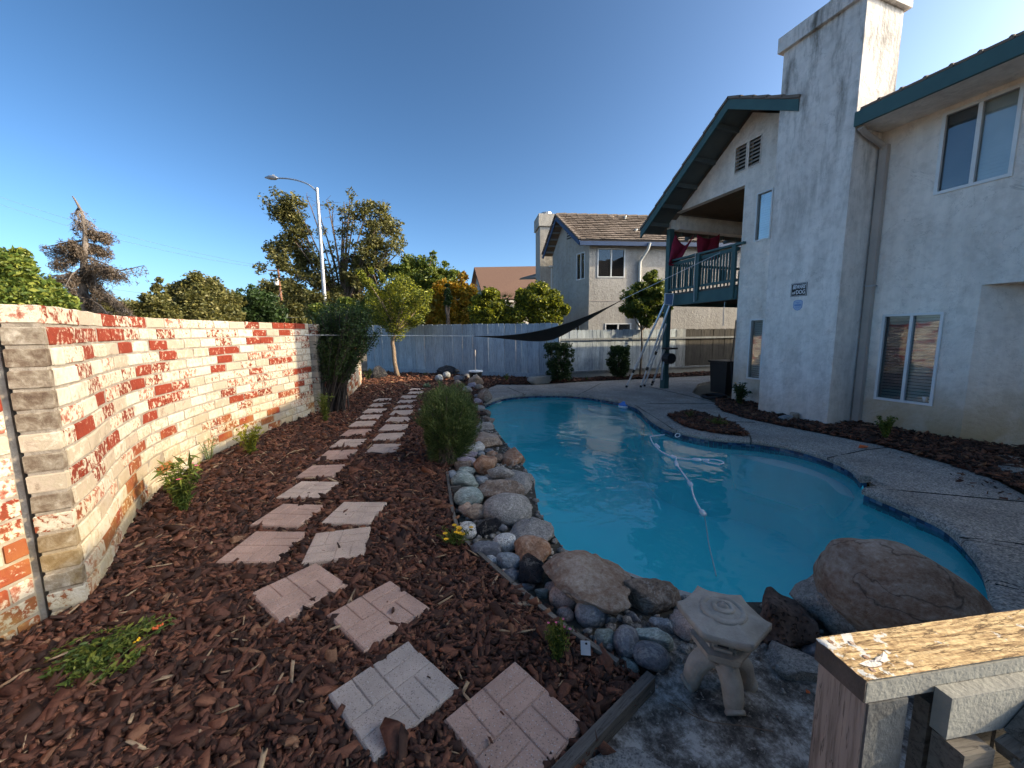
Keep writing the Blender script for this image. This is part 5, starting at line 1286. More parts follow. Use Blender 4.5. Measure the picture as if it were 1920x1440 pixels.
# left: bright broadleaf
tree('bright green broadleaf tree at the left picture edge above the brick wall', gb(20, 15), D(20, 600, 15), B_(15, (5, 520, 40, 0), (30, 500, 26, .5), (50, 545, 38, 0), (85, 570, 34, 0), (20, 575, 45, -.5), (-30, 560, 50, 0), (118, 580, 18, 0), (38, 477, 12, .4), (-40, 500, 40, 0)), 9000, .085, LM, seed=3, clus=.5, sub=7)
# dead drooping cedar
def cedar():
    d = 26; g = random.Random(5); b = gb(165, d); t = thing('cedar_tree', 'half dead grey-brown drooping cedar with a bare bent top', 'tree', b); m = MB()
    spine = smooth_path([Vector(b), D(158, 600, d), D(156, 540, d), D(158, 480, d), D(160, 440, d), D(155, 405, d), D(145, 382, d), D(136, 368, d)], 4)
    n = len(spine); m.tube(spine, [.26*(1-k/n)+.025 for k in range(n)], 8); cl = []
    br = [(150, 425, 138, 412), (160, 432, 205, 440), (158, 450, 92, 462), (158, 470, 100, 490), (158, 480, 225, 515), (158, 500, 205, 500), (158, 510, 95, 520), (158, 515, 215, 560), (158, 525, 270, 498), (158, 520, 245, 590), (158, 540, 115, 560), (156, 545, 215, 600), (158, 455, 195, 470), (158, 560, 120, 600), (157, 470, 130, 450), (158, 490, 180, 545), (155, 410, 168, 420), (148, 390, 140, 402), (158, 530, 180, 590), (158, 500, 130, 540)]
    for x0, y0, x1, y1 in br:
        for rep in range(2 if x1 < 250 else 1):
            dz = g.uniform(-1.6, 1.6); a = D(x0, y0, d); e = D(x1+g.uniform(-8, 8)*rep, y1+g.uniform(-6, 6)*rep, d+dz); pts = limb(m, a, e, .07, .018, g, 8, .06, 5)
            for p in pts[2:]:
                for q in range(4):
                    L = g.uniform(.25, 1.0); e2 = p+Vector((g.uniform(-.5, .5), g.uniform(-.4, .4), -L)); m.tube([p, p.lerp(e2, .5)+Vector((g.uniform(-.1, .1), 0, .1)), e2], [.014, .010, .006], 3, cap=False)
                    if not (x1 > 250 and g.random() < .6) and y1 > 430: cl.append((p.lerp(e2, .6), (.22, .22, .40), 34))
                    elif g.random() < .5: cl.append((e2, (.1, .1, .16), 6))
    m.build('trunk', MT['twig_grey'], t); o = leaves('crown', cl, .075, LG, t, 9, aspect=.28); o['kind'] = 'stuff'
cedar()
tree('small dark pointed tree right of the dead cedar', gb(290, 30), D(292, 600, 30), B_(30, (297, 540, 10, 0), (292, 560, 16, 0), (290, 580, 22, 0), (300, 600, 26, 0), (268, 585, 18, 0), (262, 600, 24, 0), (315, 585, 20, 0), (298, 525, 5, 0)), 3600, .12, LO, seed=6, clus=.5, sub=6)
tree('large rounded grey-green oak above the middle of the brick wall', gb(372, 34), D(372, 610, 34), B_(34, (372, 535, 24, 0), (352, 550, 24, 0), (392, 545, 24, 0), (340, 575, 28, 0), (375, 570, 30, -1), (412, 570, 28, 0), (330, 600, 26, 0), (400, 600, 32, -1), (430, 595, 20, 0), (360, 600, 30, -1), (365, 518, 10, 0)), 8500, .13, LO, seed=8, clus=.5, sub=9)
tree('dark tree mass between the oak and the utility pole', gb(460, 38), D(460, 610, 38), B_(38, (440, 575, 20, 0), (465, 560, 20, 0), (490, 570, 24, 0), (450, 600, 24, 0), (480, 600, 26, 0), (510, 590, 22, 0), (476, 545, 9, 0)), 4200, .14, LD, seed=10, clus=.5, sub=7)
tree('grey-green feathery tree behind the utility pole', gb(530, 50), D(530, 610, 50), B_(50, (510, 545, 20, 0), (530, 535, 16, 0), (550, 545, 20, 0), (500, 570, 22, 0), (535, 570, 28, 0), (560, 575, 22, 0), (520, 600, 28, 0), (565, 600, 24, 0), (575, 560, 16, 0)), 4500, .17, LO, seed=12, clus=.55, sub=8)
# tall sparse tree behind the lamp
def sparse():
    d = 24; g = random.Random(31); b = Vector(gb(640, d)); t = thing('tree', 'tall airy tree with several bare limbs behind the street lamp', 'tree', b); m = MB(); cl = []
    fork = D(645, 600, d); limb(m, b, fork, .3, .22, g, 5, .03, 8)
    tips = [(530, 375, 1), (525, 400, 1), (548, 380, 1), (575, 370, 0), (545, 440, 1), (520, 490, 1), (515, 470, 1), (560, 470, 1), (570, 500, 1), (600, 520, 1), (545, 540, 1), (585, 560, 1), (612, 375, 0), (600, 385, 0), (625, 390, 0), (657, 365, .5), (645, 380, .5), (668, 385, .5), (640, 395, .6), (655, 420, .6), (690, 390, 1), (715, 395, 1), (725, 420, 1), (735, 430, 1), (700, 430, 1), (712, 455, 1), (745, 455, .8), (690, 470, 1), (670, 490, 1), (715, 500, 1), (665, 520, 1), (650, 545, 1), (700, 530, 1), (635, 570, 1), (620, 540, 1), (640, 430, .5), (610, 430, .6), (680, 560, 1), (595, 590, 1), (640, 600, 1), (752, 465, .6), (535, 455, 1), (550, 410, .8), (500, 385, .5)]
    for x, y, w_ in tips:
        e = D(x, y, d+g.uniform(-1.4, 1.4)); mid = fork.lerp(e, .45); mid.x = fork.x+(e.x-fork.x)*.35; mid.y = fork.y+(e.y-fork.y)*.35
        P = smooth_path([fork, mid+Vector((g.uniform(-.1, .1),)*3), e.lerp(mid, .25)+Vector((g.uniform(-.15, .15), 0, 0)), e], 4); k = len(P)
        m.tube(P, [.05*(1-i/k)+.012 for i in range(k)], 5, cap=False)
        for q in range(11):
            p = P[g.randrange(k//3, k)]; e2 = p+Vector((g.gauss(0, .3), g.gauss(0, .3), g.uniform(-.15, .45))); m.tube([p, e2], [.014, .006], 3, cap=False)
            if w_ and g.random() < w_*1.1: cl.append((e2, (.40, .40, .32), int(60*w_)))
        if w_ >= 1: cl.append((e, (.62, .62, .5), 190)); cl.append((e+Vector((g.gauss(0, .35), 0, -.45)), (.42, .42, .38), 130)); cl.append((e+Vector((g.gauss(0, .5), 0, -.9)), (.4, .4, .34), 90))
    m.build('trunk', MT['trunk'], t); o = leaves('crown', cl, .085, LO, t, 33); o['kind'] = 'stuff'
sparse()
tree('dense green tree right of the tall airy tree, above the back fence', gb(790, 24), D(790, 600, 24), B_(24, (745, 515, 18, 0), (765, 500, 20, 0), (795, 497, 18, 0), (825, 510, 16, 0), (845, 515, 14, 0), (770, 530, 24, 0), (810, 530, 26, 0), (745, 550, 22, 0), (850, 535, 16, 0), (780, 560, 28, 0), (812, 478, 6, 0), (835, 495, 6, 0), (750, 595, 22, 0), (790, 600, 26, 0), (830, 595, 26, 0)), 7500, .075, LM, seed=14, clus=.5, sub=8)
tree('autumn coloured tree with orange and yellow leaves above the back fence', gb(850, 20.5), D(850, 600, 20.5), B_(20.5, (835, 545, 20, 0), (860, 540, 18, 0), (875, 560, 20, 0), (820, 570, 22, 0), (850, 575, 26, 0), (885, 585, 20, 0), (835, 597, 26, 0), (868, 520, 9, 0), (800, 590, 18, 0), (865, 600, 24, 0), (895, 600, 22, -.5), (815, 555, 14, 0), (885, 545, 12, 0)), 6500, .075, LA, seed=15, clus=.5, sub=7)
tree('narrow green cypress in front of the autumn tree', gb(840, 19.6), D(840, 600, 19.6), B_(19.6, (839, 535, 4, 0), (839, 548, 5, 0), (840, 560, 6, 0), (840, 570, 6, 0)), 600, .05, LD, seed=16, clus=.8, sub=3)
tree('green shrub mass low behind the fence left of the juniper tree', gb(660, 20), D(660, 600, 20), B_(20, (600, 585, 16, 0), (625, 590, 20, 0), (655, 580, 20, 0), (685, 585, 18, 0), (700, 560, 14, 0), (720, 590, 20, 0), (750, 585, 16, 0), (780, 600, 16, 0)), 5200, .07, LM, seed=17, clus=.55, sub=6)
for i, (lab, L, mt, n_) in enumerate([
    ('yellow-green hedge bush behind the fence, left one under the brown roof', [(915, 560, 20, 0), (940, 575, 18, 0), (900, 580, 20, 0), (925, 590, 24, 0), (950, 595, 18, 0), (905, 600, 20, 0)], LJ, 5200),
    ('rounded hedge bush with yellow-green top behind the fence, in front of the grey chimney', [(1010, 545, 18, 0), (985, 560, 18, 0), (1035, 560, 18, 0), (1005, 575, 26, 0), (1045, 580, 18, 0), (975, 590, 18, 0), (1020, 598, 26, 0)], LJ, 6200)]):
    d_ = 16.6; tree(lab, gb(930+i*85, d_), D(930+i*85, 600, d_), B_(d_, *L), n_, .055, mt, seed=40+i, group='hedge bushes behind the fence', clus=.5, sub=8)
tree('small leafy tree standing in front of the neighbour wall, left of the balcony', gb(1203, 14.2), D(1203, 620, 14.2), B_(14.2, (1220, 520, 12, 0), (1232, 535, 14, 0), (1200, 545, 17, 0), (1180, 555, 16, 0), (1225, 560, 20, 0), (1195, 575, 20, 0), (1240, 580, 14, 0), (1215, 595, 16, 0), (1177, 578, 12, 0)), 4200, .05, LM, seed=50, bark='trunk_pale', r0=.045, clus=.45, sub=7)
# palm behind the hedge
p = D(945, 575, 18); t = thing('palm', 'small fan palm with spiky fronds between the two hedge bushes', 'palm', gb(945, 18)); m = MB(); m.tube([gb(945, 18), p], .09, 8); m.build('trunk', MT['trunk'], t)
g = random.Random(4)
for k in range(16):
    a = g.uniform(0, 2*pi); el = g.uniform(-.2, 1.2); d3 = Vector((cos(a)*cos(el), sin(a)*cos(el), sin(el))); e = p+d3*.5; m = MB(); m.tube([p, e], .01, 4)
    for j in range(11):
        b_ = (j-5)*.17; s_ = d3.cross(Vector((0, 0, 1))).normalized(); e2 = e+(d3*cos(b_)+s_*sin(b_))*.45+Vector((0, 0, -.1)); m.add([e-s_*.012, e+s_*.012, e2], [(0, 1, 2)])
    m.build('frond', LD if k % 2 else LM, t)
# juniper trained like a bonsai in the mulch bed
def juniper():
    d = 14.6; g = random.Random(8); ft = D(746, 700, d); b = Vector((ft.x, ft.y, .03)); t = thing('juniper_tree', 'pruned juniper with a crooked pale trunk and spiky upswept crown in the mulch bed', 'tree', b); m = MB(); cl = []
    tr = smooth_path([b, D(740, 680, d), D(738, 655, d), D(736, 640, d), D(742, 624, d)], 5); m.tube(tr, [.085-.001*k for k in range(len(tr))], 8)
    fork = D(742, 624, d)
    tips = [(675, 512, 6), (690, 530, 8), (705, 545, 10), (700, 570, 12), (716, 560, 12), (730, 540, 13), (745, 525, 14), (760, 530, 13), (775, 545, 13), (790, 555, 11), (800, 560, 9), (806, 548, 6), (795, 580, 10), (780, 575, 14), (760, 560, 15), (740, 570, 15), (722, 585, 13), (708, 595, 10), (768, 595, 13), (750, 600, 14), (730, 605, 12), (785, 598, 9), (715, 515, 5), (695, 505, 3)]
    for x, y, r in tips:
        e = D(x, y, d+g.uniform(-.8, .8)); P = limb(m, fork, e, .03, .008, g, 7, .05, 5); rr = r/F*d
        dv = (e-fork).normalized()
        for k in range(3): cl.append((e-dv*rr*1.2*k, (rr*1.35, rr*1.35, rr*1.15), 480 if k == 0 else 300))
    m.build('trunk', MT['trunk_pale'], t, smooth=True); o = leaves('crown', cl, .042, LJ, t, 61, aspect=.3, flat=1.2); o['kind'] = 'stuff'
juniper()
# tall dark fan-shaped shrub by the wall
def fan(label, base, tops, nst, leafn, ls, mat, name='shrub', spread=.12, r=.012, seed=1, hl=.35, rad=(.05, .05, .06), cat='shrub', aspect=.28):
    g = random.Random(seed); base = Vector(base); t = thing(name, label, cat, base); m = MB(); cl = []
    for k in range(nst):
        tp_ = Vector(tops[g.randrange(len(tops))]) + Vector((g.gauss(0, .12), g.gauss(0, .18), g.gauss(0, .08)))*spread/.12
        b = base + Vector((g.gauss(0, spread), g.gauss(0, spread*.8), 0)); mid = b.lerp(tp_, .5); mid.x -= (tp_.x-b.x)*.12
        P = smooth_path([b, mid, tp_], 5); n_ = len(P); m.tube(P, [r*(1-.7*i/n_) for i in range(n_)], 4, cap=False)
        for i in range(int(n_*hl), n_): cl.append((P[i], rad, max(2, int(leafn/nst/(n_*(1-hl))))))
    m.build('stems', MT['twig_dark'], t); o = leaves('crown', cl, ls, mat, t, seed, aspect=aspect, flat=1.0); o['kind'] = 'stuff'; return t
fd = depth(G(628, 775, .04))
fan('tall dark fan-shaped shrub with many stems growing against the brick wall', G(625, 772, .04), [D(x, y, fd+z_) for x, y, z_ in [(600, 590, .2), (620, 585, 0), (640, 580, .1), (660, 582, -.2), (680, 590, .1), (688, 605, 0), (604, 610, .2), (650, 600, .2), (670, 615, -.2), (630, 610, .3), (612, 640, 0), (668, 640, 0), (690, 625, .2)]], 130, 20000, .030, LD, spread=.12, r=.013, seed=71, hl=.50, rad=(.11, .11, .12))
# bushy conifer shrub at the pool edge
def poolbush():
    g = np.random.default_rng(3); b = G(838, 872, .03); d = depth(b); c_ = D(841, 800, d+.1); t = thing('shrub', 'dense oval conifer shrub beside the pool rocks', 'shrub', b)
    k = 30000; v = g.normal(size=(k, 3)); v /= np.linalg.norm(v, axis=1)[:, None]; rad = g.uniform(size=(k, 1))**.28
    sx = 52/F*d; szz = 76/F*d; v = v*rad
    # lumpy outline, narrower at the base
    lump = np.array([noise.noise(Vector((a*3.6+5, b_*3.6, c2*3.6))) for a, b_, c2 in v])[:, None]
    P = v*(1+.42*lump)*np.array([sx, sx, szz]); nar = np.clip(1+.35*(P[:, 2:]/szz), .6, 1.08); P[:, :2] *= nar; P += np.array(c_); P = P[P[:, 2] > .04]; k = len(P)
    dirv = (P-np.array(c_)+np.array([0, 0, .35])); dirv /= np.linalg.norm(dirv, axis=1)[:, None]; dirv += g.normal(0, .42, (k, 3)); dirv /= np.linalg.norm(dirv, axis=1)[:, None]
    side = np.cross(dirv, g.normal(size=(k, 3))); side /= np.linalg.norm(side, axis=1)[:, None]; L = g.uniform(.025, .075, (k, 1)); wd = .0036
    V = np.stack([P-side*wd, P+side*wd, P+dirv*L], 1); Fa = (np.arange(k)*3)[:, None]+np.arange(3)[None]
    o = np_mesh('foliage', V.reshape(-1, 3), Fa, MT['leaf_needle'], t); o['kind'] = 'stuff'
    m = MB(); gg = random.Random(9)
    for k in range(60):
        a = gg.uniform(0, 2*pi); e = Vector(c_)+Vector((sx*.8*cos(a)*gg.random(), sx*.8*sin(a)*gg.random(), szz*gg.uniform(-.4, .85))); m.tube([b+Vector((gg.gauss(0, .05), gg.gauss(0, .05), 0)), b.lerp(e, .5)+Vector((0, 0, .05)), e], [.012, .008, .004], 4, cap=False)
    m.build('stems', MT['trunk'], t)
poolbush()
# two clipped columns of boxwood
def topiary(label, x0, x1, y0, y1, yy, seed):
    a = PY(x0, y0, yy); b = PY(x1, y1, yy); cx = (a.x+b.x)/2; w_ = abs(b.x-a.x)/2; z1, z0 = a.z, .02
    t = thing('clipped_bush', label, 'shrub', (cx, yy, 0), 'clipped column bushes at the shaded fence'); cl = []
    g = random.Random(seed)
    for k in range(260):
        u = g.uniform(-1, 1); v = g.uniform(-1, 1); z = g.uniform(z0+.12, z1-.05); e = 1 if z > .5 else .75+.5*z
        if max(abs(u), abs(v)) < .6 and z < z1-.25: continue
        cl.append((Vector((cx+u*w_*e*.9, yy+v*w_*.8*e, z)), .09, 48))
    m = MB(); m.tube([(cx, yy, 0), (cx, yy, z1*.8)], .03, 6)
    for k in range(8): m.tube([(cx+g.uniform(-.03, .03), yy, .02), (cx+g.uniform(-.8, .8)*w_, yy+g.uniform(-.5, .5)*w_, z1*g.uniform(.5, .9))], .01, 4)
    m.build('stems', MT['trunk'], t); o = leaves('foliage', cl, .030, LD, t, seed); o['kind'] = 'stuff'
topiary('clipped dark bush at the shaded fence, the left and larger one', 1026, 1069, 643, 716, 11.45, 81)
topiary('clipped dark bush at the shaded fence, the right and narrower one', 1146, 1174, 648, 714, 11.6, 82)

# far-off belt of trees that reads as one mass
g = np.random.default_rng(5); cl = []
for k in range(420):
    x = g.uniform(150, 860); tz = 566+10*noise.noise(Vector((x*.02, 0, 0)))+7*noise.noise(Vector((x*.07, 3, 0))) ; y = g.uniform(tz, 606); d_ = g.uniform(60, 75)
    cl.append((D(x, y, d_), (1.3, 1.3, 1.0), 46))
tag(leaves('tree_belt', cl, .30, LO, None, 91), kind='stuff')
cl = []
for k in range(260):
    x = g.uniform(655, 975); d_ = g.uniform(22, 24); y = g.uniform(580, 615); cl.append((D(x, y, d_), (.35, .35, .3), 34))
tag(leaves('hedge_row', cl, .075, LM, None, 92), kind='stuff')
cl = []
for k in range(230):
    x = g.uniform(775, 905); d_ = g.uniform(20.8, 22.5); y = g.uniform(560+abs(x-840)*.25, 612); cl.append((D(x, y, d_), (.35, .35, .3), 40))
tag(leaves('yellowing_hedge', cl, .07, LA, None, 93), kind='stuff')

# ================================================================== rocks
_ico = {}
def ico(sub):
    if sub not in _ico:
        bm = bmesh.new(); bmesh.ops.create_icosphere(bm, subdivisions=sub, radius=1.0); bm.verts.ensure_lookup_table()
        _ico[sub] = (np.array([v.co[:] for v in bm.verts]), np.array([[v.index for v in f.verts] for f in bm.faces])); bm.free()
    return _ico[sub]
def rock_mesh(c_, size, az, mat, seed, kind='angular', sub=3, name='rock', crease=None):
    V, Fa = ico(sub); V = V.copy(); g = np.random.default_rng(seed); so = Vector((seed*3.1, seed*1.7, 0))
    if kind != 'cobble':
        nP = {'angular': 13, 'boulder': 9, 'slab': 7}[kind]
        for k in range(nP):
            nn = g.normal(size=3); nn /= np.linalg.norm(nn); dd = g.uniform(.52, .86); ex = V@nn-dd; V -= np.outer(np.maximum(ex, 0)*.97, nn)
    if kind == 'slab': V[:, 2] = np.clip(V[:, 2], -.5, .45)
    a1, a2, a3 = {'cobble': (.09, .015, .005), 'angular': (.15, .10, .045), 'boulder': (.13, .075, .035), 'slab': (.10, .07, .04)}[kind]
    dsp = np.array([a1*noise.noise(Vector(v)*1.5+so)+a2*noise.noise(Vector(v)*4+so)+a3*noise.noise(Vector(v)*11+so) for v in V])
    V = V*(1+dsp[:, None]); ext = (V.max(0)-V.min(0))/2; mid = (V.max(0)+V.min(0))/2; V = (V-mid)/ext*np.array(size)/2
    ca, sa = cos(az), sin(az); V = np.stack([V[:, 0]*ca-V[:, 1]*sa, V[:, 0]*sa+V[:, 1]*ca, V[:, 2]], 1)
    o = np_mesh(name, V, Fa, MT[mat], smooth=True); o.location = Vector(c_)
    return o
def rock(cx, cy, w_, h_, mat, kind, label, hk=.62, g0=.0, rot=0.0, sub=3, grp='rocks and boulders along the pool edge', name='rock'):
    w_ = w_*cos(math.atan((cx-960)/F))**.8; h_ = h_*cos(math.atan((cy-720)/F))**.8; d = depth(G(cx, cy, g0+.05)); W = w_*d/F; Hh = W*hk; zc = g0+Hh*.36; c_ = G(cx, cy, zc); d = depth(c_); W = w_*d/F*1.09; Hh = min(W*hk*1.05, h_*d/F*1.25)
    zc = g0+Hh*.36; c_ = G(cx, cy, zc); v = c_-CAM; sp = abs(v.z)/v.length; cp = sqrt(1-sp*sp); hh = h_*d/F*1.08
    Dp = sqrt(max(hh*hh-(Hh*cp)**2, (.3*hh)**2))/sp; Dp = max(.45*W, min(Dp, 1.7*W))
    az = atan2(v.y, v.x)-pi/2+rot
    o = rock_mesh(c_, (W, Dp, Hh), az, mat, int(cx*7+cy) % 9973, kind, sub, name)
    return tag(o, label, 'rock', grp)
R_ = [
 (838, 696, 34, 20, 'rock_black', 'angular', 'dark lava boulder at the far end of the rock pile, before the fence', .6, .02),
 (848, 690, 9, 9, 'rock_white', 'angular', 'small pale stone catching light on top of the far dark boulder', .9, .22),
 (859, 695, 13, 9, 'rock_tan', 'angular', 'golden tan stone beside the far dark boulder', .7, .12),
 (837, 703, 14, 11, 'rock_blue', 'cobble', 'round pale blue stone in front of the far dark boulder', .8, .12),
 (823, 709, 14, 15, 'rock_blue', 'cobble', 'pale grey oval stone at the left of the far rock pile', .9, .06),
 (861, 710, 19, 12, 'rock_dark', 'angular', 'dark stone in the middle of the far rock pile', .6, .05),
 (875, 706, 17, 12, 'rock_dark', 'angular', 'dark flat stone left of the black bucket', .6, .05),
 (858, 718, 13, 9, 'rock_brown', 'cobble', 'small brown stone above the conifer shrub in the far pile', .7, .05),
 (892, 715, 28, 22, 'rock_tan', 'angular', 'cone-shaped tan stone in front of the black bucket', .9, .02),
 (885, 722, 15, 11, 'rock_purple', 'angular', 'small purple stone below the cone-shaped tan stone', .7, .05),
 (898, 726, 15, 11, 'rock_tan', 'cobble', 'small beige stone right of the purple one', .7, .03),
 (909, 743, 27, 31, 'rock_brown', 'boulder', 'tall brown boulder at the far corner of the pool', .95, .0),
 (897, 753, 18, 16, 'rock_purple', 'angular', 'purplish wedge stone beside the tall brown boulder', .7, .0),
 (894, 743, 10, 8, 'rock_dark', 'cobble', 'small dark stone tucked behind the purplish wedge stone', .7, .06),
 (876, 731, 19, 12, 'rock_grey', 'angular', 'grey block just above the conifer shrub', .7, .03),
 (900, 765, 18, 9, 'rock_grey', 'slab', 'light flat slab at the far left water edge', .35, .06),
 (911, 776, 18, 15, 'rock_brown', 'cobble', 'brown stone half in the water below the light flat slab', .8, -.1),
 (915, 788, 25, 14, 'rock_tan', 'boulder', 'beige stone at the water edge behind the shrub', .5, -.05),
 (910, 800, 32, 18, 'rock_grey', 'angular', 'grey stone at the water edge right of the conifer shrub', .5, -.03),
 (916, 826, 50, 36, 'rock_tan', 'boulder', 'large tan boulder at the water edge beside the shrub', .5, -.04),
 (893, 839, 30, 23, 'rock_white', 'angular', 'pale jagged stone below the large tan boulder', .6, .03),
 (901, 851, 15, 12, 'rock_blue', 'cobble', 'small blue-grey stone under the pale jagged one', .7, .05),
 (917, 846, 19, 12, 'rock_dark', 'angular', 'dark flat stone behind the rusty pebble cluster', .6, .04),
 (923, 853, 22, 13, 'rock_rust', 'cobble', 'small rusty stone left of the brown pyramid boulder', .7, .03),
 (936, 858, 16, 19, 'rock_brown', 'cobble', 'small brown stone touching the brown pyramid boulder', .8, .02),
 (961, 862, 46, 45, 'rock_rust', 'boulder', 'brown pyramid-shaped boulder hanging over the water', .7, -.1),
 (877, 853, 34, 18, 'rock_purple', 'angular', 'purple-grey stone just right of the shrub foot', .6, .03),
 (875, 864, 34, 16, 'rock_purple', 'angular', 'second purple-grey stone below the first at the shrub foot', .5, .03),
 (868, 873, 30, 15, 'rock_brown', 'slab', 'brown slab under the shrub foot', .5, .0),
 (910, 873, 42, 36, 'rock_rust', 'angular', 'triangular stone with orange and white bands', .8, .02),
 (932, 873, 10, 9, 'rock_grey', 'cobble', 'tiny grey pebble right of the triangular banded stone', .8, .05),
 (940, 887, 50, 26, 'rock_grey', 'angular', 'jagged grey stone below the brown pyramid boulder', .5, .05),
 (918, 896, 26, 14, 'rock_grey', 'angular', 'small grey stone under the jagged grey stone', .6, .02),
 (973, 909, 54, 50, 'rock_grey', 'boulder', 'grey-brown boulder pointing into the pool', .6, -.08),
 (937, 921, 88, 42, 'rock_brown', 'boulder', 'long dark brown boulder in the middle of the rock bank', .42, .02),
 (848, 891, 18, 19, 'rock_blue', 'cobble', 'small round blue-grey cobble at the top of the timber edging', .85, .0),
 (873, 884, 34, 16, 'rock_green', 'angular', 'greenish flat stone behind the folded green stone', .5, .02),
 (872, 901, 48, 33, 'rock_green', 'angular', 'folded green-grey stone beside the timber edging', .65, .02),
 (903, 901, 23, 17, 'rock_blue', 'cobble', 'smooth blue-grey stone right of the folded green stone', .7, .03),
 (873, 921, 27, 14, 'rock_grey', 'cobble', 'small grey stone peeping above the big pale cobble', .6, .02),
 (879, 932, 52, 37, 'rock_green', 'cobble', 'big pale green-grey cobble beside the timber edging', .6, .02),
 (873, 955, 26, 36, 'rock_rust', 'angular', 'rusty upright stone left of the notched beige stone', .8, .0),
 (897, 961, 46, 34, 'rock_tan', 'angular', 'notched beige stone above the black lava rock', .7, .0),
 (950, 955, 86, 62, 'rock_grey', 'cobble', 'large round grey boulder at the water edge', .6, -.02),
 (914, 989, 48, 37, 'rock_black', 'angular', 'black lava rock left of the white granite cobble', .7, .0),
 (942, 990, 18, 14, 'rock_dark', 'cobble', 'dark pebble between the black lava rock and the round boulder', .7, .02),
 (877, 994, 33, 32, 'rock_white', 'cobble', 'pale grey cobble behind the yellow flowers', .75, .0),
 (996, 999, 80, 66, 'rock_grey', 'boulder', 'broad flat-topped grey boulder at the pool edge', .45, .0),
 (948, 1018, 45, 37, 'rock_white', 'cobble', 'white speckled granite cobble in the middle of the rock bank', .7, .0),
 (999, 1032, 66, 54, 'rock_rust', 'boulder', 'rust coloured boulder left of the big layered boulder', .65, .0),
 (913, 1033, 58, 28, 'rock_dark', 'slab', 'dark slate slab beside the timber edging', .4, .02),
 (922, 1051, 27, 20, 'rock_white', 'angular', 'pale quartz stone against the timber edging', .6, .0),
 (957, 1053, 48, 28, 'rock_blue', 'angular', 'blue-grey rough stone left of the shiny black rock', .6, .0),
 (998, 1071, 50, 56, 'rock_black', 'angular', 'shiny black rock in front of the rust coloured boulder', .7, .0),
 (960, 1078, 34, 26, 'rock_dark', 'angular', 'dark stone between the edging and the shiny black rock', .5, -.02),
 (1036, 1104, 28, 26, 'rock_pink', 'cobble', 'grey-pink cobble in the shade of the big layered boulder', .7, -.02),
 (1222, 1121, 106, 70, 'rock_brown', 'angular', 'brown angular boulder left of the stone lantern, at the water edge', .6, -.03),
 (1058, 1122, 52, 50, 'rock_pink', 'cobble', 'round pinkish cobble below the big layered boulder', .85, -.02),
 (1060, 1153, 31, 29, 'rock_pink', 'cobble', 'small round cobble under the round pinkish one', .8, -.01),
 (1107, 1149, 55, 60, 'rock_blue', 'cobble', 'pale blue-grey barrel-shaped cobble', .95, -.02),
 (1016, 1115, 25, 19, 'rock_green', 'angular', 'small green stone beside the timber edging', .8, -.01),
 (982, 1104, 40, 18, 'rock_dark', 'cobble', 'dark cobble half hidden behind the timber edging', .5, -.03),
 (1143, 1161, 26, 23, 'rock_blue', 'angular', 'small bluish stone right of the barrel-shaped cobble', .7, -.01),
 (1164, 1161, 20, 15, 'rock_blue', 'angular', 'tiny bluish stone in the middle of the row under the brown boulder', .7, -.01),
 (1187, 1159, 30, 22, 'rock_dark', 'angular', 'small dark stone under the brown angular boulder', .6, -.01),
 (1243, 1170, 50, 33, 'rock_blue', 'angular', 'pale blue-grey angular stone left of the lantern roof', .6, .0),
 (1280, 1166, 50, 58, 'rock_pink', 'angular', 'pinkish stone half hidden behind the lantern roof', .7, .0),
 (1134, 1197, 40, 35, 'rock_green', 'angular', 'bright blue-green crystalline stone behind the plant tag', .7, .0),
 (1174, 1203, 47, 60, 'rock_dark', 'cobble', 'dark upright egg-shaped cobble', .9, -.01),
 (1225, 1200, 70, 36, 'rock_green', 'slab', 'long greenish stone right of the dark egg-shaped cobble', .4, .0),
 (1221, 1230, 66, 52, 'rock_dark', 'cobble', 'smooth dark round cobble at the corner of the apron', .6, .0),
 (1178, 1246, 40, 34, 'rock_green', 'angular', 'greenish broken stone below the dark egg-shaped cobble', .5, -.02),
 (1572, 1142, 175, 96, 'rock_grey', 'slab', 'slanting grey stone wedged under the huge boulder', .5, .0),
 (1490, 1243, 100, 66, 'rock_grey', 'slab', 'flat grey stone behind the gate post, right of the lantern', .35, .0),
 (1528, 1210, 60, 50, 'rock_dark', 'angular', 'dark stone between the lava rock and the gate post', .5, .0),
 (1838, 1142, 95, 34, 'rock_dark', 'boulder', 'dark stone under the right end of the huge boulder', .4, -.02),
 (712, 699, 28, 26, 'rock_black', 'angular', 'black rock in the mulch left of the juniper trunk', .9, .02),
 (1490, 780, 17, 15, 'rock_tan', 'slab', 'small sandstone block leaning at the foot of the chimney', .9, .02),
 (1472, 784, 26, 11, 'rock_blue', 'slab', 'flat grey-blue stone at the foot of the chimney', .4, .02),
 (806, 768, 16, 15, 'rock_blue', 'angular', 'pale blue stone peeping out left of the conifer shrub', .8, .02),
 (787, 770, 8, 8, 'rock_grey', 'cobble', 'small grey stone beside the right row of stepping stones', .8, .02),
]
for cx, cy, w_, h_, mt, kd, lab, hk, g0 in R_:
    rock(cx, cy, w_, h_, mt, kd, lab, hk, g0, rot=random.uniform(-.15, .15), sub=4 if w_ > 60 else 3)
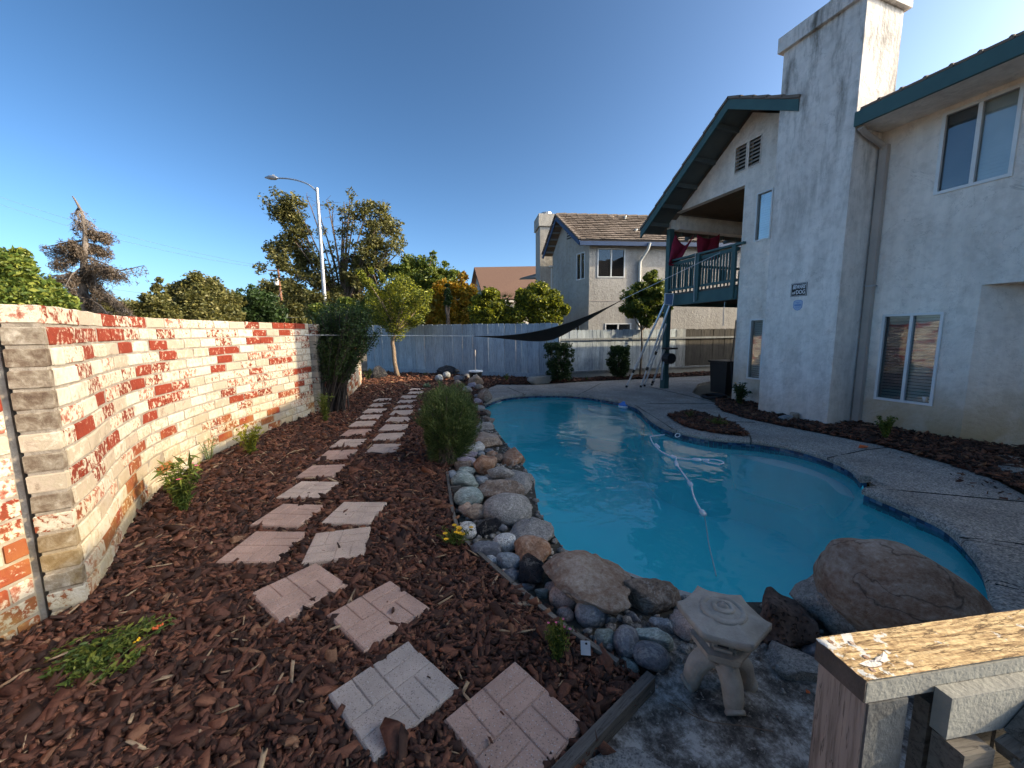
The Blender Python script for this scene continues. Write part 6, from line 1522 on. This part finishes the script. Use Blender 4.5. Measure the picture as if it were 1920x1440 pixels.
# the big ones
o = rock(1100, 1090, 160, 112, 'rock_tan', 'boulder', 'big layered brown boulder left of the lantern, at the pool edge', .5, .0, rot=-.25, sub=5)
o.data.materials[0] = MT['rock_boulder']
o = rock(1477, 1161, 102, 108, 'rock_lava', 'angular', 'porous reddish lava rock right of the stone lantern', .85, .0, sub=4)
c_ = G(1672, 1108, .26); k_ = depth(c_)/F; az_ = atan2(c_.y, c_.x)-pi/2
o = rock_mesh(c_, (238*k_, 215*k_, 190*k_), az_-.05, 'rock_boulder', 77, 'cobble', 6)
for v in o.data.vertices:          # the broad crest lies left of the middle and the back slopes down to the right
    u = v.co.x*cos(az_)+v.co.y*sin(az_); hw = 119*k_; u /= hw
    v.co.z *= 1.0+.20*max(-1, min(1, -u-.1)) if v.co.z > 0 else 1
    n0 = noise.noise(v.co*2.2+Vector((3, 1, 2))); v.co *= 1+.05*n0+.035*noise.noise(v.co*5.1)+.016*noise.noise(v.co*13)+.006*noise.noise(v.co*34)-.05*max(0, .12-abs(noise.noise(Vector((v.co.x*1.2, v.co.y*2, v.co.z*3.4)))))/.12
tag(o, 'huge smooth brown boulder beside the pool behind the gate post', 'rock', 'rocks and boulders along the pool edge')
# small filler stones of the bank: nobody would count them
g = np.random.default_rng(17); Vs = []; Fs = []; nb_ = 0; V0, F0 = ico(1)
dpoly = [(p.x, p.y) for p in dirt]; q = g.uniform(np.array(dpoly).min(0), np.array(dpoly).max(0), (5000, 2)); q = q[inpoly(q, dpoly)][:900]
for (x, y) in q:
    s_ = g.uniform(.008, .035); V = V0*(1+g.normal(0, .12, V0.shape))*np.array([s_, s_*g.uniform(.6, 1), s_*g.uniform(.5, .8)])+np.array([x, y, .006+s_*.3]); Vs.append(V); Fs.append(F0+nb_); nb_ += len(V0)
tag(np_mesh('gravel', np.concatenate(Vs), np.concatenate(Fs), MT['rock_grey']), kind='stuff')
p = Vector((5.75, 1.75, .03))
for k, (x, y, s_) in enumerate([(1905, 882, .30), (1893, 862, .22)]):
    q_ = G(x, y, .03); o = rock_mesh(q_, (s_*1.6, s_, .05), .3, 'rock_grey', 400+k, 'slab', 2, 'flagstone'); tag(o, ['flat flagstone in the house bed at the right picture edge, nearer one', 'smaller flat flagstone in the house bed at the right picture edge, farther one'][k], 'flagstone')
o = rock_mesh(G(1012, 713, .12), (.95, .35, .30), .1, 'rock_tan', 433, 'slab', 3, 'rock'); o.data.materials[0] = MT['concrete']; tag(o, 'pale sloping concrete lump at the fence foot left of the clipped bush', 'rock')

# ================================================================== stone lantern
LC = Vector((1.385, 1.165, .012))
lan = thing('stone_lantern', 'small cast stone garden lantern with hexagonal roof on curved legs', 'lantern', LC)
yaw0 = radians(18)
def hexring(r, z, k=6, up_=0.0, lift=0.0): return [LC+Vector((r*cos(yaw0+2*pi*i/k), r*sin(yaw0+2*pi*i/k), z)) for i in range(k)]
# roof: finely divided umbrella with raised corners
nR, nA = 26, 60; V = []; Rr = .185
for j in range(nR+1):
    r = j/nR
    for i in range(nA):
        a = 2*pi*i/nA; s_ = (a % (pi/3))-pi/6; hx = cos(pi/6)/cos(s_); cr = abs(s_)/(pi/6)
        rr = r*Rr*(hx*(.97+.03*cr**2)); z = .392-.045*r**1.3+.012*(r**3)*cr**3+.004*noise.noise(Vector((rr*cos(a)*20, rr*sin(a)*20, 1)))
        pass
        pass
        V.append(LC+Vector((rr*cos(yaw0+a), rr*sin(yaw0+a), z)))
top = len(V)
for j, (r, dz) in enumerate(((1.0, -.026), (.86, -.045), (.5, -.055))):
    for i in range(nA):
        a = 2*pi*i/nA; s_ = (a % (pi/3))-pi/6; hx = cos(pi/6)/cos(s_); cr = abs(s_)/(pi/6); rr = r*Rr*(hx*(.97+.03*cr**2)); V.append(LC+Vector((rr*cos(yaw0+a), rr*sin(yaw0+a), .347+.012*cr**3*(r > .9)+dz)))
Fq = []
for j in range(nR+3):
    for i in range(nA): i2 = (i+1) % nA; Fq.append((j*nA+i, j*nA+i2, (j+1)*nA+i2, (j+1)*nA+i))
np_mesh('roof', [tuple(v) for v in V], Fq, MT['cast'], lan, smooth=True)
def hexprism(m, r0, z0, r1, z1, k=6):
    a = hexring(r0, z0, k); b = hexring(r1, z1, k); m.add(a+b, [tuple(range(k))[::-1], tuple(range(k, 2*k))]+[(i, (i+1) % k, k+(i+1) % k, k+i) for i in range(k)])
m = MB(); hexprism(m, .075, .225, .080, .30)
for i in range(6):
    a = yaw0+pi/3*(i+.5); c_ = LC+Vector((cos(a)*.068, sin(a)*.068, .262)); R = Matrix.Rotation(a, 3, 'Z')
    m.box(c_+Vector((cos(a)*.004, sin(a)*.004, .027)), (.014, .07, .014), R=R); m.box(c_+Vector((cos(a)*.004, sin(a)*.004, -.027)), (.014, .07, .014), R=R)
m.build('light_box', MT['cast'], lan)
for i in range(6):
    a = yaw0+pi/3*(i+.5); c_ = LC+Vector((cos(a)*.0695, sin(a)*.0695, .262)); MB().box(c_, (.004, .042, .036), R=Matrix.Rotation(a, 3, 'Z')).build('window_opening', MT['dark_room'], lan)
for R_o, tr_, zz in ((.080, .012, .372), (.036, .009, .386)):
    V = []; Fq = []
    for a in range(40):
        for b in range(10):
            u, v = 2*pi*a/40, 2*pi*b/10; rr = R_o+tr_*cos(v)*1.2; V.append(tuple(LC+Vector((rr*cos(u), rr*sin(u), zz+tr_*sin(v)*.9)))); Fq.append((a*10+b, ((a+1) % 40)*10+b, ((a+1) % 40)*10+(b+1) % 10, a*10+(b+1) % 10))
    np_mesh('roof_ring', V, Fq, MT['cast'], lan, smooth=True)
MB().lathe(LC, [(.02, .37), (.018, .392), (.010, .402), (.002, .405)], 14).build('roof_knob', MT['cast'], lan, smooth=True)
m = MB(); hexprism(m, .115, .192, .125, .225); hexprism(m, .085, .165, .115, .1915); m.build('platform', MT['cast'], lan)
for i in range(4):
    a = radians(-20+90*i); dv = Vector((cos(a), sin(a), 0)); m = MB()
    pts = smooth_path([LC+dv*.01+Vector((0, 0, .155)), LC+dv*.055+Vector((0, 0, .145)), LC+dv*.098+Vector((0, 0, .105)), LC+dv*.116+Vector((0, 0, .055)), LC+dv*.122+Vector((0, 0, .02)), LC+dv*.145+Vector((0, 0, .0))], 4)
    m.tube(pts, [.052-.020*k/len(pts)+(.008 if k > len(pts)-4 else 0) for k in range(len(pts))], 10); m.build('leg', MT['cast'], lan, smooth=True)
m = MB(); m.lathe(LC, [(.03, .10), (.06, .13), (.085, .166)], 12); m.build('leg_hub', MT['cast'], lan)

# ================================================================== gate post and beam in front
ZB = 1.04
A = G(1530, 1196, ZB); Bc = G(1920, 1142, ZB); e = (Bc-A); e.z = 0; e.normalize(); f = Vector((e.y, -e.x, 0)); BWd = (G(1645, 1273, ZB)-A).dot(f)
gt = thing('garden_gate', 'weathered wooden gate post and top beam with peeling grey paint in the near right corner', 'gate', (A.x, A.y, 0))
L = 1.02; nx, ny = 60, 12; ang = atan2(e.y, e.x); gg = random.Random(3)
V = []; Fq = []
for j in range(ny+1):
    for i in range(nx+1):
        x = L*(i/nx)**1.5; y = -BWd*j/ny
        chip = 0
        if i < 4: chip = -.006*max(0, noise.noise(Vector((x*60, y*60, 2)))+.25)*(4-i)/4
        ex = .0035*noise.noise(Vector((0, y*60, 5)))*(1 if i == 0 else 0)
        V.append((x+ex, y, chip+.0010*noise.noise(Vector((x*9, y*150, 0)))+.0006*noise.noise(Vector((x*60, y*300, 1)))))
for j in range(ny):
    for i in range(nx): a_ = j*(nx+1)+i; Fq.append((a_, a_+nx+1, a_+nx+2, a_+1))
o = np_mesh('beam_top', V, Fq, MT['beam'], None, smooth=False); o.parent = gt; o.location = Vector((0, 0, ZB)); o.rotation_euler = (0, 0, ang)
def gbox(name, x0, x1, y0, y1, z0, z1, mat, rot=None, mats=None):
    """box in the frame of the gate: x along the beam, y towards the camera"""
    m = MB(); m.box((0, 0, 0), (x1-x0, y1-y0, z1-z0)); ob = m.build(name, MT[mat], None); ob.parent = gt
    c_ = e*((x0+x1)/2)+f*((y0+y1)/2); ob.location = Vector((c_.x, c_.y, (z0+z1)/2)); ob.rotation_euler = (0, rot or 0, ang)
    return ob
TH = .042
gbox('beam', .003, L, .0005, BWd-.0005, ZB-TH, ZB-.0055, 'beam_side')
gbox('beam_end_grain', .0, .0028, .001, BWd-.001, ZB-TH, ZB-.003, 'endgrain')
pw = BWd*.93
gbox('post', .008, .008+pw*.95, .003, .003+pw, .0, ZB-TH-.001, 'post_wood')
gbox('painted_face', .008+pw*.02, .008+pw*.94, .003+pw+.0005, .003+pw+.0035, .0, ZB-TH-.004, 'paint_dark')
gbox('front_rail', .135, L, BWd+.001, BWd+.024, ZB-.105, ZB-.030, 'beam_side')
for k in range(5):
    x = .145+k*.155; gbox('gate_board', x, x+.145, BWd-.03, BWd-.008, .06, ZB-.075, 'timber_grey')
gbox('latch_block', .14, .20, BWd+.002, BWd+.045, .70, ZB-.112, 'timber_grey')
ob = gbox('brace', .16, 1.0, BWd+.026, BWd+.050, ZB-.40, ZB-.325, 'timber_grey', rot=.75)
ob2 = gbox('brace', .20, .62, BWd+.052, BWd+.075, ZB-.26, ZB-.19, 'timber_grey', rot=.62)
ob3 = gbox('latch_arm', .225, .30, BWd+.03, BWd+.06, ZB-.125, ZB-.10, 'timber_grey', rot=-.35)
for (x, y) in ((.018, .012), (.030, BWd*.82), (.052, .020), (.045, .05)):
    c_ = A+e*x+f*y; m = MB(); m.lathe(Vector((c_.x, c_.y, ZB-.003)), [(.005, 0), (.005, .003), (.0035, .004)], 10); ob = m.build('rusty_nail', MT['rock_rust'], gt)
m = MB()
V = []; 
for k in range(9):
    a_ = 2*pi*k/9; r_ = (.010, .014, .008)[k % 3]; V.append((r_*1.6*cos(a_), r_*.6*sin(a_), .003+.002*(k % 2)))
m.add(V+[(0, 0, .005)], [(k, (k+1) % 9, 9) for k in range(9)]); ob = m.build('paint_flake', MT['beam_side'] if False else MT['stucco'], None); ob.parent = gt; c_ = e*.068+f*(BWd*.66); ob.location = (c_.x, c_.y, ZB-.001); ob.rotation_euler = (0, 0, ang+.3)
m = MB(); V = [(.012*1.5*cos(2*pi*k/7)*(1+.4*(k % 2)), .007*sin(2*pi*k/7), .0025) for k in range(7)]; m.add(V, [tuple(range(7))]); ob = m.build('paint_flake', MT['beam_side'] if False else MT['stucco'], None); ob.parent = gt; c_ = e*.042+f*(BWd*.72); ob.location = (c_.x, c_.y, ZB-.001); ob.rotation_euler = (0, 0, ang)

# ================================================================== small plants and garden things
def plant(label, base, h, spr, nst, leafn, ls, mat, flowers=None, name='plant', seed=1, lean=(0, 0), aspect=.2, cat='plant', blades=0, group=None):
    g = random.Random(seed); base = Vector(base); t = thing(name, label, cat, base, group); m = MB(); cl = []; tips = []
    for k in range(nst):
        a = g.uniform(0, 2*pi); rr = spr*g.uniform(.2, 1); top = base+Vector((cos(a)*rr+lean[0], sin(a)*rr+lean[1], h*g.uniform(.55, 1)))
        P = smooth_path([base+Vector((cos(a)*rr*.15, sin(a)*rr*.15, 0)), base.lerp(top, .5)+Vector((0, 0, .08*h)), top], 5); n_ = len(P); m.tube(P, [.004*(1-.6*i/n_) for i in range(n_)], 4, cap=False); tips.append(top)
        for i in range(2, n_): cl.append((P[i], (.018, .018, .022), max(1, int(leafn/nst/(n_-2)))))
    m.build('stems', MT['leaf_mid'], t); 
    o = leaves('foliage', cl, ls, mat, t, seed, aspect=aspect, flat=.9); o['kind'] = 'stuff'
    if flowers:
        fm, n_, s_ = flowers; g.shuffle(tips)
        for q in tips[:n_]:
            m = MB(); q = q+Vector((0, 0, s_))
            for k in range(7):
                a = 2*pi*k/7; m.add([q+Vector((0, 0, -.2*s_)), q+Vector((s_*cos(a-.42), s_*sin(a-.42), .25*s_)), q+Vector((1.25*s_*cos(a), 1.25*s_*sin(a), .1*s_)), q+Vector((s_*cos(a+.42), s_*sin(a+.42), .25*s_))], [(0, 1, 2, 3)])
            m.lathe(q-Vector((0, 0, .15*s_)), [(.3*s_, 0), (.35*s_, .3*s_), (.15*s_, .45*s_)], 6); m.build('flower', MT[fm], t)
    return t
plant('bushy young oleander with pink flowers in front of the curving brick wall', G(345, 958, .04), .50, .17, 26, 620, .040, LM, ('pink_petal', 3, .018), seed=3, aspect=.16)
plant('young oleander with yellow-green leaves against the sunlit end of the brick wall', G(472, 852, .04), .42, .20, 24, 460, .036, LB, seed=4, aspect=.16)
plant('thin grey-green sprig of leaves against the sunlit wall between the two oleanders', G(393, 866, .04), .32, .12, 9, 110, .025, MT['leaf_pale'], seed=5, aspect=.16)
plant('upright dwarf oleander at the foot of the tall dark shrub', G(612, 792, .04), .55, .17, 20, 420, .040, LM, seed=6, aspect=.15)
plant('low yellow flowering daisy plant beside the timber edging', G(855, 1022, .04), .12, .15, 40, 700, .013, LM, ('yellow_petal', 12, .016), seed=7, aspect=.35)
plant('pink flowering penstemon with upright green stems in front of the plant tag', G(1046, 1246, .03), .23, .065, 34, 900, .011, LM, ('pink_petal', 10, .006), seed=8, aspect=.3)
t = thing('plant', 'sprawling green ground plant with small orange flowers in the near left mulch', 'plant', G(200, 1250, .04)); m = MB(); cl = []; g = random.Random(12)
for k in range(46):
    a = G(150+g.gauss(0, 38), 1265+g.gauss(0, 14), .05); b = G(min(305, 190+g.expovariate(1/45)), 1245+g.gauss(0, 10), .06); b = a.lerp(G(308, 1165, .09), g.uniform(.1, 1)**1.4)+Vector((g.gauss(0, .04), g.gauss(0, .04), g.uniform(0, .05)))
    P = smooth_path([a, a.lerp(b, .5)+Vector((g.gauss(0, .02), g.gauss(0, .02), .03)), b], 5); m.tube(P, .0022, 4, cap=False)
    for p in P[1:]: cl.append((p, .022, 4))
m.build('stems', LM, t); o = leaves('foliage', cl, .013, LM, t, 44, aspect=.4); o['kind'] = 'stuff'
for x, y in ((300, 1174), (292, 1178), (257, 1202)):
    q = G(x, y, .11); m = MB()
    for k in range(9): a = g.uniform(0, 6.28); m.lathe(q+Vector((.010*cos(a), .010*sin(a), g.uniform(-.004, .006))), [(.004, 0), (.006, .004), (.002, .008)], 5)
    m.build('flower', MT['orange' if x > 290 else 'yellow_petal'], t)
plant('pale green succulent rosettes at the far end of the right stepping stone row', G(799, 728, .05), .14, .16, 16, 260, .035, MT['leaf_pale'], seed=13, aspect=.5)
plant('leafy potted-looking plant with pale flowers at the house corner under the balcony', G(1385, 757, .05), .46, .22, 26, 480, .050, LD, ('yellow_petal', 5, .03), seed=14, aspect=.2)
plant('small round green shrub in the house bed below the large lower window', G(1660, 822, .06), .32, .13, 24, 900, .016, LM, seed=15, aspect=.5, name='shrub', cat='shrub')
plant('low grey plant with a white flower at the left of the island bed', G(1292, 782, .05), .12, .12, 16, 260, .018, MT['leaf_olive'], seed=16)
plant('low spreading green plant in the middle of the island bed', G(1345, 796, .05), .10, .2, 22, 320, .018, LM, seed=17)
plant('small yellow-green plant in front of the fence right of the black bucket', G(950, 716, .03), .30, .15, 14, 240, .03, LM, ('yellow_petal', 3, .02), seed=18)
plant('dark seedling at the foot of the shaded fence between the clipped bushes', G(1100, 713, .03), .14, .1, 10, 120, .02, LD, seed=19)
plant('small dark green bush at the far end of the brick wall', G(690, 712, .04), .40, .22, 18, 420, .035, LD, seed=20)
plant('small grey-green tuft in the far mulch right of the juniper tree', G(797, 706, .04), .16, .12, 14, 200, .02, MT['leaf_olive'], seed=21)
# plant tag
q = G(1098, 1215, .11); t = thing('plant_tag', 'pale printed plant tag on a black stake beside the pink flowering plant', 'plant tag', G(1112, 1253, .02))
vd = (q-CAM); vd.z = 0; vd.normalize(); sv = Vector((vd.y, -vd.x, 0)); Rm = Matrix((sv, -vd, Vector((0, 0, 1)))).transposed() @ Matrix.Rotation(.25, 3, 'X') @ Matrix.Rotation(-.06, 3, 'Y')
m = MB(); m.box(q, (.046, .0015, .064), R=Rm); m.build('tag_card', MT['paper'], t)
m = MB(); s0 = q+Rm@Vector((.004, -.004, .018)); m.tube([s0, q+Rm@Vector((.008, -.004, -.03)), G(1113, 1256, .02)], .0016, 5); m.lathe(s0, [(.002, -.004), (.008, .0), (.007, .006), (.002, .009)], 8); m.build('tag_stake', MT['black'], t)
m = MB()
for k in range(5): m.box(q+Rm@Vector((-.006+.002*(k % 2), -.0015, .004-.008*k)), (.022-.004*(k % 3), .0006, .0022), R=Rm)
m.box(q+Rm@Vector((.014, -.0015, -.02)), (.008, .0006, .014), R=Rm); m.build('tag_print', MT['dark_room'], t)
# bucket with a bamboo torch
b = G(892, 716, .05); t = thing('bucket', 'black bucket with a white rim beside the far rocks', 'bucket', b)
k_ = depth(b)/F; m = MB(); m.lathe(b, [(10.5*k_, 0), (12.5*k_, 20*k_), (11.5*k_, 20*k_), (9.8*k_, .02)], 18); m.build('bucket_body', MT['black'], t)
m = MB(); m.lathe(b+Vector((0, 0, 19*k_)), [(12.6*k_, 0), (13.2*k_, 0), (13.2*k_, 2.4*k_), (12.0*k_, 2.4*k_)], 18); m.build('bucket_rim', MT['white'], t)
m = MB(); m.box(b+Vector((-.10, -12.2*k_, 11*k_)), (3*k_, .01, 6*k_)); m.build('bucket_label', MT['white'], t)
tt = thing('garden_torch', 'thin bamboo garden torch standing in the black bucket before the fence', 'torch', b+Vector((0, 0, .03)))
m = MB(); m.tube([b+Vector((0, 0, .03)), b+Vector((0, 0, 48*k_))], .014, 6); m.build('torch_stick', MT['pipe_beige'], tt)
m = MB(); m.lathe(b+Vector((0, 0, 46*k_)), [(.016, 0), (.026, .06), (.028, .2), (.014, .25)], 10); m.build('torch_head', MT['pipe_beige'], tt)

# pool cleaner hose, floats and chlorine floater
W_ = lambda x, y, z=WZ+.012: G(x, y, z)
t = thing('pool_cleaner_hose', 'white segmented pool cleaner hose with floats lying on the water', 'hose', W_(1290, 870))
s1 = smooth_path([W_(1219, 819), W_(1225, 832), W_(1239, 846), W_(1262, 857), W_(1285, 861), W_(1308, 862), W_(1330, 861), W_(1346, 863), W_(1357, 867), W_(1350, 871), (W_(1334, 869)), W_(1318, 864)], 6)
s2 = smooth_path([W_(1268, 860), W_(1268, 869), W_(1281, 888), W_(1295, 908), W_(1300, 928), W_(1309, 948), W_(1320, 966)], 6)
s3 = smooth_path([W_(1320, 966, WZ-.01), W_(1324, 985, WZ-.08), W_(1329, 1020, WZ-.1), W_(1336, 1050, WZ-.14), W_(1343, 1080, WZ-.2)], 5)
for s_, nm, r_ in ((s1, 'upper_strand', .009), (s2, 'lower_strand', .009), (s3, 'sunken_strand', .006)):
    m = MB(); m.tube(s_, r_, 7); m.build(nm, MT['white'], t, smooth=True)
for a_, b_ in (((1228, 833), (1236, 840)), ((1258, 855), (1268, 859)), ((1297, 861), (1316, 863)), ((1267, 865), (1270, 874)), ((1291, 903), (1297, 911)), ((1314, 957), (1322, 966)), ((1322, 863), (1330, 864))):
    m = MB(); p, q = W_(*a_, WZ+.018), W_(*b_, WZ+.018); m.tube([p, p.lerp(q, .2), p.lerp(q, .8), q], [.010, .025, .025, .010], 8); m.build('float', MT['white'], t, smooth=True)
for L_ in ([(1189, 772), (1194, 785), (1198, 795), (1204, 808), (1206, 816)], [(1215, 785), (1218, 800), (1222, 812), (1226, 818)]):
    m = MB(); m.tube(smooth_path([W_(x, y, WZ-.05) for x, y in L_], 4), .01, 6); m.build('submerged_loop', MT['white'], t)
m = MB(); m.tube([W_(1220, 818, WZ+.02), W_(1246, 815, WZ+.03)], .008, 5); m.build('end_rod', MT['white'], t)
q = W_(1171, 762, WZ); t = thing('chlorine_floater', 'round blue and white chlorine floater near the pool steps', 'floater', q)
m = MB(); m.lathe(q, [(.13, -.03), (.15, .0), (.13, .03)], 18); m.build('float_ring', MT['white'], t)
m = MB(); m.lathe(q+Vector((0, 0, .031)), [(.14, 0), (.14, .025), (.09, .05), (.05, .09)], 18); m.build('floater_top', MT['blue'], t)
q = G(1268, 812, -.02); m = MB(); m.tube([q+Vector((-.05*cos(a), -.03, .03*sin(a)-.03)) for a in np.linspace(0, 2*pi, 14)], .008, 5); tag(m.build('rope_anchor', MT['white']), 'small white rope anchor ring on the pool tile below the island bed', 'ring')
# orange leftovers and a fallen leaf
q = G(1618, 838, .02); m = MB(); m.add([q+Vector(v) for v in ((-.1, 0, .0), (.0, -.05, .01), (.12, .0, .0), (.02, .05, .02))], [(0, 1, 2), (0, 2, 3)]); m.add([q+Vector(v)-Vector((0, 0, .004)) for v in ((-.1, 0, .0), (.0, -.05, .01), (.12, .0, .0), (.02, .05, .02))], [(2, 1, 0), (3, 2, 0)]); tag(m.build('plastic_scrap', MT['orange']), 'orange scrap lying at the edge of the house bed', 'scrap')
q = G(1515, 1298, .02); m = MB(); m.add([q+Vector(v) for v in ((-.012, 0, .0), (.0, -.01, .004), (.014, .002, .0), (.0, .01, .006), (0, 0, .008))], [(0, 1, 4), (1, 2, 4), (2, 3, 4), (3, 0, 4)]); tag(m.build('fallen_leaf', MT['orange']), 'small orange leaf on the concrete just left of the gate post', 'leaf')
m = MB(); pts = smooth_path([G(1255, 1318, .03), G(1320, 1350, .04), G(1400, 1362, .03), G(1450, 1372, .04)], 5); m.tube(pts, .0025, 4); m.tube(smooth_path([G(1280, 1315, .02), G(1300, 1335, .03), G(1330, 1352, .03)], 4), .002, 4); tag(m.build('twig', MT['trunk']), 'long thin dark twig on the concrete in front of the lantern', 'twig')

# unseen board fence, added past the right edge to shade the near mulch
t = thing('wooden_fence', 'unseen grey board fence added between gate and house to shade the mulch', 'fence', (4.8, -.6, 0))
bk = picket_mesh(.145, 1.0, MT['fence_grey'], 99)
for k in range(38):
    x = 1.57+k*.152; new_obj('fence_board', bk, t, (x, .61-.197*x, .05), (0, 0, ang), (1, 1, 1.95))
